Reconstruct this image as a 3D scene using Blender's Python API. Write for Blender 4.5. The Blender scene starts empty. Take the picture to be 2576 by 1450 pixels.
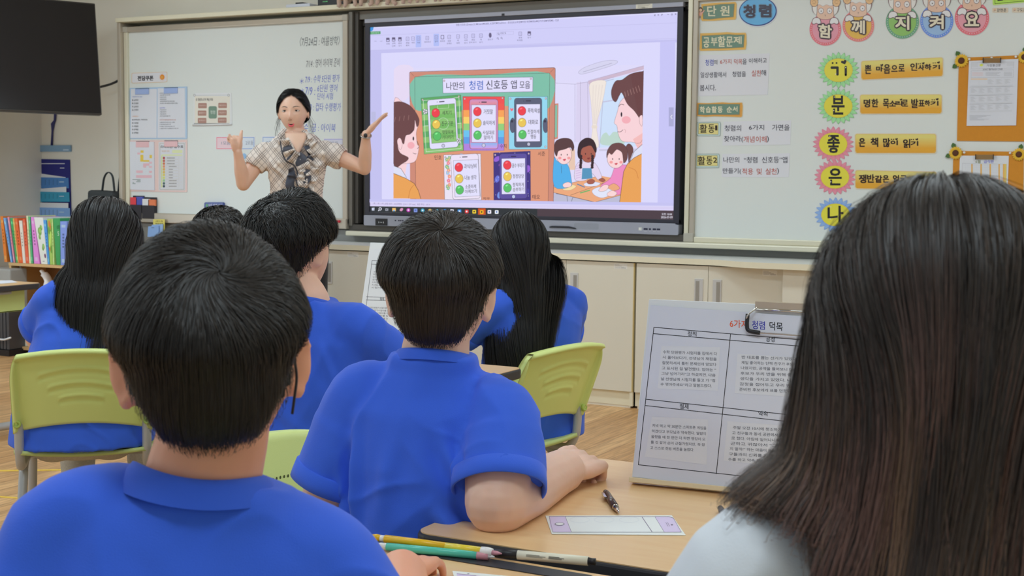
import bpy, bmesh, math, random
import numpy as np
from mathutils import Vector, Matrix, Quaternion
sc = bpy.context.scene
COL = sc.collection
# ------------------------------------------------------------------ camera
F_PX = 3412.0                       # focal length for a 2576 x 1450 frame
YAW, PITCH, ROLL = math.radians(28.05), math.radians(4.71), math.radians(0.60)
CAM = np.array([4.466, -6.604, 1.16])
def _rot():
    cy, sy, cp, sp, cr, sr = math.cos(YAW), math.sin(YAW), math.cos(PITCH), math.sin(PITCH), math.cos(ROLL), math.sin(ROLL)
    fwd = np.array([-sy*cp, cy*cp, -sp]); right = np.array([cy, sy, 0.0]); up = np.cross(right, fwd)
    return np.array([cr*right + sr*up, -sr*right + cr*up, fwd])
RC = _rot()
cam = bpy.data.objects.new('camera', bpy.data.cameras.new('camera')); COL.objects.link(cam)
cam.data.sensor_width = 36.0; cam.data.lens = 36.0*F_PX/2576.0; cam.data.clip_start = 0.05; cam.data.clip_end = 60
cam.matrix_world = Matrix.Translation(Vector(CAM)) @ Matrix((RC[0], RC[1], -RC[2])).transposed().to_4x4()
cam.data.dof.use_dof = True; cam.data.dof.focus_distance = 2.6; cam.data.dof.aperture_fstop = 17.0
sc.camera = cam
# ------------------------------------------------------------------ light and exposure
sc.view_settings.view_transform = 'Standard'; sc.view_settings.look = 'None'
sc.view_settings.exposure = 0.0; sc.view_settings.gamma = 1.0; sc.view_settings.use_curve_mapping = False
w = bpy.data.worlds.new('world'); sc.world = w; w.use_nodes = True
w.node_tree.nodes['Background'].inputs[0].default_value = (0.75, 0.9, 1.0, 1)
w.node_tree.nodes['Background'].inputs[1].default_value = 0.42
def area(name, loc, size, power, color=(0.66, 0.87, 1.0), rot=(0, 0, 0)):
    l = bpy.data.lights.new(name, 'AREA'); l.shape = 'RECTANGLE'; l.size, l.size_y = size; l.energy = power; l.color = color
    o = bpy.data.objects.new(name, l); o.location = loc; o.rotation_euler = rot; COL.objects.link(o); return o
LAMPS = [(x, y) for x in (-1.0, 1.6, 4.2) for y in (-1.55, -3.7, -6.0)]
for lx, ly in LAMPS:
    area('lamp_light', (lx, ly, 2.66), (1.25, 0.30), {-1.0: 12.0, 1.6: 11.0, 4.2: 9.0}[lx]*(.88 if ly > -2 else 1.0))
# window daylight from the left side of the room, then an added fill
area('window_and_fill_light', (-2.2, -5.6, 1.7), (3.6, 1.5), 13.0, (0.70, 0.87, 1.0), (0, math.radians(-90), 0))

area('window_and_fill_light', (-2.55, -1.75, 1.10), (1.1, 1.2), 8.0, (0.80, 0.92, 1.0), (math.radians(0), math.radians(-90), math.radians(62)))  # added fill aimed at the front wall to lift the television corner
def ray(px, py): return RC.T @ np.array([(px-1288)/F_PX, -(py-725)/F_PX, 1.0])
def on_y(px, py, Y): d = ray(px, py); return Vector(CAM + d*((Y-CAM[1])/d[1]))
def on_z(px, py, Z): d = ray(px, py); return Vector(CAM + d*((Z-CAM[2])/d[2]))
def at(px, py, depth): return Vector(CAM + ray(px, py)*depth)
def on_plane(px, py, p0, n):
    d = ray(px, py); p0 = np.array(p0); n = np.array(n)
    return Vector(CAM + d*(np.dot(p0-CAM, n)/np.dot(d, n)))
VR = Vector((math.cos(YAW), math.sin(YAW), 0)); VF = Vector((-math.sin(YAW), math.cos(YAW), 0))   # view right / forward on the floor

# ------------------------------------------------------------------ colour
def lin1(c): c /= 255.0; return c/12.92 if c <= 0.04045 else ((c+0.055)/1.055)**2.4
def lin(*c): return tuple(lin1(v) for v in c)
KL = 0.60
def ph(r, g, b):
    c = [v/KL for v in lin(r, g, b)]; k = max(1.0, max(c)/0.9); return tuple(v/k for v in c)     # surface colour whose lit look is r, g, b
# ------------------------------------------------------------------ materials
def new_mat(name):
    m = bpy.data.materials.new(name); m.use_nodes = True
    return m, m.node_tree.nodes, m.node_tree.links, m.node_tree.nodes['Principled BSDF']
def mat(name, col, rough=0.5, metal=0.0, spec=0.5, noise=0.0, nscale=30.0, bump=0.0, bscale=200.0, sheen=0.0, sss=0.0, coat=0.0):
    m, N, L, P = new_mat(name)
    P.inputs['Base Color'].default_value = (*col, 1); P.inputs['Roughness'].default_value = rough
    P.inputs['Metallic'].default_value = metal; P.inputs['Specular IOR Level'].default_value = spec
    P.inputs['Sheen Weight'].default_value = sheen; P.inputs['Coat Weight'].default_value = coat
    if sss:
        P.inputs['Subsurface Weight'].default_value = sss; P.inputs['Subsurface Radius'].default_value = (1.0, 0.35, 0.2); P.inputs['Subsurface Scale'].default_value = 0.012
    tc = N.new('ShaderNodeTexCoord')
    if noise:
        n = N.new('ShaderNodeTexNoise'); n.inputs['Scale'].default_value = nscale; n.inputs['Detail'].default_value = 4
        L.new(tc.outputs['Object'], n.inputs['Vector'])
        r = N.new('ShaderNodeMapRange'); r.inputs[3].default_value = 1-noise; r.inputs[4].default_value = 1+noise
        L.new(n.outputs['Fac'], r.inputs[0])
        x = N.new('ShaderNodeMix'); x.data_type = 'RGBA'; x.blend_type = 'MULTIPLY'; x.inputs[0].default_value = 1
        x.inputs[6].default_value = (*col, 1); L.new(r.outputs[0], x.inputs[7]); L.new(x.outputs[2], P.inputs['Base Color'])
    if bump:
        n = N.new('ShaderNodeTexNoise'); n.inputs['Scale'].default_value = bscale; n.inputs['Detail'].default_value = 3
        L.new(tc.outputs['Object'], n.inputs['Vector'])
        b = N.new('ShaderNodeBump'); b.inputs['Strength'].default_value = bump; b.inputs['Distance'].default_value = 0.002
        L.new(n.outputs['Fac'], b.inputs['Height']); L.new(b.outputs[0], P.inputs['Normal'])
    return m
def attr_mat(name, rough=0.6, glow=False, spec=0.5, coat=0.0):
    m, N, L, P = new_mat(name)
    a = N.new('ShaderNodeAttribute'); a.attribute_name = 'Col'
    if glow:
        P.inputs['Base Color'].default_value = (0.0, 0.0, 0.0, 1); P.inputs['Roughness'].default_value = 0.35; P.inputs['Specular IOR Level'].default_value = 0.15
        L.new(a.outputs['Color'], P.inputs['Emission Color']); P.inputs['Emission Strength'].default_value = 1.0
    else:
        L.new(a.outputs['Color'], P.inputs['Base Color']); P.inputs['Roughness'].default_value = rough
        P.inputs['Specular IOR Level'].default_value = spec; P.inputs['Coat Weight'].default_value = coat
    return m
PRINT = attr_mat('printed_paper', 0.62, spec=0.3)
LAMINATE = attr_mat('laminated_print', 0.22, spec=0.5)
GLOW = attr_mat('lit_display', glow=True); GLOW.cycles.emission_sampling = 'NONE'
# ------------------------------------------------------------------ objects
def place(o, parent):
    COL.objects.link(o)
    if parent is not None:
        o.parent = parent; o.matrix_parent_inverse = parent.matrix_basis.inverted()
def tag(o, label=None, cat=None, group=None, kind=None):
    if label: o['label'] = label
    if cat: o['category'] = cat
    if group: o['group'] = group
    if kind: o['kind'] = kind
    return o
def thing(name, label, cat, loc=(0, 0, 0), group=None, rz=0.0):
    o = bpy.data.objects.new(name, None); o.empty_display_size = 0.05; COL.objects.link(o)
    o.location = loc; o.rotation_euler = (0, 0, rz)
    return tag(o, label, cat, group)
def make(name, verts, faces, mats, parent=None, smooth=False, cols=None, fmat=None, bevel=0.0, recenter=True, bseg=2):
    """one mesh object from world-space vertices (local ones if the parent sits at the origin)"""
    V = np.array([tuple(v) for v in verts], dtype=float).reshape(-1, 3)
    off = np.zeros(3)
    if parent is None and recenter and len(V):
        off = np.array([(V[:, 0].min()+V[:, 0].max())/2, (V[:, 1].min()+V[:, 1].max())/2, V[:, 2].min()])
    me = bpy.data.meshes.new(name); me.from_pydata([tuple(v) for v in (V-off)], [], [tuple(f) for f in faces]); 
    for m in (mats if isinstance(mats, (list, tuple)) else [mats]): me.materials.append(m)
    if fmat is not None: me.polygons.foreach_set('material_index', np.array(fmat, dtype=np.int32))
    if smooth: me.polygons.foreach_set('use_smooth', np.ones(len(me.polygons), dtype=bool))
    if cols is not None:
        ca = me.color_attributes.new('Col', 'FLOAT_COLOR', 'CORNER')
        cc = np.ones((len(me.loops), 4), dtype=np.float32); k = 0
        for f, c in zip(faces, cols): cc[k:k+len(f), :3] = c; k += len(f)
        ca.data.foreach_set('color', cc.ravel())
    me.validate(); me.update()
    o = bpy.data.objects.new(name, me); o.location = off; place(o, parent)
    if bevel:
        b = o.modifiers.new('bevel', 'BEVEL'); b.width = bevel; b.segments = bseg; b.limit_method = 'ANGLE'; b.angle_limit = math.radians(40)
        b.harden_normals = False
    return o
class MB:
    def __init__(s): s.v = []; s.f = []
    def add(s, verts, faces):
        k = len(s.v); s.v += [Vector(p) for p in verts]; s.f += [tuple(i+k for i in f) for f in faces]; return s
    def box(s, x0, y0, z0, x1, y1, z1):
        x0, x1 = sorted((x0, x1)); y0, y1 = sorted((y0, y1)); z0, z1 = sorted((z0, z1))
        return s.hexa([(x0, y0, z0), (x1, y0, z0), (x1, y1, z0), (x0, y1, z0), (x0, y0, z1), (x1, y0, z1), (x1, y1, z1), (x0, y1, z1)])
    def hexa(s, p): return s.add(p, [(0, 3, 2, 1), (4, 5, 6, 7), (0, 1, 5, 4), (1, 2, 6, 5), (2, 3, 7, 6), (3, 0, 4, 7)])
    def obox(s, c, size, ax=None):
        """box about c with axes ax (three Vectors)"""
        ax = ax or (Vector((1, 0, 0)), Vector((0, 1, 0)), Vector((0, 0, 1))); c = Vector(c)
        P = lambda i, j, k: c + ax[0]*(i*size[0]/2) + ax[1]*(j*size[1]/2) + ax[2]*(k*size[2]/2)
        return s.hexa([P(-1, -1, -1), P(1, -1, -1), P(1, 1, -1), P(-1, 1, -1), P(-1, -1, 1), P(1, -1, 1), P(1, 1, 1), P(-1, 1, 1)])
    def tube(s, pts, r, n=10, cap=True, squash=1.0, up=None):
        pts = [Vector(p) for p in pts]; rs = r if isinstance(r, (list, tuple)) else [r]*len(pts); k0 = len(s.v)
        t0 = (pts[1]-pts[0]).normalized(); u = Vector(up) if up else (Vector((0, 0, 1)) if abs(t0.z) < 0.9 else Vector((1, 0, 0)))
        u = (u - t0*u.dot(t0)).normalized()
        for i, p in enumerate(pts):
            t = (pts[min(i+1, len(pts)-1)] - pts[max(i-1, 0)]).normalized()
            u = (u - t*u.dot(t)).normalized(); v = t.cross(u)
            for j in range(n):
                a = 2*math.pi*j/n; s.v.append(p + u*(math.cos(a)*rs[i]*squash) + v*(math.sin(a)*rs[i]))
        for i in range(len(pts)-1):
            for j in range(n):
                a, b = k0+i*n+j, k0+i*n+(j+1) % n; s.f.append((a, b, b+n, a+n))
        if cap:
            s.f.append(tuple(reversed(range(k0, k0+n)))); e = k0+(len(pts)-1)*n; s.f.append(tuple(range(e, e+n)))
        return s
    def lathe(s, prof, c, n=20, ax=None):
        """prof: (radius, height) pairs about c"""
        c = Vector(c); ax = ax or (Vector((1, 0, 0)), Vector((0, 1, 0)), Vector((0, 0, 1))); k0 = len(s.v)
        for r, h in prof:
            for j in range(n):
                a = 2*math.pi*j/n; s.v.append(c + ax[0]*(r*math.cos(a)) + ax[1]*(r*math.sin(a)) + ax[2]*h)
        for i in range(len(prof)-1):
            for j in range(n):
                a, b = k0+i*n+j, k0+i*n+(j+1) % n; s.f.append((a, b, b+n, a+n))
        s.f.append(tuple(reversed(range(k0, k0+n)))); e = k0+(len(prof)-1)*n; s.f.append(tuple(range(e, e+n)))
        return s
    def prism(s, pts, ext):
        """extrude a 3-D polygon by the vector ext"""
        n = len(pts); pts = [Vector(p) for p in pts]; e = Vector(ext)
        return s.add(pts + [p+e for p in pts], [tuple(reversed(range(n))), tuple(range(n, 2*n))] + [(i, (i+1) % n, (i+1) % n+n, i+n) for i in range(n)])
    def ellipsoid(s, c, r, n=16, m=10, ax=None):
        c = Vector(c); ax = ax or (Vector((1, 0, 0)), Vector((0, 1, 0)), Vector((0, 0, 1)))
        prof = [(math.sin(math.pi*i/m), -math.cos(math.pi*i/m)) for i in range(m+1)]; k0 = len(s.v)
        for a, h in prof:
            a = max(a, 0.02)
            for j in range(n):
                t = 2*math.pi*j/n; s.v.append(c + ax[0]*(r[0]*a*math.cos(t)) + ax[1]*(r[1]*a*math.sin(t)) + ax[2]*(r[2]*h))
        for i in range(m):
            for j in range(n):
                a, b = k0+i*n+j, k0+i*n+(j+1) % n; s.f.append((a, b, b+n, a+n))
        s.f.append(tuple(reversed(range(k0, k0+n)))); e = k0+m*n; s.f.append(tuple(range(e, e+n)))
        return s
    def build(s, name, m, parent=None, smooth=False, bevel=0.0, **k): return make(name, s.v, s.f, m, parent, smooth, bevel=bevel, **k)
def smooth_path(pts, n=6):
    """Catmull-Rom through the points"""
    P = [Vector(p) for p in pts]; P = [P[0]*2-P[1]] + P + [P[-1]*2-P[-2]]; out = []
    for i in range(1, len(P)-2):
        for k in range(n):
            t = k/n; a, b, c, d = P[i-1], P[i], P[i+1], P[i+2]
            out.append(0.5*((2*b) + (c-a)*t + (2*a-5*b+4*c-d)*t*t + (3*b-a-3*c+d)*t**3))
    return out + [P[-2]]
def copy_thing(root, loc=None, rz=None, label=None, name=None):
    r = root.copy(); COL.objects.link(r)
    for ch in root.children:
        c = ch.copy(); COL.objects.link(c); c.parent = r
        for g in ch.children:
            d = g.copy(); COL.objects.link(d); d.parent = c
    if loc is not None: r.location = loc
    if rz is not None: r.rotation_euler = (0, 0, rz)
    if label: r['label'] = label
    return r
# ------------------------------------------------------------------ lettering
_glyph = {}
def glyphs(body, bold=0.0, res=2):
    key = (body, bold, res)
    if key not in _glyph:
        c = bpy.data.curves.new('lettering', 'FONT'); c.body = body; c.resolution_u = res; c.offset = bold; c.fill_mode = 'FRONT'
        o = bpy.data.objects.new('lettering', c); COL.objects.link(o)
        dg = bpy.context.evaluated_depsgraph_get(); dg.update()
        me = o.evaluated_get(dg).to_mesh()
        v = np.array([(p.co.x, p.co.y) for p in me.vertices]) if len(me.vertices) else np.zeros((0, 2)); f = [tuple(p.vertices) for p in me.polygons]
        o.evaluated_get(dg).to_mesh_clear(); bpy.data.objects.remove(o); bpy.data.curves.remove(c)
        if len(v):
            lo, hi = v.min(0), v.max(0); asp = (hi[0]-lo[0])/max(1e-6, hi[1]-lo[1]); v = (v-lo)/np.maximum(hi-lo, 1e-6)
        else: asp = 1.0
        _glyph[key] = (v, f, asp)
    return _glyph[key]
class Pic:
    """flat print: coloured shapes given in picture coordinates, laid on a real surface by fn"""
    def __init__(s, fn, n, step=0.00025): s.fn = fn; s.n = Vector(n); s.v = []; s.f = []; s.c = []; s.base = 0.0; s.step = step
    def pt(s, p, z): return s.fn(p[0], p[1]) + s.n*(s.base + z*s.step)
    def poly(s, pts, col, z=1):
        k = len(s.v); s.v += [s.pt(p, z) for p in pts]; s.f.append(tuple(range(k, k+len(pts)))); s.c.append(col); return s
    def slab(s, pts, col, t, edge=None):
        k = len(s.v); n = len(pts); s.v += [s.fn(*p) + s.n*s.base for p in pts]; s.base += t; s.v += [s.fn(*p) + s.n*s.base for p in pts]
        s.f.append(tuple(range(k+n, k+2*n))); s.c.append(col); s.f.append(tuple(reversed(range(k, k+n)))); s.c.append(edge or col)
        for i in range(n): s.f.append((k+i, k+(i+1) % n, k+n+(i+1) % n, k+n+i)); s.c.append(edge or col)
        return s
    def grad(s, pts4, cols, z=1, n=12):
        """vertical bands of colour between the top edge (pts4[0:2]) and the bottom edge (pts4[3], pts4[2])"""
        a, b, c, d = [np.array(p, float) for p in pts4]
        for i in range(n):
            t0, t1 = i/n, (i+1)/n; q = [a+(d-a)*t0, b+(c-b)*t0, b+(c-b)*t1, a+(d-a)*t1]
            u = (i+0.5)/n*(len(cols)-1); j = min(int(u), len(cols)-2); u -= j
            s.poly(q, tuple(cols[j][m]*(1-u)+cols[j+1][m]*u for m in range(3)), z)
        return s
    def rect(s, x0, y0, x1, y1, col, z=1, sl=0.0): return s.poly([(x0, y0), (x1, y0+sl*(x1-x0)), (x1, y1+sl*(x1-x0)), (x0, y1)], col, z)
    def rpts(s, x0, y0, x1, y1, r, sl=0.0, n=5):
        P = []
        for cx, cy, a0 in ((x1-r, y0+r, -90), (x1-r, y1-r, 0), (x0+r, y1-r, 90), (x0+r, y0+r, 180)):
            for i in range(n+1):
                a = math.radians(a0+90*i/n); P.append((cx+r*math.cos(a), cy+r*math.sin(a)))
        return [(x, y+sl*(x-x0)) for x, y in P]
    def rrect(s, x0, y0, x1, y1, r, col, z=1, sl=0.0): return s.poly(s.rpts(x0, y0, x1, y1, r, sl), col, z)
    def epts(s, cx, cy, rx, ry, n=24, rot=0.0, a0=0.0, a1=360.0):
        full = abs(a1-a0-360) < 1e-6; m = n if full else n+1; out = []; cr, sr = math.cos(rot), math.sin(rot)
        for i in range(m):
            a = math.radians(a0+(a1-a0)*i/n); x, y = rx*math.cos(a), ry*math.sin(a); out.append((cx+x*cr-y*sr, cy+x*sr+y*cr))
        return out
    def ell(s, cx, cy, rx, ry, col, z=1, n=24, rot=0.0): return s.poly(s.epts(cx, cy, rx, ry, n, rot), col, z)
    def disc(s, cx, cy, rx, ry, col, z, edge, w=1.0): s.ell(cx, cy, rx+w, ry+w, edge, z); return s.ell(cx, cy, rx, ry, col, z+0.5)
    def line(s, pts, w, col, z=1, closed=False, round_=False):
        P = [np.array(p, float) for p in pts]
        if closed: P.append(P[0])
        for a, b in zip(P, P[1:]):
            d = b-a; l = np.hypot(*d)
            if l < 1e-9: continue
            q = np.array([-d[1], d[0]])/l*w/2; e = d/l*w*0.15
            s.poly([a-e+q, b+e+q, b+e-q, a-e-q], col, z)
        if round_:
            for p in P: s.ell(p[0], p[1], w/2, w/2, col, z, 8)
        return s
    def curve(s, pts, w, col, z=1, n=5):
        q = smooth_path([(p[0], p[1], 0) for p in pts], n); return s.line([(p.x, p.y) for p in q], w, col, z)
    def blob(s, pts, col, z=1, edge=None, w=1.2, n=4):
        """closed smooth outline"""
        P = [Vector((p[0], p[1], 0)) for p in pts]; m = len(P); out = []
        for i in range(m):
            a, b, c, d = P[i-1], P[i], P[(i+1) % m], P[(i+2) % m]
            for k in range(n):
                t = k/n; q = 0.5*((2*b)+(c-a)*t+(2*a-5*b+4*c-d)*t*t+(3*b-a-3*c+d)*t**3); out.append((q.x, q.y))
        s.poly(out, col, z)
        if edge is not None: s.line(out, w, edge, z+0.5, closed=True)
        return s
    def text(s, body, x0, y0, x1, y1, col, z=2, bold=0.0, sl=0.0, res=2, shx=0.0, grow=0.0):
        """body fills the box x0..x1, y0..y1 (y down); sl tilts the baseline"""
        if bold > 0: grow, bold = grow+bold*.42*(y1-y0), 0.0
        if grow:
            for k in range(8 if grow > 3*abs(y1-y0)/60 else 4):
                a = k*math.pi/4 if grow > 3*abs(y1-y0)/60 else (k+.5)*math.pi/2; dx, dy = grow*math.cos(a), grow*math.sin(a); s.text(body, x0+dx, y0+dy, x1+dx, y1+dy, col, z+k*.1, bold, sl, res, shx)
            z += .8
        v, f, _ = glyphs(body, bold, res); k = len(s.v)
        for u, t in v:
            x = x0+u*(x1-x0)+shx*(t-0.5)*(y1-y0); y = y1-t*(y1-y0)+sl*(x-x0); s.v.append(s.pt((x, y), z))
        for q in f: s.f.append(tuple(i+k for i in q)); s.c.append(col)
        return s
    def textw(s, body, x0, y0, y1, col, z=2, bold=0.0, sl=0.0, wide=1.0):
        """like text, the width following from the height"""
        _, _, asp = glyphs(body, bold); return s.text(body, x0, y0, x0+asp*wide*(y1-y0), y1, col, z, bold, sl)
    def build(s, name, m, parent=None):
        return make(name, s.v, s.f, m, parent, cols=s.c)
def wall_pic(Y, sx=1.0, sy=1.0, ox=0.0, oy=0.0):
    """picture coordinates are photo pixels (or ox + x*sx, oy + y*sy) on the plane y = Y"""
    return Pic(lambda x, y: on_y(ox+x*sx, oy+y*sy, Y), (0, -1, 0))
BLACK = (0.012, 0.012, 0.015); INK = ph(28, 26, 34)
rnd = random.Random(7)
# ================================================================== the room
WALL_Y = 0.14
m_wall = mat('painted_wall', ph(196, 192, 182), 0.7, noise=0.03, nscale=4, bump=0.15, bscale=350)
m_ceil = mat('ceiling_board', (0.78, 0.77, 0.74), 0.8, noise=0.02, nscale=8)
def floor_mat():
    m, N, L, P = new_mat('wood_plank_floor')
    tc = N.new('ShaderNodeTexCoord'); mp = N.new('ShaderNodeMapping'); mp.inputs['Rotation'].default_value = (0, 0, math.radians(90)); L.new(tc.outputs['Object'], mp.inputs[0])
    br = N.new('ShaderNodeTexBrick'); br.inputs['Scale'].default_value = 1.0; br.inputs['Brick Width'].default_value = 0.9; br.inputs['Row Height'].default_value = 0.09
    br.inputs['Mortar Size'].default_value = 0.0012; br.inputs['Color1'].default_value = (*ph(188, 152, 108), 1); br.inputs['Color2'].default_value = (*ph(168, 128, 84), 1); br.inputs['Mortar'].default_value = (*ph(120, 88, 58), 1)
    br.inputs['Bias'].default_value = -0.1
    L.new(mp.outputs[0], br.inputs['Vector'])
    m2 = N.new('ShaderNodeMapping'); m2.inputs['Scale'].default_value = (26, 1.6, 1); L.new(tc.outputs['Object'], m2.inputs[0])
    n = N.new('ShaderNodeTexNoise'); n.inputs['Scale'].default_value = 3.0; n.inputs['Detail'].default_value = 8; n.inputs['Distortion'].default_value = 0.6; L.new(m2.outputs[0], n.inputs['Vector'])
    r = N.new('ShaderNodeValToRGB'); r.color_ramp.elements[0].position = 0.32; r.color_ramp.elements[0].color = (0.62, 0.55, 0.48, 1); r.color_ramp.elements[1].position = 0.68; r.color_ramp.elements[1].color = (1.08, 1.06, 1.02, 1)
    L.new(n.outputs['Fac'], r.inputs[0])
    x = N.new('ShaderNodeMix'); x.data_type = 'RGBA'; x.blend_type = 'MULTIPLY'; x.inputs[0].default_value = 1; L.new(br.outputs['Color'], x.inputs[6]); L.new(r.outputs[0], x.inputs[7])
    L.new(x.outputs[2], P.inputs['Base Color']); P.inputs['Roughness'].default_value = 0.38
    return m
def board_mat(name, col):
    m, N, L, P = new_mat(name)
    P.inputs['Base Color'].default_value = (*col, 1); P.inputs['Roughness'].default_value = 0.30; P.inputs['Specular IOR Level'].default_value = 0.45
    return m
tag(MB().box(-2.9, -8.2, -0.1, 5.6, WALL_Y+0.1, 0).build('floor', floor_mat()), kind='structure')
tag(MB().box(-2.9, WALL_Y, 0, 5.6, WALL_Y+0.1, 2.75).build('wall_front', m_wall), kind='structure')
tag(MB().box(-2.9, -8.2, 0, -2.80, WALL_Y, 2.75).build('wall_left', mat('lightened_wall_paint', (.86, .84, .78), .7, noise=.03, nscale=4, bump=.15, bscale=350)), kind='structure')  # wall paint lightened to make up for the weak light reaching it
tag(MB().box(5.5, -8.2, 0, 5.6, WALL_Y, 2.75).build('wall_right', m_wall), kind='structure')
tag(MB().box(-2.9, -8.2, 2.75, 5.6, WALL_Y+0.1, 2.85).build('ceiling', m_ceil), kind='structure')
m_cream = mat('cream_painted_timber', ph(196, 186, 150), 0.5)
tag(MB().box(-2.80, -0.62, 0.0, -2.70, -0.42, 2.3).build('trim_1', m_cream, bevel=0.008), 'cream painted upright of the window frame on the left wall', kind='structure')
m_lampbody = mat('white_lamp_housing', (0.8, 0.8, 0.8), 0.4)
_lm, _N, _L, _P = new_mat('lit_lamp_diffuser'); _P.inputs['Emission Color'].default_value = (0.9, 0.97, 1.0, 1); _P.inputs['Emission Strength'].default_value = 6.0
for i, (lx, ly) in enumerate(LAMPS):
    t = thing('ceiling_lamp', 'white fluorescent ceiling lamp with a lit diffuser', 'lamp', (lx, ly, 2.75), 'ceiling lamps')
    MB().box(lx-0.65, ly-0.17, 2.70, lx+0.65, ly+0.17, 2.75).build('lamp_housing', m_lampbody, t, bevel=0.01)
    MB().box(lx-0.62, ly-0.14, 2.685, lx+0.62, ly+0.14, 2.699).build('diffuser', _lm, t)
# yellow floor tapes
m_tape = mat('yellow_floor_tape', ph(214, 178, 60), 0.5)
def tape(p, q, wd, label):
    a, b = on_z(*p, 0.0), on_z(*q, 0.0); d = (b-a).normalized(); n = Vector((-d.y, d.x, 0))*wd/2; up = Vector((0, 0, 0.0012))
    tag(MB().hexa([a-n, b-n, b+n, a+n, a-n+up, b-n+up, b+n+up, a+n+up]).build('floor_tape', m_tape), label, 'tape', 'yellow tape lines on the floor')
tape((-60, 1186), (330, 1181), 0.022, 'yellow floor tape line ending under the chair of the girl at the left')
tape((-60, 1246), (330, 1276), 0.016, 'thin worn yellow floor tape line nearest the seated boy in front')
# ------------------------------------------------------------------ boards on the front wall
m_alu = mat('brushed_aluminium_frame', ph(158, 150, 138), 0.32, metal=0.35)
m_alu2 = mat('pale_aluminium_frame', ph(186, 182, 164), 0.38, metal=0.2)
m_alud = mat('dark_aluminium_rail', ph(92, 88, 82), 0.4, metal=0.3)
m_corner = mat('grey_plastic_corner', ph(150, 146, 136), 0.45)
m_surface = board_mat('white_board_enamel', ph(186, 190, 188))
m_greyback = mat('grey_recess_panel', ph(104, 104, 98), 0.6, noise=0.05, nscale=40)
m_dark = mat('dark_recess_metal', ph(62, 58, 54), 0.5)
ZT, ZB = 2.115, 0.868
t = thing('whiteboard', 'white magnetic board in aluminium frame at left of the big display', 'whiteboard', (-1.0, 0.0, ZB))
XL0, XL1 = -1.895, -0.145
MB().box(XL0+0.035, 0.0, ZB+0.03, XL1-0.03, 0.03, ZT-0.055).build('board_surface', m_surface, t)
MB().box(XL0-0.022, -0.045, ZB, XL0+0.006, WALL_Y-0.001, ZT).build('side_rail', m_alu, t, bevel=0.004)
MB().box(XL0+0.008, -0.018, ZB, XL0+0.040, 0.03, ZT-0.03).build('side_rail', m_alu2, t, bevel=0.004)
MB().box(XL1-0.034, -0.020, ZB, XL1, 0.03, ZT-0.03).build('side_rail', m_alu, t, bevel=0.004)
MB().box(XL0, -0.022, ZT-0.06, XL1, 0.03, ZT-0.028).build('top_rail', m_alu, t, bevel=0.004)
MB().box(XL0, -0.030, ZB-0.028, XL1, 0.03, ZB+0.034).build('bottom_rail', m_alu, t, bevel=0.005)
for x in (XL0+0.024, XL1-0.017): MB().box(x-0.019, -0.024, ZT-0.062, x+0.019, 0.03, ZT-0.026).build('corner_cap', m_corner, t, bevel=0.004)
# ledge over both boards
m_ledge = mat('cream_ledge', ph(196, 192, 172), 0.45)
MBl = MB().box(XL0-0.025, -0.055, ZT+0.0005, 5.0, WALL_Y-0.001, ZT+0.028)
tag(MBl.build('board_ledge', m_ledge, bevel=0.004), 'cream metal ledge running along the top of the boards', 'ledge')
# recessed bay for the display
t = thing('display_bay', 'dark recessed bay with sliding rails around the big display', 'recess', (0.9, 0.05, 0.83))
MB().box(XL1+0.002, 0.105, 0.83, 1.95, WALL_Y-0.002, ZT-0.01).build('back_panel', m_greyback, t)
MB().box(XL1+0.004, -0.01, 0.86, XL1+0.028, 0.10, ZT-0.012).build('rail', m_alud, t)
MB().box(XL1+0.034, 0.01, 0.875, XL1+0.056, 0.10, ZT-0.012).build('rail', m_dark, t)
MB().box(XL1+0.002, 0.02, ZT-0.055, 1.95, 0.104, ZT-0.008).build('rail', m_alud, t)
MB().box(XL1+0.06, 0.05, ZT-0.09, 1.95, 0.104, ZT-0.057).build('rail', m_dark, t)
MB().box(XL1+0.062, 0.06, 0.865, -0.045, 0.104, ZT-0.095).build('side_panel', m_greyback, t)
MB().box(XL1+0.002, -0.005, 0.836, 1.95, 0.104, 0.868).build('sill', m_dark, t)
# right board
t = thing('whiteboard', 'large white magnetic board full of signs at right of the big display', 'whiteboard', (3.2, 0.0, ZB))
XR0, XR1 = 1.958, 4.55
MB().box(XR0+0.05, 0.0, 0.858, XR1, 0.03, ZT-0.055).build('board_surface', m_surface, t)
MB().box(XR0, -0.024, 0.846, XR0+0.024, 0.05, ZT-0.01).build('side_rail', m_alu2, t, bevel=0.003)
MB().box(XR0+0.026, -0.020, 0.852, XR0+0.052, 0.05, ZT-0.03).build('side_rail', m_alu, t, bevel=0.003)
MB().box(XR0+0.05, -0.022, ZT-0.06, XR1, 0.03, ZT-0.028).build('top_rail', m_alu, t, bevel=0.003)
MB().box(XR0+0.054, -0.024, 0.832, XR1, 0.03, 0.860).build('bottom_rail', m_alu2, t, bevel=0.004)
MB().box(XR0-0.001, -0.028, 0.832, XR0+0.053, 0.05, 0.878).build('corner_cap', m_corner, t, bevel=0.004)
# tray rail and grey panel below the boards
tag(MB().box(-0.12, -0.075, 0.805, 4.9, -0.006, 0.832).build('chalk_rail', m_alu2, bevel=0.006), 'pale metal rail running under the display and the right board', 'rail')
m_gpanel = mat('grey_laminate_panel', ph(112, 112, 110), 0.4, noise=0.02)
tag(MB().box(XL0-0.02, -0.0, 0.70, 4.9, WALL_Y-0.001, 0.835).build('wall_panel', m_gpanel, bevel=0.002), 'dark grey panel between the boards and the low cabinets', 'panel')
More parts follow.
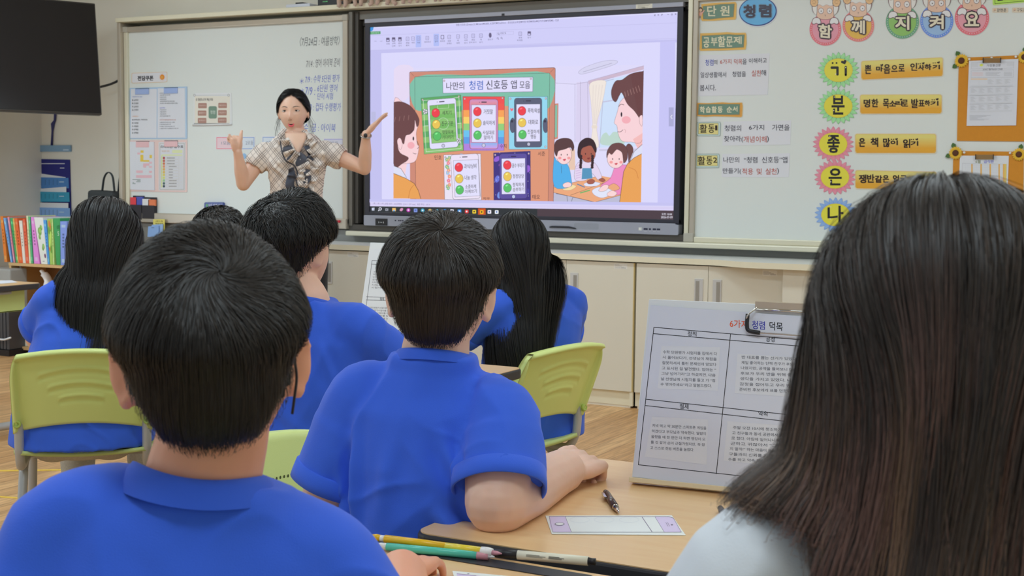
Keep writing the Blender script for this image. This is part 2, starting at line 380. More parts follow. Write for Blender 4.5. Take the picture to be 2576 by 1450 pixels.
# ------------------------------------------------------------------ low cabinets
CY = -0.363
m_door = mat('beige_cabinet_laminate', ph(186, 182, 170), 0.45, noise=0.015, nscale=6)
m_edge = mat('cream_edge_band', ph(208, 202, 180), 0.4)
m_yellowedge = mat('yellowed_edge_band', ph(178, 160, 112), 0.5)
m_pull = mat('grey_metal_pull', ph(176, 176, 176), 0.35, metal=0.3)
m_pulldark = mat('dark_pull_recess', ph(128, 124, 118), 0.5)
m_kick = mat('plinth_board', ph(198, 194, 182), 0.5)
m_sticker = PRINT
def cabinet(x0, x1, label, sticker=None):
    t = thing('low_cabinet', label, 'cabinet', ((x0+x1)/2, -0.18, 0), 'low storage cabinets under the boards')
    MB().box(x0+0.001, CY+0.02, 0.012, x1-0.001, -0.004, 0.735).build('cabinet_body', m_edge, t)
    MB().box(x0+0.012, CY+0.024, 0.0, x1-0.02, CY+0.04, 0.085).build('plinth', m_kick, t)
    MB().box(x1-0.018, CY+0.004, 0.012, x1-0.001, CY+0.04, 0.085).build('foot', m_edge, t)
    xm = (x0+x1)/2
    for k, (a, b) in enumerate(((x0+0.004, xm-0.001), (xm+0.001, x1-0.004))):
        d = MB().box(a, CY, 0.085, b, CY+0.019, 0.735).build('door', m_door, t, bevel=0.0015)
        hx = (xm-0.047) if k == 0 else (xm+0.047)
        h = MB().box(hx-0.022, CY-0.004, 0.545, hx+0.022, CY-0.0005, 0.672).build('handle', m_pull, d, bevel=0.001)
        s = -0.006 if k == 0 else 0.006
        MB().box(hx+s-0.009, CY-0.0055, 0.556, hx+s+0.009, CY-0.0042, 0.661).build('handle_recess', m_pulldark, d)
    MB().box(x1-0.006, CY-0.0004, 0.085, x1-0.0005, CY+0.012, 0.735).build('edge_band', m_yellowedge, t)
    if sticker is not None:
        p = Pic(lambda x, y: Vector((sticker+x*0.001, CY-0.0004, 0.728-y*0.001)), (0, -1, 0))
        p.rect(0, 0, 72, 26, ph(206, 204, 198), 1)
        for i in range(4): p.rect(4, 4+i*5.2, 30+((i*13) % 34), 6+i*5.2, ph(150, 148, 146), 2)
        p.rect(38, 17, 66, 23, ph(165, 163, 160), 2)
        p.build('inventory_sticker', PRINT, t)
cabinet(-1.22, -0.46, 'low beige cabinet hidden behind the pupils, leftmost under the boards')
cabinet(-0.455, 0.305, 'low beige cabinet behind the standing teacher with an inventory sticker', 0.10)
cabinet(0.31, 1.07, 'low beige cabinet behind the poster stand on the far desk')
cabinet(1.075, 1.832, 'low beige cabinet behind the long haired girl at right, sticker by its top corner', 1.72)
cabinet(1.838, 2.60, 'low beige cabinet with two steel pulls right above the big poster stand', 2.49)
m_top = mat('pale_counter_laminate', ph(178, 180, 178), 0.35)
# continuous countertop with a bulging right end
bm_ = MB(); xs = [-1.23, 2.212] + [2.212+0.26*i/8 for i in range(1, 9)] + [4.9]
fy = lambda x: CY-0.012 - (0.0 if x <= 2.212 else 0.085*(0.5-0.5*math.cos(math.pi*min(1, (x-2.212)/0.26))))
pts = [(x, fy(x), 0.742) for x in xs] + [(4.9, -0.004, 0.742), (-1.23, -0.004, 0.742)]
top = MB().prism(pts, (0, 0, 0.026)).build('countertop', m_top, bevel=0.003)
tag(top, 'long pale countertop over the low cabinets, bulging at its right end', 'countertop')
ed = MB(); n_ = len(xs)
for a, b in zip(xs, xs[1:]): ed.hexa([(a, fy(a)-0.003, 0.741), (b, fy(b)-0.003, 0.741), (b, fy(b)-0.0005, 0.741), (a, fy(a)-0.0005, 0.741), (a, fy(a)-0.003, 0.769), (b, fy(b)-0.003, 0.769), (b, fy(b)-0.0005, 0.769), (a, fy(a)-0.0005, 0.769)])
ed.build('front_edge', m_edge, top)
t = thing('low_cabinet', 'deeper beige cabinet at the right end under the bulging countertop', 'cabinet', (3.5, -0.2, 0), 'low storage cabinets under the boards')
MB().box(2.604, CY-0.05, 0.012, 4.6, -0.004, 0.738).build('cabinet_body', m_door, t, bevel=0.002)
MB().box(2.62, CY-0.03, 0.0, 4.58, CY, 0.08).build('plinth', m_kick, t)
# ================================================================== the big interactive display
m_bar = mat('silver_grey_display_bar', ph(136, 138, 150), 0.35, metal=0.2)
m_bez = mat('black_display_bezel', ph(40, 40, 50), 0.3)
m_black = mat('black_plastic', ph(24, 24, 28), 0.4)
m_socket = mat('dark_socket', ph(40, 40, 56), 0.5)
DX0, DX1, DZ0, DZ1 = 0.0, 1.895, 0.944, 2.010
disp = thing('interactive_display', 'huge wall mounted interactive display showing a cartoon classroom drawing', 'display', (0.95, 0.0, 0.87))
MB().box(-0.026, 0.004, 0.885, 1.921, 0.100, 2.045).build('display_body', m_bez, disp, bevel=0.004)
fr = MB()
fr.box(-0.030, -0.008, DZ0-0.018, 0.002, 0.02, DZ1+0.022); fr.box(1.893, -0.008, DZ0-0.018, 1.925, 0.02, DZ1+0.022)
fr.box(-0.030, -0.0075, DZ1-0.001, 1.925, 0.02, DZ1+0.022); fr.box(-0.030, -0.0075, DZ0-0.018, 1.925, 0.02, DZ0+0.001)
fr.build('bezel', m_bez, disp, bevel=0.002)
tb = MB().box(-0.031, -0.012, DZ1+0.0225, 1.926, 0.02, DZ1+0.047).build('top_bar', m_bar, disp, bevel=0.003)
MB().box(0.872, -0.0135, DZ1+0.024, 0.890, -0.0115, DZ1+0.036).build('webcam', m_black, tb)
p = Pic(lambda x, y: Vector((1.665+x*0.001, -0.0122, DZ1+0.0455-y*0.001)), (0, -1, 0))
p.rect(0, 0, 92, 22, ph(190, 188, 178), 1)
for i, wd in enumerate((70, 62, 40, 56)): p.rect(10, 3+i*4.6, 10+wd, 5+i*4.6, ph(150, 148, 142), 2)
p.rect(32, 17, 52, 20, ph(110, 108, 104), 2); p.build('inventory_sticker', PRINT, tb)
bb = MB().prism([(-0.028, -0.016, DZ0-0.019), (1.905, -0.016, DZ0-0.019), (1.912, -0.016, DZ0-0.025), (1.926, -0.016, DZ0-0.026), (1.926, -0.016, DZ0-0.074), (1.921, -0.016, DZ0-0.079), (-0.026, -0.016, DZ0-0.079), (-0.031, -0.016, DZ0-0.074), (-0.031, -0.016, DZ0-0.024)], (0, 0.06, 0)).build('bottom_bar', m_bar, disp, bevel=0.002)
p = Pic(lambda x, y: Vector((x, -0.0162, DZ0-y)), (0, -1, 0))
dk = ph(34, 36, 54)
for x, wd in ((1.732, 0.024), (1.762, 0.012), (1.783, 0.020), (1.806, 0.020)): p.rrect(x, 0.047, x+wd, 0.056, 0.003, dk, 1); p.rect(x+0.003, 0.062, x+wd-0.003, 0.064, ph(170, 170, 176), 1)
p.rrect(1.704, 0.043, 1.722, 0.060, 0.002, ph(176, 176, 170), 1); p.poly([(1.708, 0.046), (1.719, 0.052), (1.708, 0.057)], (0.9, 0.9, 0.9), 2)
p.rrect(1.33, 0.03, 1.475, 0.062, 0.008, ph(126, 128, 138), 1)
for x in (0.19, 0.213, 0.226, 0.24): p.ell(x, 0.045, 0.006, 0.004, dk, 1, 12)
p.build('port_marks', PRINT, bb)
MB().box(0.053, -0.020, DZ0-0.076, 0.135, -0.0165, DZ0-0.036).build('badge', m_black, bb, bevel=0.001)
p = Pic(lambda x, y: Vector((0.053+x*0.082, -0.0205, DZ0-0.036-y*0.04)), (0, -1, 0)); wh = ph(170, 170, 172)
p.poly([(0.28, 0.4), (0.36, 0.55), (0.28, 0.7)], wh); p.poly([(0.72, 0.4), (0.63, 0.55), (0.72, 0.7)], wh); p.rect(0.44, 0.5, 0.56, 0.6, wh); p.build('badge_print', PRINT, bb)
# stylus lying in the bottom bar
st = MB().tube([(1.185, -0.021, DZ0-0.056), (1.20, -0.021, DZ0-0.0535), (1.30, -0.021, DZ0-0.054), (1.335, -0.021, DZ0-0.0585), (1.345, -0.021, DZ0-0.0605)], [0.003, 0.0052, 0.0052, 0.004, 0.001], 10).build('stylus', mat('black_stylus', ph(26, 26, 34), 0.35), smooth=True)
tag(st, 'black stylus held on the lower bar of the big display', 'stylus')
# ------------------------------------------------------------------ what the display shows
Z2 = 900/2105.0
pic = Pic(lambda x, y: on_y(860+x*Z2, y*Z2, 0.002), (0, -1, 0), 0.00022)
LAV = lin(208, 206, 248); PAGE = lin(219, 217, 252); LAV2 = lin(196, 194, 240); OUT = lin(70, 52, 60); DT = lin(72, 66, 104)
pic.fn = lambda x, y: on_y(860+x*Z2, y*Z2, 0.002)
base = pic.fn; sy_ = lambda x, yl, yr: yl + (yr-yl)*(x-163)/(1982-163)
def full(y0l, y0r, y1l, y1r, col, z):   # a band across the whole active area
    a = Vector((DX0, 0.002, 0)); f = lambda s, y: s
    pic.poly([(163, y0l), (1985-(y0r-30)*0.0233, y0r), (1985-(y1r-30)*0.0233, y1r), (163.5, y1l)], col, z)
# whole active area as a true rectangle
k = len(pic.v); pic.v += [Vector((DX0, 0.002, DZ0)), Vector((DX1, 0.002, DZ0)), Vector((DX1, 0.002, DZ1)), Vector((DX0, 0.002, DZ1))]; pic.f.append((k, k+1, k+2, k+3)); pic.c.append(LAV2)
full(160.5, 70, 297, 232, LAV, 1)
full(163, 73, 166, 76, lin(235, 234, 255), 2)
full(1207, 1233, 1219, 1248, lin(226, 220, 250), 1)
full(1186, 1211, 1214, 1242, lin(216, 208, 244), 1)
pic.poly([(232, 313), (1873, 248), (1858, 1192), (237, 1170)], PAGE, 2)
pic.poly([(1873, 248), (1968, 240), (1955, 1196), (1858, 1192)], lin(200, 198, 246), 1)
pic.line([(167, 210), (1979, 134)], 1.5, lin(184, 182, 226), 2); pic.line([(165, 297), (1962, 226)], 1.5, lin(184, 182, 226), 2)
# task bar
full(1214, 1240, 1266, 1304, lin(52, 56, 60), 2)
pic.poly([(1150, 1229), (1956, 1240), (1953, 1303), (1150, 1286)], lin(80, 66, 74), 3)
pic.poly([(163, 160), (188, 159), (184, 176), (176, 184), (163, 184)], lin(70, 150, 220), 3)
pic.rect(167, 186, 228, 203, lin(96, 160, 118), 3, -0.035); pic.text('미리 보기', 173, 189, 217, 200, lin(190, 230, 200), 4, 0.01, -0.035)
pic.text('청렴 신호등 앱.hwpx [C:₩Users₩USER_6.22PC₩OneDrive - 경상남도교육청₩바탕 화면₩2026₩공개수업₩청렴₩] - 한글', 672, 141, 1276, 156, DT, 3, 0.0, -0.0475)
for x, y, t_ in ((1842, 90, 'x'), (1862, 88, '+'), (1884, 87, '?'), (1920, 90, '-'), (1942, 85, 'o'), (1964, 83, 'x')):
    pic.text(t_, x-5, y-5, x+5, y+5 if t_ != '-' else y-3, DT, 3)
icons = [(271, 234, 2, '인쇄', ''), (305, 232, 2, '선택', '인쇄'), (342, 231, 2, '용지', '크기'), (387, 229, 1, '편집', '용지'), (419, 227, 1, '세로', ''), (451, 227, 3, '가로', ''), (503, 224, 1, '워터마크', ''), (556, 220, 3, '컬러', ''),
         (592, 219, 4, '회색조', ''), (632, 218, 1, '연한', '회색조'), (684, 215, 1, '쪽', '여백'), (730, 214, 1, '여백', '보기'), (773, 211, 1, '편집', '용지 보기'), (819, 210, 1, '쪽', '보기'), (873, 209, 5, '손도구', ''), (1050, 199, 1, '현재', '쪽 편집'), (1103, 197, 2, '닫기', '')]
for x, y, kd, a, b in icons:
    if kd == 3: pic.rrect(x-16, y-20, x+16, y+52, 3, lin(178, 190, 246), 2, -0.04)
    c = lin(104, 96, 130) if kd in (2, 4, 5) else lin(158, 154, 196)
    if kd == 5: pic.blob([(x-8, y-2), (x-5, y-14), (x, y-16), (x+6, y-12), (x+8, y+4), (x+3, y+12), (x-4, y+12)], c, 3)
    else:
        pic.rrect(x-10, y-12, x+10, y+12, 3, c, 3); pic.rrect(x-7, y-9 if kd != 2 else y+1, x+7, y+9, 2, LAV if kd != 3 else lin(178, 190, 246), 4)
        if kd in (1, 3): pic.rect(x-4, y-3, x+4, y-1, c, 5); pic.rect(x-4, y+2, x+4, y+4, c, 5)
    pic.textw(a, x-4.6*len(a), y+19, y+29, DT, 3, 0.0, -0.04)
    if b: pic.textw(b, x-4.8*len(b), y+34, y+44, DT, 3, 0.0, -0.04)
for x in (198, 232): pic.line([(x-7, 243), (x+7, 242)], 2, lin(150, 146, 186), 3)
pic.line([(912, 189), (1010, 184), (1010, 203), (912, 208)], 1.2, lin(176, 174, 216), 3, closed=True); pic.text('155 %', 934, 190, 966, 201, DT, 3, 0, -0.04)
for x, y in ((921, 198), (917, 225), (939, 223)): pic.ell(x, y, 5, 5, DT, 3, 12); pic.ell(x, y, 3.5, 3.5, LAV, 4, 12); pic.line([(x+3, y+4), (x+7, y+8)], 2, DT, 3)
pic.text('1쪽 | 1쪽 / 1쪽 | 편집 용지 : A4(국배판)  [210 × 297 mm]   화면 확대 : 155 %', 184, 1193, 520, 1206, lin(120, 112, 156), 3, 0, 0.018)
pic.text('오전 10:08', 1882, 1254, 1942, 1267, lin(236, 236, 250), 4, 0.012, 0.012); pic.text('2026-07-09', 1878, 1272, 1946, 1285, lin(236, 236, 250), 4, 0.012, 0.012)
tbx = [(184, 1231), (224, 1232), (265, 1233), (308, 1234), (351, 1235), (392, 1237), (434, 1238), (476, 1239), (519, 1241), (562, 1242), (605, 1241), (648, 1243), (692, 1244), (735, 1245), (779, 1246), (823, 1248), (868, 1247), (911, 1248)]
tbc = [(220, 226, 250), (235, 235, 250), (180, 184, 200), (236, 190, 110), (216, 150, 190), (200, 70, 190), (130, 150, 220), (60, 170, 200), (226, 190, 90), (110, 200, 226), (50, 130, 220), (240, 240, 250), (60, 150, 226), (220, 60, 60), (246, 214, 60), (246, 190, 40), (246, 240, 250), (240, 246, 252)]
pic.rect(802, 1227, 846, 1268, lin(206, 86, 40), 4)
for i, ((x, y), c) in enumerate(zip(tbx, tbc)):
    c = lin(*c); dk_ = lin(52, 56, 60)
    if i == 0:
        for dx, dy in ((-7, -7), (1, -8), (-7, 1), (1, 1)): pic.rect(x+dx, y+dy, x+dx+7, y+dy+7, c, 5)
    elif i == 1: pic.ell(x+2, y-2, 9, 9, c, 5); pic.ell(x+2, y-2, 5.5, 5.5, dk_, 6); pic.line([(x-4, y+4), (x-9, y+10)], 4, c, 5)
    elif i == 2: pic.rect(x-8, y-6, x+3, y+8, c, 5); pic.rect(x-5, y-3, x, y+5, dk_, 6); pic.rect(x+5, y-6, x+8, y+8, c, 5)
    elif i == 3: pic.rrect(x-11, y-9, x+10, y+10, 2, c, 5); pic.rect(x-6, y+3, x+5, y+10, lin(110, 180, 236), 6)
    elif i in (4, 9, 10): pic.blob([(x-10, y+4), (x-4, y-8), (x+8, y-9), (x+9, y), (x, y+9)], c, 5)
    elif i in (5, 7, 8): pic.ell(x, y, 11, 11, c, 5); pic.ell(x, y, 4.5, 4.5, lin(240, 240, 250), 6)
    else:
        pic.rrect(x-10, y-10, x+11, y+11, 3, c, 5)
        pic.ell(x, y, 5, 5, lin(60, 40, 50) if i in (14, 15) else (lin(240, 240, 250) if i in (12, 13) else lin(80, 110, 190)), 6, 12)
    if i in (3, 11, 12, 17): pic.rect(x-16, y+19, x+16, y+22, lin(120, 176, 240), 5)
# --- the drawing: pin board
WOOD = lin(206, 140, 122); GREEN = lin(128, 192, 170); TAN = lin(222, 152, 122)
pic.poly([(310, 404), (1780, 383), (1768, 1193), (306, 1168)], lin(222, 218, 250), 3)
pic.blob([(310, 404), (420, 400), (400, 560), (310, 600)], lin(230, 218, 244), 4)
pic.poly([(400, 425), (1250, 398), (1257, 404), (1246, 1185), (402, 1172)], WOOD, 5); pic.line([(402, 600), (398, 432), (404, 423), (1250, 398), (1257, 404), (1246, 1186)], 2, OUT, 9)
pic.poly([(430, 453), (1224, 430), (1215, 1184), (436, 1172)], TAN, 6); pic.line([(436, 1172), (430, 453), (1224, 430), (1215, 1184)], 1.6, OUT, 9)
pic.blob([(431, 455), (820, 443), (1222, 432), (1222, 632), (1100, 640), (900, 620), (700, 650), (560, 630), (433, 645)], GREEN, 7)
pic.line([(424, 448), (404, 425)], 1.2, OUT, 9); pic.line([(1228, 426), (1250, 402)], 1.2, OUT, 9)
pic.poly([(594, 462), (1125, 454), (1124, 540), (596, 549)], lin(226, 222, 252), 8); pic.line([(594, 462), (1125, 454), (1124, 540), (596, 549)], 1.8, lin(84, 80, 110), 9, closed=True)
for t_, x0, x1, y0, y1, c in (('나만의', 616, 721, 484, 530, (64, 62, 84)), ('청렴', 750, 831, 476, 530, (60, 104, 196)), ('신호등', 850, 977, 473, 528, (64, 62, 84)), ('앱', 995, 1030, 473, 522, (64, 62, 84)), ('모음', 1047, 1108, 478, 522, (64, 62, 84))):
    pic.text(t_, x0, y0, x1, y1, lin(*c), 10, 0.018, -0.02)
# five phone sheets: corners of the sheet, of the phone, of its screen, lamps, words
def sheet(corn, bg, z=8):
    pic.poly(corn, bg, z); pic.line(corn, 1.6, lin(70, 66, 80), z+1, closed=True)
def phone(x0, y0, x1, y1, col, scr, scol, lamps, words, sl=0.0, dx=0.0, outline=(62, 60, 78), z=11, tc=(58, 54, 70)):
    o = lin(*outline); sk = lambda P: [(a+dx*(b-y0), b) for a, b in P]
    q = sk(pic.rpts(x0, y0, x1, y1, 16, sl)); pic.poly(q, col, z); pic.line(q, 1.7, o, z+1, closed=True)
    q = sk([(scr[0], scr[1]), (scr[2], scr[1]+sl*(scr[2]-scr[0])), (scr[2], scr[3]+sl*(scr[2]-scr[0])), (scr[0], scr[3])]); pic.poly(q, scol, z+1); pic.line(q, 1.4, o, z+2, closed=True)
    cx = (x0+x1)/2; yy = y0+17+sl*(x1-x0)/2; pic.rrect(cx-14, yy-3, cx+18, yy+3, 3, o, z+2, sl); pic.ell(cx-25, yy+1, 2.5, 2.5, o, z+2, 10)
    for (a, b), c in zip(lamps, ((236, 70, 82), (234, 198, 92), (94, 192, 106))):
        pic.disc(a, b, 23, 26, lin(*c), z+3, o, 1.6); pic.blob([(a-12, b-12), (a-5, b-18), (a+4, b-17), (a-6, b-8)], tuple(min(1, v*1.5+0.1) for v in lin(*c)), z+4)
    for wd, a, b, c, d in words: pic.text(wd, a, b, c, d, lin(*tc), z+4, 0.014, sl)
WH = lin(226, 224, 252)
sheet([(466, 578), (701, 558), (716, 886), (485, 908)], lin(140, 196, 118))
for i in range(0, 10, 2):
    a, b = i/10, (i+1)/10; L = lambda t: (466+19*t, 578+330*t); R_ = lambda t: (701+15*t, 558+328*t); pic.poly([L(a), R_(a), R_(b), L(b)], lin(96, 170, 104), 9)
pic.line([(480, 592), (690, 574), (703, 874), (497, 894)], 2.4, lin(220, 236, 220), 10, closed=True); pic.line([(484, 742), (702, 726)], 2.2, lin(220, 236, 220), 10)
phone(503, 590, 672, 880, WH, (516, 622, 663, 845), lin(140, 196, 118), [(554, 665), (557, 732), (562, 801)], [], -0.085, 0.055)
for i in range(0, 8, 2): pic.poly([(517+i*1.4, 622+i*27.8), (664+i*1.4, 610+i*27.8), (665+i*1.4, 638+i*27.8), (518+i*1.4, 650+i*27.8)], lin(122, 186, 104), 12.5)
pic.line(pic.epts(598, 728, 32, 34, 20), 2, lin(206, 228, 200), 13, closed=True); pic.line([(565, 622), (565, 640), (630, 636), (630, 614)], 2, lin(206, 228, 200), 13)
for wd, a, b, c, d in (('새치기', 592, 652, 646, 677), ('친구 기분', 589, 714, 656, 742), ('떳떳하게', 593, 768, 657, 792), ('기다리기', 592, 797, 658, 821)): pic.text(wd, a, b, c, d, lin(58, 60, 60), 15.5, 0.014, -0.04)
pic.ell(598, 858, 10, 11, lin(70, 66, 80), 14, 16); pic.ell(598, 858, 8, 9, lin(200, 200, 226), 14.5, 16)
def ball(x, y):
    pic.disc(x, y, 12, 15, lin(236, 236, 244), 14, lin(70, 66, 80), 1.2)
    for k in range(5): pic.ell(x+8*math.cos(k*1.257), y+10*math.sin(k*1.257), 3, 3.6, lin(52, 50, 60), 15.5, 6)
    pic.ell(x, y, 4, 4.6, lin(52, 50, 60), 15.5, 6)
ball(492, 657); ball(690, 829)
sheet([(713, 568), (958, 569), (955, 886), (718, 886)], lin(238, 84, 84))
for i, c in enumerate(((240, 84, 86), (240, 92, 84), (248, 164, 92), (250, 210, 110), (150, 208, 128), (110, 196, 240), (98, 160, 232), (178, 134, 222))):
    pic.poly([(714+i*0.6, 569+i*39.6), (957-i*0.4, 570+i*39.5), (957-i*0.4, 610+i*39.5), (714+i*0.6, 609+i*39.6)], lin(*c), 9)
phone(752, 584, 920, 878, lin(206, 142, 190), (765, 618, 908, 838), WH, [(799, 657), (799, 725), (800, 796)], [('거짓말', 836, 643, 890, 672), ('솔직하게', 832, 710, 901, 737), ('사실대로', 830, 768, 900, 793), ('말하기', 838, 797, 890, 822)], 0.0, 0.002)
pic.grad([(758, 842), (916, 842), (914, 872), (762, 872)], [lin(132, 186, 240), lin(206, 160, 236)], 12.4, 4); pic.grad([(758, 592), (914, 592), (914, 616), (758, 616)], [lin(214, 150, 190), lin(226, 140, 150)], 12.4, 4)
pic.ell(836, 856, 11, 12, lin(70, 66, 80), 14, 16); pic.ell(836, 856, 9, 10, lin(206, 206, 232), 14.5, 16)
pic.rrect(822, 598, 854, 605, 3, lin(62, 60, 78), 14)
sheet([(981, 569), (1211, 568), (1211, 878), (984, 880)], lin(150, 216, 240))
for x, sgn in ((1002, -1), (1196, 1)):
    pic.blob([(x-12, 720), (x, 696), (x+12, 704), (x+14, 770), (x+2, 782), (x-10, 764)], lin(94, 98, 122), 10, lin(60, 58, 76)); pic.ell(x, 714, 7, 8, lin(60, 58, 76), 10.6, 12)
phone(1016, 578, 1178, 868, lin(94, 98, 122), (1028, 614, 1168, 834), WH, [(1061, 653), (1062, 722), (1064, 792)], [('폭력/욕설', 1095, 638, 1166, 666), ('대화로', 1100, 705, 1156, 733), ('친절하게', 1094, 763, 1163, 788), ('행동', 1112, 792, 1145, 817)], -0.01, 0.0)
pic.ell(1101, 849, 11, 12, lin(60, 58, 76), 14, 16); pic.ell(1101, 849, 9, 10, lin(190, 190, 214), 14.5, 16)
pic.blob([(1000, 655), (991, 642), (995, 636), (1001, 641), (1008, 636), (1010, 645)], lin(238, 110, 130), 11)
pic.text('수지', 931, 848, 970, 873, OUT, 16, 0.01); pic.text('서준', 1155, 892, 1197, 918, OUT, 16, 0.01); pic.text('민호', 547, 914, 588, 940, OUT, 16, 0.01); pic.text('태오', 1123, 1146, 1167, 1173, OUT, 16, 0.01); pic.text('지우', 832, 1161, 873, 1177, OUT, 16, 0.01)
sheet([(600, 912), (818, 905), (822, 1178), (606, 1175)], lin(234, 226, 244))
r5 = random.Random(3)
for i in range(26):
    x = 612+r5.random()*24 if i % 2 else 660+r5.random()*150; y = 925+r5.random()*240 if i % 2 else 915+r5.random()*26
    c = lin(*r5.choice([(240, 150, 130), (236, 120, 160), (140, 190, 232), (130, 190, 150)]))
    for k in range(5): pic.ell(x+7*math.cos(k*1.257+i), y+8*math.sin(k*1.257+i), 4.5, 5, c, 10, 8)
    pic.ell(x, y, 3, 3.4, lin(250, 214, 120), 10.6, 8)
phone(641, 912, 804, 1176, lin(236, 226, 246), (655, 946, 802, 1160), WH, [(690, 985), (692, 1052), (695, 1118)], [('과식/낭비', 721, 966, 793, 994), ('나눔 생각', 724, 1033, 793, 1060), ('소중하게', 728, 1088, 791, 1112), ('아껴쓰기', 726, 1116, 795, 1140)], -0.05, 0.05)
sheet([(893, 900), (1110, 890), (1112, 1180), (895, 1178)], lin(70, 58, 132))
for i in range(22):
    x = 910+r5.random()*186; y = 922+r5.random()*232; c = r5.choice([(150, 100, 214), (110, 120, 220), (190, 110, 200), (80, 70, 160), (120, 150, 230)]); pic.ell(x, y, 14, 22, lin(*c), 9.0+i*0.02, 10, r5.random())
for i in range(40): x = 897+r5.random()*212; y = 898+r5.random()*276; pic.ell(x, y, 1.8, 2, lin(232, 228, 250), 10.2, 6)
phone(928, 906, 1091, 1172, lin(96, 84, 160), (941, 934, 1080, 1144), WH, [(975, 972), (976, 1039), (976, 1106)], [('꼼수 부리기', 1003, 962, 1074, 988), ('정정당당', 1007, 1026, 1073, 1050), ('정직하게', 1007, 1076, 1072, 1100), ('승부하기', 1007, 1104, 1074, 1128)], -0.02, 0.004, (52, 46, 84))
pic.ell(1012, 1158, 11, 12, lin(60, 58, 76), 14, 16); pic.ell(1012, 1158, 9, 10, lin(190, 200, 240), 14.5, 16)
for x, y in ((477, 588), (690, 568), (725, 582), (947, 578), (994, 582), (1202, 580), (1199, 864), (604, 476), (1114, 464), (611, 926), (904, 912), (1101, 904)): pic.disc(x, y, 4.2, 5, lin(214, 190, 196), 16, lin(100, 80, 96), 1.2)
# --- left drawn pupil
HB = lin(110, 74, 76); SK = lin(248, 212, 218); OR = lin(234, 164, 92)
pic.blob([(308, 600), (360, 602), (420, 640), (452, 690), (455, 730), (440, 780), (446, 850), (456, 862), (440, 940), (400, 962), (320, 962), (308, 960)], SK, 17, OUT)
pic.poly([(308, 930), (385, 962), (372, 1040), (308, 1010)], SK, 17.2)
pic.blob([(306, 625), (310, 602), (356, 600), (410, 628), (452, 690), (457, 720), (444, 748), (432, 704), (428, 760), (404, 790), (378, 800), (366, 850), (344, 812), (330, 850), (345, 900), (395, 930), (360, 962), (306, 962)], HB, 18, OUT)
for i in range(4): pic.line([(318+i*26, 690-i*4), (312+i*27, 716-i*3)], 3, lin(150, 112, 110), 19)
pic.blob([(328, 830), (340, 812), (352, 822), (358, 850), (350, 880), (336, 870)], SK, 19.2, OUT); pic.ell(409, 856, 21, 20, lin(244, 176, 186), 19)
pic.ell(423, 816, 4.6, 12, lin(56, 48, 58), 19); pic.curve([(406, 782), (416, 770), (428, 766)], 3, OUT, 19); pic.curve([(440, 905), (432, 906), (420, 900)], 2.6, OUT, 19); pic.curve([(444, 830), (456, 862), (446, 876)], 2.4, OUT, 19)
pic.poly([(308, 978), (345, 990), (384, 1040), (372, 1052), (308, 1022)], lin(222, 224, 246), 19.4); pic.line([(310, 978), (350, 992), (384, 1046)], 2, OUT, 20)
pic.poly([(306, 1020), (380, 1050), (428, 1080), (452, 1120), (467, 1170), (306, 1168)], OR, 20); pic.line([(306, 1020), (380, 1050), (428, 1080), (452, 1120), (467, 1170)], 2.4, OUT, 21); pic.curve([(426, 1088), (404, 1120), (394, 1168)], 2, lin(190, 110, 60), 21)
# --- right: room behind and the other pupils
pic.poly([(1257, 490), (1780, 470), (1770, 1190), (1248, 1185)], lin(224, 220, 250), 4); pic.poly([(1382, 484), (1455, 484), (1465, 840), (1376, 836)], lin(218, 210, 240), 4.4)
for L_ in ([(1257, 489), (1372, 496), (1455, 481)], [(1372, 496), (1372, 836)], [(1404, 482), (1404, 836)], [(1446, 482), (1452, 830)], [(1450, 476), (1780, 386)], [(1452, 496), (1600, 455)]): pic.line(L_, 2, lin(168, 160, 190), 5)
pic.poly([(1450, 478), (1780, 386), (1780, 408), (1452, 496)], lin(206, 184, 206), 4.6)
pic.poly([(1520, 480), (1780, 420), (1770, 860), (1516, 870)], lin(206, 224, 250), 5); pic.line([(1516, 870), (1545, 480), (1600, 466)], 3, lin(176, 176, 206), 6); pic.line([(1540, 600), (1600, 590)], 7, lin(196, 196, 224), 6); pic.line([(1516, 884), (1770, 880)], 12, lin(206, 202, 228), 6)
pic.blob([(1530, 800), (1556, 780), (1575, 800), (1600, 776), (1640, 790), (1660, 850), (1530, 852)], lin(190, 216, 206), 6)
pic.blob([(1460, 492), (1548, 474), (1550, 520), (1530, 620), (1500, 738), (1512, 860), (1466, 862), (1476, 740), (1466, 600)], lin(240, 230, 222), 7, lin(190, 176, 180))
for i in range(4): pic.curve([(1480+i*18, 500), (1478+i*14, 600), (1482+i*5, 730)], 1.4, lin(206, 192, 192), 8)
pic.rrect(1470, 738, 1504, 756, 6, lin(232, 220, 208), 8.5)
pic.blob([(1396, 420), (1440, 392), (1540, 360), (1612, 356), (1618, 372), (1560, 396), (1430, 434), (1400, 434)], lin(214, 212, 240), 6, lin(140, 134, 160)); pic.line([(1420, 424), (1590, 372)], 2, lin(150, 146, 176), 7)
pic.poly([(1254, 610), (1275, 608), (1272, 816), (1250, 822)], WOOD, 6); pic.poly([(1256, 620), (1268, 618), (1266, 806), (1254, 810)], GREEN, 6.6)
pic.poly([(1335, 880), (1372, 880), (1374, 1000), (1335, 1000)], lin(232, 200, 180), 6)
pic.poly([(1248, 1102), (1520, 1034), (1660, 1060), (1640, 1150), (1490, 1190), (1248, 1134)], lin(236, 170, 128), 9); pic.line([(1250, 1103), (1520, 1034)], 1.6, OUT, 10); pic.line([(1345, 1150), (1560, 1070)], 1.6, OUT, 10); pic.line([(1248, 1134), (1490, 1190), (1640, 1150)], 1.8, OUT, 10)
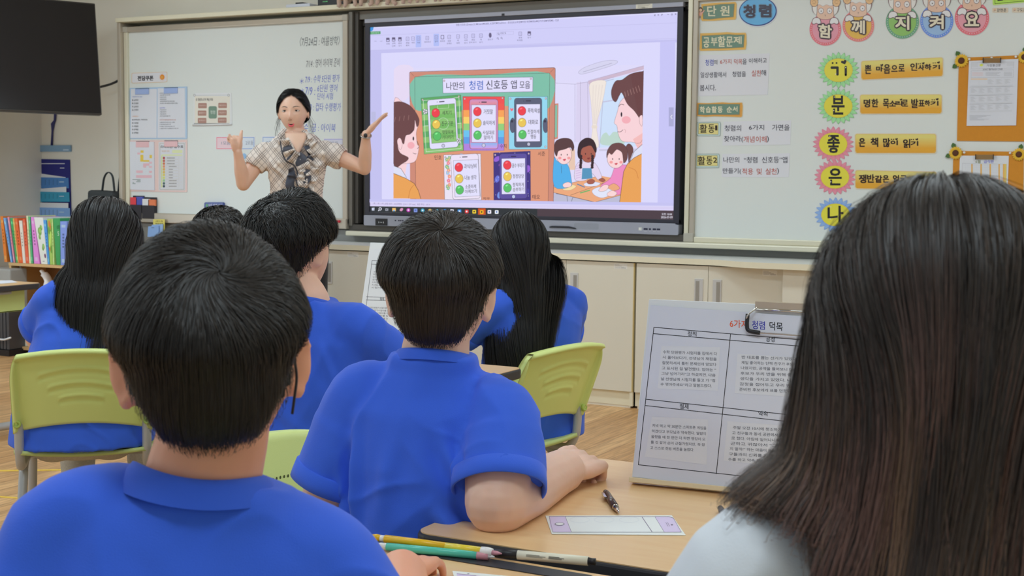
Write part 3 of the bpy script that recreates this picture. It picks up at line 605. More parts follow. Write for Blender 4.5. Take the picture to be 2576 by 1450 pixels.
pic.poly([(1248, 1136), (1350, 1158), (1490, 1190), (1640, 1152), (1636, 1190), (1248, 1186)], lin(190, 190, 214), 8.8); pic.line([(1262, 1140), (1325, 1152), (1328, 1186)], 3, lin(120, 120, 140), 9.4); pic.line([(1352, 1186), (1360, 1160), (1470, 1186)], 3, lin(120, 120, 140), 9.4)
def kid(cx, cy, sx, sy, skin, hair, face=True):
    pic.ell(cx, cy, sx, sy, lin(*skin), 12, 20); pic.line(pic.epts(cx, cy, sx, sy, 20), 1.6, OUT, 12.4, closed=True)
    for d in (-0.35, 0.42): pic.ell(cx+d*sx, cy+0.02*sy, 2.8, 5.5, lin(56, 44, 52), 13, 10); pic.ell(cx+d*sx*1.5, cy+0.36*sy, 10, 8, lin(244, 160, 160) if skin[0] > 220 else lin(176, 90, 76), 12.8, 12)
    pic.blob([(cx-7, cy+0.5*sy), (cx+12, cy+0.44*sy), (cx+4, cy+0.66*sy)], lin(210, 80, 96) if skin[0] > 220 else lin(130, 60, 60), 13)
pic.blob([(1250, 930), (1270, 950), (1330, 970), (1352, 1060), (1345, 1100), (1250, 1098)], lin(86, 176, 234), 11, OUT); pic.line([(1292, 975), (1294, 1020)], 1.6, OUT, 12)
kid(1308, 910, 46, 58, (250, 214, 216), None); pic.blob([(1252, 860), (1262, 830), (1300, 814), (1348, 820), (1368, 860), (1360, 890), (1346, 868), (1310, 880), (1276, 890), (1266, 920), (1254, 900)], lin(92, 66, 68), 14, OUT)
pic.ell(1264, 920, 9, 14, lin(250, 214, 216), 13.6, 14); pic.blob([(1302, 1085), (1330, 1072), (1352, 1082), (1345, 1100), (1310, 1104)], lin(250, 214, 216), 12.6, OUT)
pic.blob([(1388, 960), (1420, 950), (1490, 960), (1530, 1040), (1510, 1060), (1470, 1020), (1440, 1060), (1375, 1060), (1372, 1000)], lin(228, 214, 240), 11, OUT)
for i in range(6): pic.line([(1378, 980+i*14), (1408, 972+i*14)], 3.5, lin(206, 176, 222), 11.8)
pic.poly([(1416, 990), (1470, 990), (1476, 1050), (1412, 1056)], lin(90, 150, 190), 12); kid(1450, 905, 44, 52, (168, 98, 84), None)
pic.blob([(1388, 890), (1400, 840), (1440, 812), (1480, 824), (1500, 870), (1494, 900), (1470, 860), (1440, 862), (1410, 880), (1404, 930), (1392, 926)], lin(62, 46, 52), 14, OUT)
for x in (1408, 1476):
    for i in range(6): pic.ell(x-2*(i > 3), 920+i*13, 9, 9, lin(62, 46, 52), 13.6, 12)
pic.blob([(1444, 1066), (1470, 1054), (1490, 1066), (1478, 1082), (1450, 1082)], lin(168, 98, 84), 12.6, OUT); pic.blob([(1512, 1058), (1535, 1048), (1552, 1062), (1535, 1072)], lin(168, 98, 84), 12.6, OUT)
pic.blob([(1610, 980), (1660, 970), (1690, 990), (1690, 1120), (1600, 1150), (1590, 1130), (1636, 1110), (1600, 1080), (1546, 1110), (1526, 1090), (1580, 1050)], lin(238, 142, 196), 11, OUT)
kid(1612, 935, 50, 56, (250, 214, 216), None); pic.blob([(1560, 930), (1562, 890), (1590, 850), (1640, 842), (1676, 870), (1682, 930), (1660, 960), (1650, 900), (1620, 880), (1590, 910), (1572, 900)], lin(110, 76, 76), 14, OUT); pic.blob([(1672, 866), (1690, 846), (1714, 870), (1712, 930), (1690, 960), (1684, 900)], lin(110, 76, 76), 13.4, OUT)
pic.blob([(1475, 1120), (1530, 1100), (1600, 1130), (1540, 1164), (1490, 1150)], lin(226, 230, 250), 10.4, lin(150, 150, 180)); pic.blob([(1426, 1082), (1470, 1070), (1520, 1078), (1500, 1094), (1440, 1096)], lin(226, 230, 250), 10.4, lin(150, 150, 180)); pic.blob([(1296, 1098), (1340, 1086), (1380, 1096), (1350, 1118), (1306, 1118)], lin(244, 222, 170), 10.4, lin(170, 150, 120))
pic.blob([(1512, 1120), (1540, 1090), (1570, 1092), (1560, 1118), (1530, 1128)], lin(250, 214, 216), 12.6, OUT); pic.blob([(1562, 1140), (1590, 1122), (1620, 1136), (1600, 1156), (1570, 1154)], lin(250, 214, 216), 12.6, OUT)
pic.line([(1386, 1084), (1430, 1102)], 6, lin(90, 130, 170), 11); pic.line([(1404, 1136), (1460, 1120)], 7, lin(110, 180, 110), 11)
# teacher figure of the drawing at the right edge
pic.blob([(1690, 560), (1640, 600), (1622, 660), (1606, 712), (1606, 728), (1620, 742), (1628, 790), (1650, 830), (1700, 836), (1772, 820), (1776, 560)], SK, 17, OUT)
pic.poly([(1714, 820), (1776, 780), (1772, 900), (1740, 870)], lin(244, 190, 190), 17.4)
pic.blob([(1776, 440), (1770, 421), (1700, 436), (1650, 470), (1612, 478), (1588, 530), (1592, 580), (1614, 600), (1636, 560), (1650, 548), (1680, 610), (1720, 650), (1776, 700)], HB, 18, OUT); pic.poly([(1700, 440), (1778, 419), (1775, 700), (1740, 660)], HB, 18)
for i in range(6): pic.line([(1666+i*16, 540-i*7), (1672+i*17, 570-i*6)], 3, lin(160, 120, 116), 19)
pic.ell(1675, 706, 26, 22, lin(244, 176, 186), 19); pic.ell(1647, 674, 5, 14, lin(56, 48, 58), 19); pic.curve([(1630, 628), (1644, 614), (1662, 618)], 3.2, OUT, 19); pic.curve([(1624, 776), (1642, 776), (1656, 764)], 2.8, OUT, 19); pic.curve([(1664, 760), (1672, 770), (1668, 782)], 1.8, lin(190, 140, 146), 19)
pic.blob([(1752, 690), (1770, 680), (1770, 740), (1756, 730)], SK, 19.4, OUT)
pic.poly([(1714, 900), (1770, 850), (1768, 930), (1690, 960)], lin(222, 224, 246), 19.4); pic.line([(1690, 966), (1722, 892), (1770, 850)], 2, OUT, 20)
pic.poly([(1766, 905), (1720, 930), (1684, 962), (1660, 1010), (1636, 1190), (1762, 1192)], OR, 20); pic.line([(1766, 905), (1720, 930), (1684, 962), (1660, 1010), (1636, 1190)], 2.4, OUT, 21); pic.curve([(1690, 985), (1730, 1004), (1746, 1050)], 2, lin(190, 110, 60), 21)
# page edge trims the drawing
pic.poly([(1779, 380), (1874, 376), (1859, 1196), (1763, 1194)], PAGE, 22); pic.poly([(236, 396), (309, 394), (305, 1174), (238, 1174)], PAGE, 22)
full(1172, 1194, 1188, 1213, lin(198, 196, 242), 23); full(1187, 1212, 1192, 1218, lin(218, 214, 248), 23)
pic.rect(1924, 632, 1953, 744, lin(172, 172, 214), 5); pic.line([(1944, 677), (1935, 688), (1944, 699)], 3, lin(250, 250, 255), 6); pic.rrect(174, 658, 200, 720, 5, lin(188, 188, 226), 5)
pic.rect(1962, 250, 1971, 640, lin(222, 222, 252), 4)
pic.build('screen', GLOW, disp)
# ================================================================== signs on the right board
BY = -0.0006
WHITE = ph(192, 192, 196)
def sign(name, label, cat, px, py, group=None): return thing(name, label, cat, on_y(px, py, 0.0), group)
def zone(ox, oy, s): return lambda t=0.0: wall_pic(BY-t, s, s, ox, oy)
ZA, ZBB, ZC, ZD, ZE, ZF = zone(1740, 0, 280/1624), zone(1740, 240, 280/1624), zone(2030, 120, 370/2333), zone(2030, 320, 370/1987), zone(2370, 110, 206/807), zone(2020, 0, 556/2576)
CHALK = ph(232, 226, 196); BG = ph(96, 122, 108); FR = ph(206, 166, 88)
def chalk_sign(Z, outer, inner, label, words, fr=FR, bold=0.03, extra=None):
    p = Z(); p.slab(outer, fr, 0.0016, ph(214, 200, 160)); p.line(outer, 7, ph(222, 186, 118), 1, closed=True)
    p.poly(inner, BG, 2); p.line(inner, 5, ph(150, 116, 64), 3, closed=True)
    for wd, a, b, c, d, sl in words: p.text(wd, a+3, b+3, c-3, d-3, CHALK, 5, 0.015, sl, grow=3)
    if extra: extra(p)
    x, y = outer[0]; o = p.build('chalkboard_sign', LAMINATE); tag(o, label, 'sign', 'small chalkboard shaped signs'); return o
def little_teacher(p):
    p.blob([(100, 170), (110, 120), (135, 106), (160, 125), (162, 185), (140, 175), (112, 180)], ph(74, 56, 54), 6); p.ell(133, 150, 22, 24, ph(232, 200, 170), 7, 14)
    p.blob([(112, 180), (150, 178), (185, 150), (192, 156), (160, 200), (150, 225), (140, 232), (112, 226)], ph(206, 156, 140), 7); p.rect(114, 226, 138, 264, ph(136, 124, 118), 6.5)
chalk_sign(ZA, [(145, 62), (260, 52), (400, 40), (520, 36), (640, 30), (655, 60), (646, 262), (635, 284), (480, 290), (330, 302), (155, 304), (138, 280), (148, 180)], [(166, 92), (300, 80), (420, 62), (626, 56), (612, 248), (520, 256), (400, 268), (260, 284), (170, 278)], 'small green chalkboard sign with a yellow frame and a tiny teacher at its side', [('단', 228, 84, 362, 238, 0), ('원', 418, 84, 556, 232, 0)], extra=little_teacher)
chalk_sign(ZA, [(128, 490), (300, 484), (520, 472), (640, 482), (785, 480), (796, 500), (800, 640), (785, 722), (600, 730), (420, 736), (260, 738), (130, 742), (116, 720), (124, 600)], [(150, 522), (330, 514), (540, 500), (640, 510), (774, 506), (760, 690), (600, 702), (400, 710), (250, 708), (152, 714)], 'wide green chalkboard sign above the white instruction paper', [('공', 172, 545, 262, 696, 0), ('부', 282, 545, 378, 672, 0), ('할', 382, 528, 496, 686, 0), ('문', 505, 534, 604, 682, 0), ('제', 612, 530, 732, 645, 0)])
chalk_sign(ZBB, [(80, 112), (240, 116), (450, 104), (560, 112), (736, 108), (744, 160), (736, 300), (722, 316), (560, 310), (330, 304), (200, 312), (84, 300), (70, 270), (80, 180)], [(104, 130), (300, 128), (440, 126), (705, 128), (700, 282), (540, 284), (320, 282), (220, 290), (96, 282)], 'green chalkboard sign with an orange frame right above the two yellow activity cards', [('학', 122, 162, 196, 262, 0), ('습', 208, 164, 282, 254, 0), ('활', 292, 160, 370, 256, 0), ('동', 380, 164, 456, 256, 0), ('순', 512, 164, 592, 252, 0), ('서', 598, 160, 672, 240, 0)], fr=ph(190, 138, 66))
# oval unit title
p = ZA(); p.slab(p.epts(968, 172, 284, 224, 40, math.radians(-3)), ph(206, 212, 222), 0.0016); p.ell(968, 168, 276, 212, ph(40, 50, 110), 1, 40, math.radians(-3)); p.ell(966, 166, 262, 198, ph(98, 166, 212), 2, 40, math.radians(-3))
for a, b, c, d, wd in ((752, 66, 938, 270, '청'), (980, 56, 1172, 260, '렴')):
    p.text(wd, a+14, b+14, c-14, d-14, ph(62, 84, 120), 3, 0.012, grow=20); p.text(wd, a+14, b+14, c-14, d-14, ph(128, 184, 222), 4, 0.012, grow=16); p.text(wd, a+14, b+14, c-14, d-14, ph(56, 52, 66), 5, 0.012, grow=10)
tag(p.build('oval_sign', LAMINATE), 'bright blue oval sign with two large dark letters and a navy rim', 'sign')
# printed papers
def paper(Z, q, words, label, shade=ph(196, 197, 204), t=0.0006):
    p = Z(); p.slab(q, shade, t, ph(180, 182, 190))
    for wd, a, b, c, d, col, sl in words: p.text(wd, a, b, c, d, col, 2, 0.014, sl)
    tag(p.build('instruction_paper', PRINT), label, 'paper', 'printed instruction papers on the right board')
NAVY, BRICK, BLUE = ph(26, 24, 48), ph(156, 66, 56), ph(44, 58, 150)
paper(ZA, [(105, 806), (1138, 780), (1110, 1384), (95, 1404)], [('청렴', 200, 870, 318, 960, BLUE, -.02), ('의', 322, 874, 374, 942, NAVY, 0), ('6가지', 416, 866, 580, 938, BRICK, -.02), ('덕목', 620, 862, 738, 942, BRICK, -.02), ('을', 742, 856, 804, 940, NAVY, 0), ('이해하고', 836, 852, 1096, 926, NAVY, -.03),
    ('일상생활에서', 130, 1056, 504, 1136, NAVY, -.02), ('청렴을', 594, 1044, 792, 1124, NAVY, -.02), ('실천', 876, 1026, 1010, 1116, BRICK, -.02), ('해', 1014, 1022, 1086, 1104, NAVY, 0), ('봅시다.', 122, 1240, 354, 1330, NAVY, -.02)], 'white paper with three lines of print under the wide chalkboard sign')
paper(ZBB, [(466, 384), (1452, 366), (1440, 720), (450, 734)], [('청렴의', 482, 436, 722, 524, NAVY, 0), ('6가지', 836, 430, 1058, 508, NAVY, 0), ('가면을', 1176, 426, 1428, 514, NAVY, 0), ('찾아라(', 474, 592, 750, 690, NAVY, 0), ('개념이해', 758, 596, 1094, 688, BRICK, 0), (')', 1098, 590, 1126, 690, NAVY, 0)], 'two line white paper beside the upper yellow activity card')
paper(ZBB, [(448, 856), (1434, 846), (1418, 1196), (436, 1192)], [('나만의', 464, 900, 694, 984, NAVY, 0), ('“청렴', 764, 900, 958, 988, NAVY, 0), ('신호등”앱', 1026, 896, 1396, 988, NAVY, 0), ('만들기(', 456, 1064, 722, 1154, NAVY, 0), ('적용', 738, 1066, 896, 1158, BRICK, 0), ('및', 950, 1068, 1024, 1156, BRICK, 0), ('실천', 1078, 1066, 1238, 1156, BRICK, 0), (')', 1246, 1060, 1274, 1156, NAVY, 0)], 'two line white paper beside the lower yellow activity card')
def card(Z, q, inner, words, label):
    p = Z(); p.slab(q, ph(170, 186, 184), 0.0014, ph(150, 160, 158)); p.line(q, 5, ph(110, 124, 124), 1, closed=True); p.poly(inner, ph(226, 214, 142), 2); p.line(inner, 4, ph(110, 110, 90), 3, closed=True)
    for wd, a, b, c, d in words: p.text(wd, a, b, c, d, ph(50, 38, 30), 5, 0.012, grow=1.6)
    tag(p.build('activity_card', LAMINATE), label, 'card', 'yellow activity cards')
card(ZBB, [(84, 394), (410, 388), (424, 420), (416, 592), (90, 592), (74, 560)], [(104, 408), (390, 408), (388, 572), (100, 562)], [('활', 120, 426, 226, 548), ('동', 246, 426, 334, 548), ('1', 346, 440, 376, 510)], 'yellow activity card with a grey border, numbered 1')
card(ZBB, [(70, 858), (396, 856), (408, 880), (396, 1056), (66, 1060), (58, 1030)], [(84, 878), (376, 878), (378, 1030), (78, 1030)], [('활', 92, 894, 200, 1014), ('동', 218, 894, 304, 1014), ('2', 316, 908, 374, 982)], 'yellow activity card with a grey border, numbered 2')
# sheep plaques
def sheep(cx, cy, r, ring, disc, word, label, rot=0.0, hy=None, shine=False):
    """cx, cy, r: disc in ZF units"""
    p = ZF(); e = lambda *a, **k: p.epts(*a, **k); h = cy-r*1.1 if hy is None else hy; dark = ph(92, 52, 60); wool = ph(196, 194, 192); face = ph(226, 190, 168)
    def top(dx, dy): return (cx+dx*r, h+dy*r)
    p.slab(e(cx, cy, r+4, r+6, 48), ph(190, 180, 182), 0.0016)
    p.ell(cx, cy, r, r+2, ring, 1, 48)
    for k in range(40):
        a = 2*math.pi*k/40
        p.poly([(cx+(r*0.91)*math.cos(a)+7*(1 if j % 2 == 0 else .45)*math.cos(j*math.pi/5), cy+(r*0.91)*math.sin(a)+7*(1 if j % 2 == 0 else .45)*math.sin(j*math.pi/5)) for j in range(10)], ph(226, 218, 216), 2)
    p.ell(cx, cy, r*0.83, r*0.84, disc, 3, 40)
    head = [top(-.62, .22), top(-.80, -.1), top(-.78, -.55), top(-.62, -.85), top(-.30, -1.0), top(0, -1.05), top(.30, -1.0), top(.62, -.85), top(.80, -.55), top(.80, -.1), top(.62, .22), top(0, .52)]
    p.blob([(x+(x-cx)*.05, y-3) for x, y in head], dark, 4); p.blob(head, wool, 5)
    f = [top(-.46, -.4), top(0, -.5), top(.46, -.4), top(.52, 0), top(.5, .42), top(0, .55), top(-.5, .42), top(-.52, 0)]
    p.blob(f, face, 6, dark, 4)
    p.blob([top(-.5, -.42), top(-.4, -.75), top(-.1, -.9), top(.3, -.85), top(.52, -.42), top(.3, -.32), top(.08, -.40), top(-.15, -.30), top(-.34, -.40)], wool, 7, ph(150, 146, 150), 3)
    for s in (-1, 1):
        x, y = top(s*.70, -.55); p.ell(x, y, r*.26, r*.30, dark, 7, 20); p.ell(x, y, r*.235, r*.275, ph(212, 172, 124), 8, 20); p.curve([(x+s*r*.1, y+r*.05), (x, y+r*.1), (x-s*r*.1, y), (x, y-r*.12), (x+s*r*.14, y-r*.04)], 3, ph(150, 104, 66), 9)
        x, y = top(s*.27, 0.0); p.ell(x, y, r*.17, r*.19, dark, 8, 20); p.ell(x, y, r*.15, r*.17, ph(214, 210, 212), 9, 20); p.ell(x+2, y+3, r*.03, r*.035, INK, 10, 10)
    x, y = top(0, .27); p.line([(x-9, y-5), (x, y+3), (x+9, y-5)], 2.5, dark, 9); p.line([(x, y+3), (x, y+16)], 2.5, dark, 9)
    for s in (-1, 1):
        x, y = top(s*.56, .66); P = [(x-r*.28, y+r*.12), (x-r*.22, y-r*.14), (x, y-r*.24), (x+r*.22, y-r*.14), (x+r*.28, y+r*.12), (x+r*.12, y+r*.18), (x, y+r*.12), (x-r*.14, y+r*.18)]; p.blob(P, ph(206, 204, 206), 8, dark, 6)
    w = r*.40
    p.text(word, cx-w, cy-w*.85, cx+w, cy+w*1.15, ph(46, 26, 36), 11, 0.03, rot, grow=19); p.text(word, cx-w, cy-w*.85, cx+w, cy+w*1.15, ph(236, 226, 202), 13, 0.03, rot, grow=5)
    tag(p.build('sheep_plaque', LAMINATE), label, 'plaque', 'row of sheep plaques with one big letter each')
PK, YL, GN, BL_ = ph(222, 150, 168), ph(218, 174, 74), ph(120, 162, 84), ph(150, 182, 222)
RD = ph(206, 104, 116)
sheep(262, 346, 184, RD, PK, '함', 'pink disc sheep plaque, leftmost of the row and hung lowest', 0.1, 128)
sheep(646, 300, 184, ph(214, 120, 116), YL, '께', 'golden yellow disc sheep plaque between the pink and the green ones', 0.05, 98)
sheep(1160, 256, 194, ph(88, 140, 110), GN, '지', 'green disc sheep plaque in the middle of the row', 0.0, 52)
sheep(1560, 246, 194, ph(92, 128, 200), BL_, '켜', 'light blue disc sheep plaque second from the right end', 0.0, 38)
sheep(1970, 210, 200, RD, ph(226, 158, 172), '요', 'pink disc sheep plaque at the right end, hung highest of the row', 0.0, 8)
# flower badges and banners
def heart(x, y, r):
    c, s_ = math.cos(-.35), math.sin(-.35); H_ = [(0, .95), (-.55, .45), (-.95, 0), (-.98, -.4), (-.7, -.72), (-.32, -.72), (0, -.38), (.32, -.72), (.7, -.72), (.98, -.4), (.95, 0), (.55, .45)]
    return [(x+r*(a*c-b*s_), y+r*.85*(a*s_+b*c)) for a, b in H_]
def badge(Z, cx, cy, rx, ry, pet, petd, word, label, box, deco=False, n=22):
    p = Z(); pts = []
    for k in range(n):
        a = 2*math.pi*(k+.5)/n
        for da, rr in ((-.42, .86), (-.22, .98), (0, 1.07), (.22, .98), (.42, .86)):
            b = a+da*2*math.pi/n; pts.append((cx+rx*rr*math.cos(b), cy+ry*rr*math.sin(b)))
    p.slab(pts, petd, 0.0018, petd)
    for k in range(n):
        a = 2*math.pi*(k+.5)/n; c, s = math.cos(a), math.sin(a); u = np.array([rx*c, ry*s]); t = np.array([-rx*s, ry*c])*(2*math.pi/n)
        o = np.array([cx, cy]); q = [o+u*.70-t*.28, o+u*.84-t*.42, o+u*.95-t*.26, o+u*1.05, o+u*.95+t*.26, o+u*.84+t*.42, o+u*.70+t*.28]; p.poly(q, pet, 1)
        q = [o+u*.76-t*.1, o+u*.9-t*.2, o+u*.98, o+u*.9+t*.12]; p.poly(q, tuple(min(.9, v*1.12) for v in pet), 1.6)
    p.ell(cx, cy, rx*.73, ry*.69, ph(206, 176, 60), 2, 40); p.ell(cx, cy, rx*.71, ry*.67, ph(222, 212, 72), 3, 40)
    k_ = ph(36, 32, 32)
    if deco:
        p.text('ㄱ', box[0]+10, box[1]+.46*(box[3]-box[1]), box[0]+.44*(box[2]-box[0]), box[3]-10, k_, 5, 0.012, grow=11); p.line([(box[2]-22, box[1]+.45*(box[3]-box[1])), (box[2]-22, box[3]-8)], 36, k_, 5, round_=True)
        for x in (box[0]+30, box[0]+92): p.ell(x, box[1]+48, 15, 15, k_, 5, 14)
        p.poly(heart(box[2]-50, box[1]+34, 46), k_, 5)
        for x, y in ((box[0]+80, box[3]-20), (box[2]-22, box[3]-126)): p.ell(x, y, 9, 9, ph(226, 222, 210), 7, 10)
    else:
        p.text(word, box[0]+9, box[1]+9, box[2]-9, box[3]-9, k_, 5, 0.012, grow=(8 if rx > 290 else 6))
        p.ell(box[0]+.22*(box[2]-box[0]), box[1]+.08*(box[3]-box[1]), 8, 8, ph(226, 222, 210), 7, 10); p.ell(box[0]+.18*(box[2]-box[0]), box[1]+.78*(box[3]-box[1]), 8, 8, ph(226, 222, 210), 7, 10)
    tag(p.build('flower_badge', LAMINATE), label, 'badge', 'round flower shaped badges')
GP, GPD, PP, PPD, BP, BPD = ph(136, 188, 134), ph(96, 150, 102), ph(226, 142, 160), ph(186, 96, 122), ph(142, 174, 226), ph(96, 130, 196)
badge(ZC, 502, 358, 310, 272, GP, GPD, '기', 'green petalled badge at the top of the flower column', (380, 196, 640, 442), deco=True)
badge(ZC, 498, 928, 310, 270, GP, GPD, '분', 'green petalled badge second from the top of the flower column', (390, 760, 602, 1066))
badge(ZD, 356, 230, 262, 226, PP, PPD, '좋', 'pink petalled badge directly below the green ones', (272, 102, 450, 354))
badge(ZD, 380, 676, 264, 226, PP, PPD, '은', 'pink petalled badge just above the blue one', (290, 552, 476, 792))
badge(ZD, 388, 1186, 268, 222, BP, BPD, '나', 'blue petalled badge, lowest and half hidden by brown hair', (276, 1060, 500, 1290))
BT, BB_ = ph(214, 200, 116), ph(218, 160, 52)
def banner(Z, x0, y0, x1, y1, sl, words, label, r=40):
    p = Z(); p.slab(p.rpts(x0, y0, x1, y1, r, sl), ph(226, 216, 196), 0.0016); W = x1-x0
    q = p.rpts(x0+14, y0+10, x1-14, y1-14, r-8, sl); p.line(q, 3, ph(190, 140, 60), 3.5, closed=True); p.poly(q, BT, 1)
    for i in range(14):
        ins = 14 if 1 < i < 12 else (16+r*.35 if i in (0, 13) else 14+r*.1); a = y0+10+(y1-y0-24)*i/14; b = y0+10+(y1-y0-24)*(i+1)/14; t = min(1, max(0, (i-2)/8)); c = tuple(BT[k]*(1-t)+BB_[k]*t for k in range(3))
        p.poly([(x0+ins, a+sl*ins), (x1-ins, a+sl*(W-ins)), (x1-ins, b+sl*(W-ins)), (x0+ins, b+sl*ins)], c, 2)
    k_ = ph(44, 26, 24)
    for wd, a, b, c, d in words:
        if wd == '♥':
            p.poly(heart((a+c)/2, (b+d)/2, (c-a)/2*1.05), k_, 6)
        elif wd == ':': p.ell(a, b, 9, 9, k_, 6, 10); p.ell(c, d, 9, 9, k_, 6, 10)
        else: p.text(wd, a+4, b+4, c-4, d-4, k_, 6, 0.015, grow=4)
    tag(p.build('slogan_banner', LAMINATE), label, 'banner', 'yellow slogan banners')
banner(ZC, 852, 206, 2168, 520, -0.045, [('쁜', 920, 276, 1024, 420), ('마', 1098, 296, 1208, 380), ('♥', 1166, 256, 1214, 300), ('음', 1218, 262, 1324, 414), ('으', 1338, 276, 1440, 384), ('로', 1452, 260, 1552, 380), ('인', 1640, 242, 1752, 368), (':', 1768, 258, 1798, 254), ('사', 1766, 268, 1864, 360), ('♥', 1826, 228, 1870, 268), ('하', 1868, 258, 1976, 356), ('기', 1994, 272, 2110, 344), (':', 2004, 244, 2036, 242), ('♥', 2066, 214, 2112, 258)], 'yellow slogan banner beside the top green badge, tilted slightly')
banner(ZC, 834, 740, 2150, 1060, -0.004, [('명', 900, 818, 1006, 950), ('한', 1024, 812, 1136, 946), ('목', 1206, 812, 1306, 962), ('소', 1306, 842, 1412, 934), ('리', 1400, 846, 1516, 924), ('♥', 1476, 806, 1516, 844), ('로', 1508, 824, 1606, 936), ('발', 1654, 812, 1768, 960), ('표', 1770, 828, 1868, 934), ('하', 1868, 834, 1956, 926), ('기', 1958, 848, 2088, 920), (':', 1988, 828, 2020, 828), ('♥', 2046, 800, 2092, 838)], 'yellow slogan banner beside the second green badge')
banner(ZD, 642, 84, 1756, 362, 0.0, [('은', 702, 148, 790, 268), ('책', 862, 142, 966, 268), ('많', 1028, 148, 1126, 272), ('이', 1130, 178, 1230, 244), ('♥', 1194, 146, 1230, 180), (':', 1144, 166, 1172, 166), ('읽', 1298, 160, 1398, 282), ('기', 1402, 188, 1506, 254), ('♥', 1468, 148, 1506, 184), (':', 1412, 168, 1440, 168)], 'yellow slogan banner beside the upper pink badge', 34)
banner(ZD, 644, 576, 1760, 840, 0.02, [('쟁', 702, 640, 806, 758), ('반', 812, 636, 916, 752), ('같', 918, 650, 1020, 752), ('은', 1024, 648, 1110, 752), ('얼', 1160, 646, 1250, 756), ('굴', 1262, 650, 1350, 760)], 'yellow slogan banner mostly hidden by the brown haired woman', 34)
# brown felt boards with papers, clips and sunflowers
m_felt = mat('ochre_felt', ph(176, 116, 36), 0.85, noise=0.05, nscale=60, bump=0.2, bscale=900)
def ze(x, y, Y=BY): return on_y(2370+x*206/807, 110+y*206/807, Y)
def felt(q, label):
    a = [ze(*c) for c in q]; return tag(MB().prism(a, (0, -0.004, 0)).build('felt_board', m_felt), label, 'notice board', 'ochre felt notice boards')
felt([(166, 140), (1010, 104), (1010, 966), (148, 958)], 'ochre felt notice board, the higher of the two on the right board')
felt([(112, 1058), (806, 1066), (800, 1640), (100, 1630)], 'ochre felt notice board, the lower of the two')
FY = BY-0.0045
def fe(): return Pic(lambda x, y: ze(x, y, FY), (0, -1, 0))
p = fe(); p.slab([(266, 170), (752, 150), (730, 806), (242, 810)], ph(204, 206, 216), 0.003, ph(170, 164, 180)); g = ph(150, 152, 160); lg = ph(178, 180, 188)
p.line([(292, 186), (708, 180), (706, 240), (290, 250)], 2, g, 1, closed=True); p.rect(294, 190, 354, 230, lg, 2); p.rect(638, 184, 706, 222, lg, 2); p.text('가정통신문', 440, 204, 580, 228, ph(70, 70, 76), 2, 0, -.02); p.blob([(370, 214), (388, 198), (408, 210), (390, 224)], ph(198, 206, 96), 2)
p.text('2026년 7월 학교급식 안내문', 402, 244, 598, 262, ph(60, 60, 66), 2, 0, -.01); p.line([(288, 268), (706, 258), (704, 330), (286, 336)], 2, g, 1, closed=True)
for i in range(4): p.rect(296, 282+i*10, 405, 285+i*10, ph(206, 176, 178), 2); p.rect(430, 280+i*11, 580-(i*17) % 40, 283+i*11, g, 2); p.rect(610, 280+i*11, 690, 283+i*11, g, 2)
p.rect(284, 344, 446, 356, ph(214, 192, 170), 2)
for j in range(4):
    for i in range(5):
        x = 282+i*83-j*2; y = 346+j*84-i*2; p.line([(x, y), (x+82, y-2), (x+81, y+82), (x-1, y+84)], 1.4, lg, 1, closed=True); p.rect(x+1, y+66, x+80, y+78, lg, 1.5)
        if i > 1 or j > 0:
            for k in range(6): p.rect(x+5, y+12+k*8, x+26+((i*7+j*5+k*11) % 40), y+15+k*8, ph(164, 166, 172), 2)
for i in range(6): p.rect(272, 706+i*9, 480-(i*43) % 150, 709+i*9, g, 2)
t = tag(p.build('notice_sheet', PRINT), 'stack of printed meal plan sheets clipped to the upper felt board', 'paper')
p = fe(); p.slab([(176, 1104), (658, 1106), (640, 1600), (160, 1590)], ph(204, 206, 212), 0.002); 
for x, wd, c in ((330, '6월', ph(120, 128, 96)), (412, '급식판', ph(90, 92, 180))): p.text(wd, x, 1146, x+(50 if len(wd) == 2 else 98), 1178, c, 2, 0.03)
p.line([(200, 1180), (638, 1188), (624, 1560), (188, 1550)], 2, g, 1, closed=True)
for i in range(26): x = 232+i*15.4; p.line([(x, 1182), (x-10, 1552)], 1.2, lg, 1)
for i in range(12): p.line([(200-i*1.2, 1196+i*24), (636-i*1.2, 1200+i*24)], 1.2, lg, 1)
for x in (294, 384, 474, 562, 606): p.rect(x-6, 1186, x+8, 1540, ph(222, 172, 96), 2)
p.rect(614, 1186, 634, 1540, ph(232, 204, 110), 2); p.line([(190, 1330), (638, 1334)], 3, ph(214, 120, 130), 3)
tag(p.build('notice_sheet', PRINT), 'sheet with an orange striped grid clipped to the lower felt board', 'paper')
m_clip = mat('bronze_bulldog_clip', ph(134, 116, 88), 0.35, metal=0.6)
def bclip(x0, x1, y, label):
    a, b = ze(x0, y, FY-0.004), ze(x1, y, FY-0.004); h = 0.0168
    t = MB().hexa([a+Vector((0, 0, -h)), b+Vector((0, 0, -h)), b+Vector((0, -0.004, -h)), a+Vector((0, -0.004, -h)), a+Vector((0, 0, 0.004)), b+Vector((0, 0, 0.004)), b+Vector((0, -0.012, 0.004)), a+Vector((0, -0.012, 0.004))]).build('bulldog_clip', m_clip, bevel=0.001)
    tag(t, label, 'clip', 'bronze bulldog clips'); MB().box(0, 0, 0, 0, 0, 0)
    for q in (a, b): MB().box(q.x-0.0012, q.y-0.014, q.z-h-0.001, q.x+0.0012, q.y, q.z+0.006).build('clip_cheek', m_black, t)
bclip(408, 580, 152, 'bronze bulldog clip holding the meal plan on the upper felt board'); bclip(334, 508, 1104, 'bronze bulldog clip holding the grid sheet on the lower felt board')
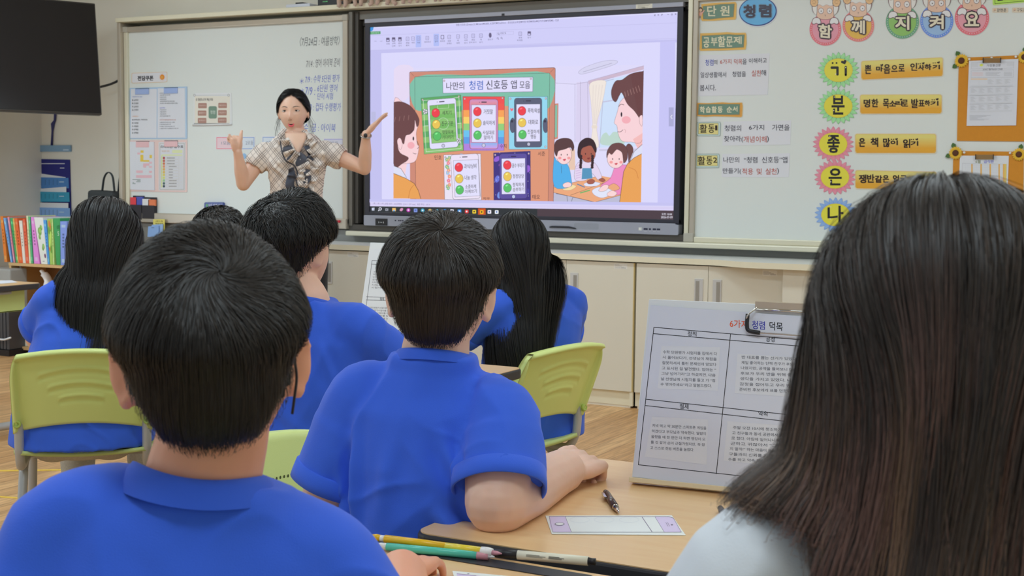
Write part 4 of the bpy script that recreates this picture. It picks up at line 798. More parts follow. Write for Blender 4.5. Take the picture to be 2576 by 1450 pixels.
m_pet, m_core, m_leaf = mat('yellow_felt_petal', ph(230, 184, 58), 0.8), mat('brown_felt_core', ph(78, 46, 30), 0.9, bump=0.5, bscale=900), mat('dark_green_felt_leaf', ph(64, 92, 50), 0.85)
def sunflower(x, y, r, leaves, label):
    c = ze(x, y, FY-0.002); R_ = r*206/807*0.00186; t = thing('felt_sunflower', label, 'flower', c, 'felt sunflowers on the felt boards'); b = MB(); n = 17
    for k in range(n):
        a = 2*math.pi*k/n; u = Vector((math.cos(a), 0, math.sin(a))); v = Vector((-math.sin(a), 0, math.cos(a))); out = Vector((0, -1, 0))
        P = [c+u*R_*.3-v*R_*.09+out*.004, c+u*R_*.68-v*R_*.165+out*.006, c+u*R_*.92-v*R_*.09+out*.003, c+u*R_*1.0+out*.002, c+u*R_*.92+v*R_*.09+out*.003, c+u*R_*.68+v*R_*.165+out*.006, c+u*R_*.3+v*R_*.09+out*.004]
        b.prism(P, (0, 0.0015, 0))
    b.build('petals', m_pet, t)
    MB().lathe([(R_*.42, 0.0), (R_*.46, .003), (R_*.40, .006), (R_*.2, .0075)], c+Vector((0, -.004, 0)), 20, (Vector((1, 0, 0)), Vector((0, 0, 1)), Vector((0, -1, 0)))).build('core', m_core, t, smooth=True)
    for lx, ly in leaves:
        d = (ze(lx, ly, FY)-ze(x, y, FY)).normalized(); s = Vector((-d.z, 0, d.x)); P = []
        for i in range(13):
            f = i/12; wv = R_*.34*math.sin(math.pi*min(1, f*.94+.06))*(1+.16*(1 if i % 2 else -1)); P.append(c+d*(R_*(.75+.85*f))+s*wv)
        for i in range(11, 0, -1):
            f = i/12; wv = R_*.34*math.sin(math.pi*min(1, f*.94+.06))*(1+.16*(1 if i % 2 else -1)); P.append(c+d*(R_*(.75+.85*f))-s*wv)
        MB().prism(P, (0, 0.0015, 0)).build('leaf', m_leaf, t)
sunflower(192, 168, 68, [(150, 90), (120, 225)], 'felt sunflower at the left corner of the upper felt board')
sunflower(812, 132, 62, [(815, 50), (870, 160)], 'felt sunflower at the right corner of the upper felt board')
sunflower(134, 1078, 66, [(112, 1002), (52, 1108)], 'felt sunflower at the left corner of the lower felt board')
sunflower(758, 1092, 64, [(778, 1010), (830, 1100)], 'felt sunflower at the right corner of the lower felt board')
m_pin = mat('clear_push_pin', ph(206, 206, 204), 0.2)
for i, (x, y, l) in enumerate(((270, 154, 'upper felt board, left of its clip'), (490, 142, 'upper felt board, above its clip'), (728, 130, 'upper felt board, right of its clip'), (220, 1074, 'lower felt board, left of its clip'), (672, 1078, 'lower felt board, right of its clip'))):
    tag(MB().lathe([(.0045, 0), (.0055, .002), (.003, .004), (.003, .008), (.005, .011), (.004, .012)], ze(x, y, FY-.0002), 12, (Vector((1, 0, 0)), Vector((0, 0, 1)), Vector((0, -1, 0)))).build('push_pin', m_pin, smooth=True), 'clear push pin in the '+l, 'pin', 'clear push pins')
# green plaque and name tags at the top right
p = ZF(); p.slab([(2200, -40), (2700, -80), (2700, 20), (2600, 30), (2380, 50), (2225, 66), (2206, 40)], ph(196, 206, 170), 0.0016); p.poly([(2214, -40), (2700, -76), (2700, 16), (2216, 58)], ph(154, 190, 82), 1); p.line([(2238, -20), (2238, 44), (2690, 2)], 5, ph(56, 80, 40), 2); p.line([(2270, 5), (2330, -2)], 16, ph(40, 44, 36), 3); p.line([(2450, -8), (2560, -16)], 14, ph(40, 44, 36), 3)
tag(p.build('green_plaque', LAMINATE), 'green plaque with a dark rim cut off by the top right corner', 'plaque')
for x0, y0, wd, l in ((2206, 90, '강현준', 'cream name tag under the green plaque, the left one of two'), (2438, 88, '구도윤', 'cream name tag under the green plaque, the right one of two')):
    p = ZF(); p.slab(p.rpts(x0, y0, x0+186, y0+58, 12), ph(216, 204, 186), 0.0015, ph(190, 176, 160)); p.line(p.rpts(x0+8, y0+6, x0+178, y0+52, 8), 2, ph(180, 160, 140), 1, closed=True); p.ell(x0+30, y0+26, 14, 16, ph(206, 170, 140), 2, 12); p.line([(x0+16, y0+42), (x0+40, y0+32)], 4, ph(110, 110, 130), 3); p.text(wd, x0+54, y0+10, x0+166, y0+48, INK, 3, 0.02)
    tag(p.build('name_tag', LAMINATE), l, 'tag', 'cream name tags')
# ================================================================== things on the left board
ZG = zone(310, 160, 370/1578); ZH = zone(0, 0, 900/2175)
# handwriting straight on the board
HW = []
for wd, x0, y0, x1, y1, c, sl in (('〈7月24日 : 여름방학〉', 1822, 226, 2066, 282, (80, 84, 88), -.03), ('7/14 : 영어 아이북 준비', 1862, 362, 2066, 414, (84, 84, 92), -.05), ('＊', 1822, 478, 1846, 510, (64, 78, 160), 0), ('7/9 : 수학 5단원 평가', 1856, 460, 2064, 506, (70, 84, 170), -.04), ('＊', 1826, 538, 1848, 566, (70, 84, 170), 0), ('7/9 :', 1856, 530, 1916, 578, (70, 84, 170), 0), ('6단원 영어', 1930, 514, 2050, 560, (70, 84, 170), -.02), ('단어 시험', 1930, 566, 2024, 606, (70, 84, 170), -.02), ('7/10 : 컵타 수행평가', 1850, 626, 2072, 676, (70, 84, 170), 0), ('월, 수, 금 : 아이북', 1800, 750, 2040, 802, (70, 84, 170), .01)):
    HW.append((wd, x0, y0, x1, y1, c, sl))
wb = [o for o in bpy.data.objects if o.name == 'whiteboard'][0]

for wd, x0, y0, x1, y1, c, sl in HW: p = ZH(); p.text(wd, x0, y0, x1, y1, ph(*c), 1, -0.006, sl, shx=0.08); p.build('handwriting', PRINT, wb)
# coupon sign
p = ZG(); p.slab(p.rpts(90, 100, 474, 214, 14, -.035), ph(222, 214, 200), 0.0012); p.rrect(96, 106, 468, 208, 12, ph(202, 202, 208), 1, -.035); p.line(p.rpts(94, 104, 470, 210, 12, -.035), 3.5, ph(196, 166, 132), 2, closed=True)
p.text('전담쿠폰', 158, 134, 324, 184, INK, 3, 0.02, -.02, grow=2.0)
for k in range(12): a = k*math.pi/6; p.line([(420+30*math.cos(a), 146+34*math.sin(a)), (420+36*math.cos(a), 146+42*math.sin(a))], 3, ph(214, 150, 80), 3)
p.ell(420, 146, 25, 29, ph(206, 130, 52), 3); p.ell(418, 148, 14, 17, ph(222, 160, 84), 4)
tag(p.build('coupon_sign', LAMINATE), 'small white sign with an orange sun at the top left of the left board', 'sign')
def lines(p, x, y0, dy, ws, col, h=9, z=2, seed=1):
    r = random.Random(seed)
    for i, wd in enumerate(ws):
        if wd: 
            a = x
            while a < x+wd: b = min(x+wd, a+8+r.random()*14); p.rect(a, y0+i*dy, b-2, y0+i*dy+h, col, z, -.01); a = b
def txt(p, x, y, body, h, col, wide=0.9): p.textw(body, x, y, y+h, col, 2, 0.01, -.01, wide)
def folder(q, col, coldark, label): 
    p = ZG(); p.slab(q, col, 0.002, coldark); p.line(q, 4, coldark, 1, closed=True); return p
p = folder([(74, 266), (686, 250), (686, 806), (74, 806)], ph(166, 192, 218), ph(136, 164, 196), ''); p.rect(664, 254, 682, 800, ph(186, 208, 230), 2); tag(p.build('blue_folder', LAMINATE), 'light blue open folder pinned to the left board under the small sun sign', 'folder')
def sheet_on(q, fill, label, group='sheets in the folders on the left board', t=0.001):
    p = ZG(); p.base = 0.0022; p.slab(q, ph(196, 198, 206), t, ph(170, 172, 186)); fill(p); tag(p.build('printed_sheet', PRINT), label, 'paper', group)
def f1(p):
    txt(p, 100, 350, '<전담쿠폰 쓰는 방법>', 15, ph(110, 124, 170), .75)
    for i, s in enumerate(('월-금통장', '화-은통장', '목-금통장', '금-은통장')): txt(p, 98, 384+i*35, s, 18, INK)
    txt(p, 100, 560, '<쿠폰점수>', 15, ph(206, 156, 120)); txt(p, 98, 596, '월-담벼락(3장) / 목벼락(2장)', 18, INK, .85)
    for i, s in enumerate(('화-이름달', '수-여덟달', '목-반짝달', '금-생활달')): txt(p, 98, 630+i*35, s, 18, INK)
sheet_on([(84, 274), (364, 272), (362, 798), (80, 800)], f1, 'white sheet with a short list in the left half of the blue folder')
def f2(p):
    txt(p, 392, 312, '<영어쿠폰>', 14, ph(90, 90, 110))
    for i, s in enumerate(('- 이동시간에 1개, 인사+대화', '- 이동시간에 2개', '- 이동시간에 3개', '- 영어단원평가에서 개선 2장의 선생님', '- 쉬는시간 = 책가+영어단어+게임하기 선택권')): txt(p, 394, 334+i*22, s, 12, ph(70, 70, 76), .8)
    txt(p, 392, 470, '<음악쿠폰>', 14, ph(100, 100, 180))
    for i, s in enumerate(('- 이동시간에 1개', '- 이동시간에 2개', '- 이동시간에 3개', '- 악기 1회 금지어 벌칙 1개')): txt(p, 394, 492+i*22, s, 12, ph(70, 70, 76), .8)
    txt(p, 392, 600, '<기타 쿠폰>책상자리를 바꿔서 앉은 시간', 12, ph(170, 100, 80), .8)
    for i, s in enumerate(('1. 바꿔앉기로 오후시간 1시간 + 선생님', '2. 약속 이상은 말고쉬는 1개', '3. 급식받는 시간을 먼저 받고쉬는 1개', '4. 선생님과 서로가기 상담받을 때 호그쉬는 1회')): txt(p, 394, 626+i*22, s, 12, ph(90, 90, 100), .8)
sheet_on([(372, 266), (664, 262), (668, 796), (370, 798)], f2, 'white sheet with dense print in the right half of the blue folder')
p = folder([(72, 828), (686, 822), (686, 1378), (66, 1370)], ph(226, 200, 196), ph(200, 168, 168), ''); tag(p.build('pink_folder', LAMINATE), 'pale pink open folder below the light blue folder on the left board', 'folder')
def f3(p):
    for i in range(13):
        for x in (130, 172, 240, 270): p.rect(x, 940+i*22, x+14, 943+i*22, ph(180, 182, 190), 2)
    Y_, P_ = ph(214, 186, 80), ph(220, 180, 190)
    for r in ((194, 932, 226, 958), (192, 980, 224, 1052), (224, 1036, 288, 1054), (290, 982, 316, 1016)): p.rect(*r, Y_, 3)
    for r in ((160, 956, 190, 976), (222, 1072, 288, 1096), (222, 1096, 254, 1116), (286, 1054, 316, 1074), (286, 1100, 316, 1118), (148, 1148, 218, 1174), (286, 1152, 316, 1174), (146, 1198, 314, 1228)): p.rect(*r, P_, 3)
    for x0, x1, y in ((108, 194, 1243), (158, 194, 1254), (148, 194, 1266), (108, 124, 1274), (108, 140, 1287)): p.rect(x0, y, x1, y+5, ph(90, 110, 104), 3)
sheet_on([(66, 838), (336, 842), (342, 1362), (54, 1352)], f3, 'timetable sheet with yellow and pink cells in the left half of the pink folder', t=0.004)
def f4(p):
    p.line([(398, 858), (658, 856), (656, 1350), (398, 1352)], 3, ph(150, 140, 110), 2, closed=True); p.text('스마트폰 점수표', 404, 876, 648, 908, INK, 3, 0.02); p.rect(530, 928, 638, 962, ph(206, 212, 170), 2); txt(p, 416, 932, '우리반 약속', 18, ph(190, 150, 110)); p.rect(414, 976, 638, 990, ph(190, 196, 156), 2); p.rect(412, 990, 424, 1330, ph(180, 188, 132), 2)
    for i, c in enumerate(((150, 60, 60), (168, 84, 70), (182, 104, 66), (196, 130, 96), (206, 160, 84), (214, 178, 90), (206, 190, 96), (182, 190, 110), (136, 172, 130), (64, 90, 90), (50, 66, 76))):
        y = 1014+i*30.3; p.ell(441, y, 12, 14, ph(*c), 3, 14); p.line(p.rpts(464, y-12, 600, y+12, 4), 1.5, ph(176, 172, 160), 2, closed=True); p.line(p.rpts(608, y-12, 638, y+12, 4), 1.5, ph(186, 184, 176), 2, closed=True); lines(p, 494-(20 if i < 3 else 0), y-4, 1, [46+(40 if i < 4 or i > 7 else 0)], ph(126, 122, 120), 8, 3, i)
sheet_on([(384, 846), (670, 846), (666, 1360), (384, 1362)], f4, 'score table sheet with a column of coloured dots in the pink folder')
m_bclip, m_pclip = mat('blue_plastic_clip', ph(150, 170, 214), 0.3), mat('pink_plastic_clip', ph(222, 182, 188), 0.3)
for x0, y0, x1, y1, m_, l in ((136, 270, 282, 334, m_bclip, 'light blue plastic clip at the top left of the blue folder'), (444, 260, 590, 324, m_bclip, 'light blue plastic clip at the top right of the blue folder'), (144, 838, 284, 900, m_pclip, 'pink plastic clip at the top left of the pink folder'), (446, 832, 590, 894, m_pclip, 'pink plastic clip at the top right of the pink folder')):
    f_ = ZG().fn; a, b = f_(x0, y1), f_(x1, y0); t = tag(MB().box(a.x, -0.0085, a.z, b.x, -0.0065, b.z).build('paper_clip', m_, bevel=0.001), l, 'clip', 'plastic clips on the folders')
    MB().box(a.x+.01, -0.0095, a.z+.004, b.x-.01, -0.0086, b.z-.004).build('clip_panel', m_, t, bevel=0.0004); MB().box(a.x+.002, -0.0066, b.z-.002, b.x-.002, -0.002, b.z+.003).build('clip_jaw', m_black, t)
# hanging chart with a rolled bottom
p = ZG(); p.slab([(760, 318), (1162, 314), (1170, 664), (754, 676)], ph(190, 192, 194), 0.001, ph(160, 160, 164)); p.rect(768, 350, 1146, 640, ph(206, 202, 192), 1); p.line([(770, 342), (1130, 338)], 5, ph(166, 166, 168), 1)
for x in (766, 1132): p.ell(x, 340, 13, 15, ph(150, 152, 154), 2, 12); p.ell(x, 340, 7, 8, ph(196, 196, 196), 3, 10)
p.text('⑥ 청렴의 6가지 핵심 덕목', 782, 372, 964, 402, ph(50, 46, 50), 3, .02)
for x, y, s in ((806, 424, '약속지키기'), (802, 504, '절제하기'), (802, 584, '정직하기'), (1022, 422, '배려하기'), (1020, 500, '책임지기'), (1018, 580, '공정하기')): p.rrect(x, y, x+92, y+56, 8, ph(150, 116, 106), 3); p.text(s, x+12, y+18, x+80, y+36, ph(206, 190, 184), 4)
p.rrect(918, 458, 1006, 590, 18, ph(104, 128, 114), 3); p.text('청렴', 938, 504, 988, 542, ph(206, 214, 206), 4, .01)
p.rect(760, 640, 1138, 648, ph(130, 128, 126), 2)
ch = tag(p.build('hanging_chart', PRINT), 'small hanging chart with brown cards around a green one on the left board', 'chart')
f_ = ZG().fn; a, b = f_(752, 660), f_(1168, 652); MB().tube([(a.x, -.006, a.z), (b.x, -.006, b.z)], .005, 10).build('roll', mat('rolled_paper', ph(196, 196, 198), .6), ch, smooth=True)
# team magnets
def magnet(x0, y0, x1, y1, rim, fill, wd, tx, label):
    p = ZG(); p.slab([(x0, y0), (x1, y0), (x1, y1), (x0, y1)], ph(206, 206, 210), .0015); p.rect(x0+8, y0+10, x1-8, y1-10, rim, 1); p.rect(x0+14, y0+17, x1-14, y1-17, fill, 2)
    if wd: p.text(wd, *tx, ph(96, 100, 120), 3, 0.0)
    tag(p.build('team_magnet', LAMINATE), label, 'magnet', 'team name magnets on the left board')
magnet(994, 780, 1216, 928, ph(190, 80, 100), ph(226, 196, 206), '1모둠', (1056, 836, 1150, 872), 'pink rimmed team magnet half covered by the teacher fist')
magnet(1224, 780, 1416, 928, ph(90, 122, 176), ph(200, 208, 220), '2모둠', (1316, 830, 1398, 872), 'blue rimmed team magnet between the teacher hand and sleeve')
magnet(1490, 778, 1690, 926, ph(90, 122, 176), ph(200, 208, 220), '3모둠', (1540, 830, 1640, 872), 'blue rimmed team magnet behind the teacher shoulder at her right side')
magnet(2150, 800, 2370, 940, ph(140, 140, 190), ph(204, 204, 220), '5모둠', (2210, 840, 2310, 880), 'lilac rimmed team magnet behind the teacher other shoulder')
m_disc = mat('sky_blue_magnet', ph(142, 184, 224), .4)
for x, y, l in ((1298, 994, 'light blue round magnet just right of the teacher forearm'), (1364, 984, 'light blue round magnet touching the teacher sleeve edge'), (1304, 1088, 'light blue round magnet lowest, inside the crook of the teacher arm'), (2340, 1030, 'light blue round magnet under the teacher other sleeve')):
    c = ZG().fn(x, y); tag(MB().lathe([(.0165, 0), (.0165, .003), (.0155, .004)], c, 24, (Vector((1, 0, 0)), Vector((0, 0, 1)), Vector((0, -1, 0)))).build('round_magnet', m_disc), l, 'magnet', 'light blue round magnets')
# pen holders, name card box and red magnets at the bottom edge
m_hold = mat('black_felt_holder', ph(38, 36, 42), .6)
def holder(px0, px1, py0, py1, pens, label):
    a, b = on_y(px0, py1, -.03), on_y(px1, py0, -.03); t = thing('pen_holder', label, 'pen holder', ((a.x+b.x)/2, -.02, a.z), 'black pen holders on the left board'); h = b.z-a.z
    MB().box(a.x, -.006, a.z, b.x, -.001, b.z).build('back_plate', m_hold, t, bevel=.002); MB().box(a.x, -.034, a.z, b.x, -.0065, a.z+h*.62).build('pocket', m_hold, t, bevel=.003)
    for i, (c, hh) in enumerate(pens):
        x = a.x+(b.x-a.x)*(i+.5)/len(pens); wd = (b.x-a.x)*.36/len(pens)*1.6
        tag(MB().box(x-wd, -.026, a.z+h*.6, x+wd, -.012, a.z+h*hh).build('card_pack', mat('card_pack', ph(*c), .4), bevel=.001), f'{["red", "blue", "black and white", "orange"][[(190,50,60),(60,70,150),(200,200,204),(206,112,70)].index(c)]} card pack standing in a black holder on the left board', 'card pack')
holder(328, 356, 493, 552, [((190, 50, 60), .93), ((60, 70, 150), .96)], 'black pen holder partly behind the hair of the girl at left')
holder(358, 387.5, 497, 550, [((200, 200, 204), .92), ((206, 112, 70), .90)], 'black pen holder with an orange pack at the lower left of the left board')
p = wall_pic(-.0006); p.slab(p.rpts(519, 509, 566, 552, 4), ph(58, 72, 130), .02); p.text('모둠 발표 순서', 530, 513, 564, 522, ph(200, 200, 214), 2); p.ell(526, 517, 3, 4, ph(70, 130, 90), 2, 12); p.rrect(521, 524, 566, 552, 4, ph(206, 208, 216), 2)
tag(p.build('card_box', LAMINATE), 'small blue and white card box on the left board above the boy hair', 'box')
m_redm = mat('red_magnet', ph(176, 24, 44), .3)
for i, x in enumerate((824, 831.5, 839, 846.5, 854)):
    c = on_y(x, 557.5, -.031); tag(MB().lathe([(.0085, 0), (.0085, .006), (.0065, .011), (.003, .0125)], c, 14, (Vector((1, 0, 0)), Vector((0, 0, 1)), Vector((0, -1, 0)))).build('button_magnet', m_redm, smooth=True), 'red button magnet in the row of five at the left board bottom edge', 'magnet', 'row of five red button magnets')
# yellow and blue card rack hanging under the board
a = on_y(400, 575, -.05); t = thing('card_rack', 'little yellow and blue card rack below the left board beside the girl hair', 'rack', a)
p = wall_pic(-.045); p.slab(p.rpts(386, 552, 415, 582, 2), ph(226, 212, 110), .003); p.text('1학기 1회', 393, 555, 410, 559, INK, 2, .01); p.text('학급규칙', 392, 561, 411, 565, INK, 2, .01); p.build('yellow_card', LAMINATE, t)
for q, c in (([(383, 566), (411, 564), (410, 588), (380, 590)], (152, 182, 222)), ([(374, 570), (400, 568), (400, 596), (372, 596)], (138, 172, 220))): p = wall_pic(-.055 if q[0][0] > 380 else -.065); p.slab(q, ph(*c), .004); p.rect(q[0][0]+8, q[0][1]+2.5, q[0][0]+15, q[0][1]+4, ph(80, 90, 120), 2); p.build('blue_card', LAMINATE, t)
MB().box(a.x-.05, -.066, a.z-.045, a.x+.035, -.034, a.z-.03).build('rack_base', mat('clear_rack', ph(196, 200, 204), .2), t)
# ------------------------------------------------------------------ on the ledge
LZ = ZT+0.0285
def px_x(px, y): return on_y(px, 10, y).x
MB_ = MB().box(px_x(732, .02), -.03, LZ, px_x(792, .02), .09, LZ+.021).build('router', mat('white_router_plastic', ph(190, 194, 206), .35), bevel=.004); tag(MB_, 'flat pale router box on the ledge over the left board', 'router')
x0 = px_x(752, .03); tag(MB().box(x0-.004, .0, LZ+.0215, x0+.05, .07, LZ+.034).build('adapter', m_black, bevel=.002), 'black adapter lying on the pale router box', 'adapter')
x0, x1 = px_x(799, -.03), px_x(873, -.03); t = tag(MB().box(x0, -.03, LZ, x1, .10, LZ+.044).build('set_top_box', m_black, bevel=.003), 'black set top box with a small lit clock on the ledge', 'set top box')
p = Pic(lambda x, y: Vector((x0+x*(x1-x0), -.0304, LZ+.044-y*.044)), (0, -1, 0)); p.text('10:08', .18, .38, .34, .52, lin(120, 220, 140), 1); p.build('clock', GLOW, t)
p = Pic(lambda x, y: Vector((x0+x*(x1-x0), -.0304, LZ+.044-y*.044)), (0, -1, 0)); p.ell(.70, .22, .04, .12, ph(160, 160, 164), 1, 14); p.ell(.70, .22, .025, .075, BLACK, 2, 14); p.rect(.75, .18, .84, .26, ph(140, 140, 146), 1); p.rect(.76, .55, .84, .62, ph(120, 120, 126), 1); p.build('front_print', PRINT, t)
# clay figurines sitting along the ledge
m_clay = mat('unglazed_grey_clay', ph(168, 146, 134), .8, noise=.12, nscale=60, bump=.5, bscale=120); m_clayo = mat('orange_glaze', ph(206, 124, 66), .4); m_claydk = mat('charcoal_glaze', ph(70, 64, 72), .5)
FG = [(872, 1.0), (912, .92), (952, 1.0), (997, 1.08), (1032, 1.0), (1072, .9), (1112, .85), (1150, .8), (1178, 1.0), (1232, .9), (1290, .95), (1345, 1.0)]
def figurine(px, s, i, label):
    x = px_x(px, -.02); t = thing('clay_figurine', label, 'figurine', (x, -.02, LZ), 'clay animal figurines sitting on the ledge'); r = random.Random(i); b = MB(); j = lambda a: (r.random()-.5)*a
    b.ellipsoid((x, -.012, LZ+.052*s), (.034*s, .030*s, .050*s), 14, 10); b.ellipsoid((x+j(.01), -.026, LZ+.118*s), (.030*s, .028*s, .032*s), 14, 10)
    for k in (-1, 1): b.ellipsoid((x+k*.022*s, -.022, LZ+.148*s), (.010*s, .007*s, .014*s), 8, 6)
    b.ellipsoid((x+j(.01), -.050*s, LZ+.108*s), (.015*s, .016*s, .012*s), 10, 8)
    body = b.build('body', m_clay, t, smooth=True)
    for k in (-1, 1):
        q = MB().tube(smooth_path([(x+k*.018*s, -.03, LZ+.034*s), (x+k*(.024+j(.012))*s, -.062, LZ+.026*s), (x+k*(.022+j(.02))*s, -.070, LZ-.004*s), (x+k*(.022+j(.02))*s, -.074, LZ-.018*s)], 4), [.013*s]*9+[.010*s]*3+[.0115*s], 10); q.build('leg', m_clay, t, smooth=True)
        q = MB().tube(smooth_path([(x+k*.030*s, -.02, LZ+.085*s), (x+k*.040*s, -.045, LZ+.06*s), (x+k*.018*s, -.058, LZ+.042*s)], 4), .009*s, 8); q.build('arm', m_clay if i != 2 else m_claydk, t, smooth=True)
    if i in (3, 8): MB().ellipsoid((x-.012*s, -.052*s, LZ+.052*s), (.016*s, .010*s, .022*s), 10, 8).build('bundle', m_clayo, t, smooth=True)
FL = ['grey clay figurine sitting nearest the black set top box', 'grey clay figurine sitting second from the set top box', 'grey clay figurine with charcoal arms sitting over the display corner', 'grey clay figurine holding an orange bundle, left of its close neighbour', 'grey clay figurine pressed against the orange bundle holder', 'pinkish clay figurine sitting sixth from the set top box', 'small clay figurine sitting seventh from the set top box', 'small clay figurine just left of the second bundle holder', 'clay figurine with an orange bundle over the middle of the display', 'clay figurine tenth from the set top box on the ledge', 'clay figurine eleventh from the set top box on the ledge', 'clay figurine at the far right end of the figurine row']
for i, ((px, s), l) in enumerate(zip(FG, FL)): figurine(px, s, i, l)
# ------------------------------------------------------------------ left wall corner: television, organiser, bag
m_tv = mat('black_television_glass', (0.012, 0.012, 0.014), 0.16, spec=0.5); m_tvf = mat('dark_steel_television_frame', ph(60, 58, 56), .35, metal=.4)
tr, br_ = at(240, 8, 8.55), at(257.5, 289, 8.50); up = (tr-br_); hd = Vector((-0.42, -0.905, 0.0)).normalized(); hd = (hd-up.normalized()*hd.dot(up.normalized())); hd.z += -0.01; hd.normalize()
W_ = 1.24; nn = hd.cross(up).normalized(); nn = nn if nn.x > 0 else -nn; cT = br_+hd*W_/2+up/2
t = thing('television', 'large black television on a wall arm at the upper left', 'television', cT)
ax = (hd, nn, up.normalized()); H_ = up.length
MB().obox(cT-nn*.025, (W_, .045, H_), ax).build('cabinet', m_tvf, t, bevel=.006); MB().obox(cT+nn*.0005, (W_-.018, .004, H_-.022), ax).build('screen_glass', m_tv, t)
MB().obox(cT-nn*.10, (.30, .10, .30), ax).build('wall_arm', m_dark, t)
tag(MB().tube(smooth_path([on_y(252, 219, .05), on_y(275, 213, .05), on_y(292, 206, .06), on_y(306, 197, .10)], 6), .008, 8).build('television_cable', m_black, smooth=True), 'black cable hanging between the television and the left board', 'cable')
m_strap = mat('dark_blue_strap', ph(40, 42, 92), .5); WY = WALL_Y-.004
q = [on_y(x, y, WY-.008) for x, y in ((139, 285), (138, 303), (133, 312), (132, 330), (130, 366))]
t = thing('wall_organiser', 'blue hanging pocket organiser with papers on the wall under the television', 'organiser', on_y(130, 450, WY))
MB().tube(q, [.011, .011, .018, .009, .010], 8, squash=.5).build('strap', m_strap, t, smooth=True)
def wp(d=0.0): return wall_pic(WY-d)
p = wp(); p.slab([(81, 366), (180, 366), (180, 382), (81, 382)], ph(108, 138, 164), .012); p.rect(81, 366, 86, 382, ph(176, 132, 116), 1); p.rect(162, 376, 176, 379, ph(160, 180, 196), 1); p.build('hanger_bar', LAMINATE, t)
p = wp(); p.slab([(82, 400), (176, 402), (180, 545), (80, 545)], ph(36, 38, 104), .004); p.rect(92, 411, 164, 413, ph(200, 204, 214), 1); p.rect(93, 421, 104, 423, ph(200, 204, 214), 1); p.rect(152, 422, 163, 424, ph(200, 204, 214), 1); p.build('back_sheet', PRINT, t)
for i, (y0, y1, c, pw) in enumerate(((434, 474, (64, 112, 168), [(96, 436), (165, 446), (165, 450), (92, 450)]), (470, 508, (48, 132, 162), [(90, 476), (167, 470), (167, 482), (90, 481)]), (510, 550, (112, 148, 196), [(90, 510), (172, 511), (168, 516), (90, 515)]))):
    p = wp(.004+i*.008); p.slab(pw[:2]+[(pw[1][0], y1-4), (pw[0][0], y1-4)], ph(200, 202, 206), .001); p.build('paper', PRINT, t)
    p = wp(.0055+i*.008); p.slab([(84, y0+12), (173+i*1.5, y0+14), (174+i*1.5, y1), (83, y1)], ph(*c), .004); p.rect(93, y0+22, 102, y0+24, ph(190, 206, 220), 1); p.rect(150, y0+23, 162, y0+25, ph(170, 196, 214), 1)
    for k in range(5): p.rect(104+k*10, y0+18, 106+k*10, y1-8, tuple(v*.75 for v in ph(*c)), 1)
    p.build('pocket', LAMINATE, t)
# black tote bag hanging behind the girl
m_bag = mat('black_canvas', ph(46, 50, 52), .8); m_bagt = mat('black_webbing_strap', ph(44, 50, 54), .6)
c = on_y(280, 520, .02); t = thing('tote_bag', 'black tote bag with two loop handles hanging behind the girl at left', 'bag', c)
b = MB(); zt, zb = on_y(280, 482, .02).z, on_y(280, 640, .02).z; xa, xb = on_y(245, 560, .02).x, on_y(312, 560, .02).x
b.prism([(xa, -.09, zb+.01), (xb, -.09, zb), (xb+.01, -.09, zt), (xa+.02, -.09, zt+.01)], (0, .12, 0)); b.build('bag_body', m_bag, t, bevel=.02)
MB().tube(smooth_path([on_y(257, 482, -.06), on_y(262, 448, -.06), on_y(272, 434, -.06), on_y(283, 444, -.06), on_y(288, 482, -.06)], 6), .010, 8, squash=.35).build('handle', m_bagt, t, smooth=True)
MB().tube(smooth_path([on_y(298, 482, .0), on_y(301, 450, .0), on_y(307, 434, .0), on_y(316, 446, .0), on_y(322, 482, .0)], 6), .010, 8, squash=.35).build('handle', m_bagt, t, smooth=True)
# ================================================================== desks
def wood_top():
    m, N, L, P = new_mat('birch_laminate_desktop')
    tc = N.new('ShaderNodeTexCoord'); mp = N.new('ShaderNodeMapping'); mp.inputs['Scale'].default_value = (3, 28, 6); mp.inputs['Rotation'].default_value = (0, 0, .5); L.new(tc.outputs['Object'], mp.inputs[0])
    n = N.new('ShaderNodeTexNoise'); n.inputs['Scale'].default_value = 2.2; n.inputs['Detail'].default_value = 7; n.inputs['Distortion'].default_value = .5; L.new(mp.outputs[0], n.inputs['Vector'])
    r = N.new('ShaderNodeValToRGB'); r.color_ramp.elements[0].position = .3; r.color_ramp.elements[0].color = (*ph(190, 154, 110), 1); r.color_ramp.elements[1].position = .72; r.color_ramp.elements[1].color = (*ph(203, 171, 128), 1)
    L.new(n.outputs['Fac'], r.inputs[0]); L.new(r.outputs[0], P.inputs['Base Color']); P.inputs['Roughness'].default_value = .3
    return m
m_desk = wood_top(); m_band = mat('black_rubber_edge', ph(40, 40, 44), .5); m_green = mat('pale_green_plastic', ph(160, 174, 110), .42, bump=.12, bscale=700); m_steel = mat('grey_enamel_tube', ph(150, 152, 154), .35, metal=.2)
DZ = 0.66
def rr2(x0, y0, x1, y1, r, n=6):
    P = []
    for cx, cy, a0 in ((x1-r, y0+r, -90), (x1-r, y1-r, 0), (x0+r, y1-r, 90), (x0+r, y0+r, 180)):
        for i in range(n+1): a = math.radians(a0+90*i/n); P.append((cx+r*math.cos(a), cy+r*math.sin(a)))
    return P
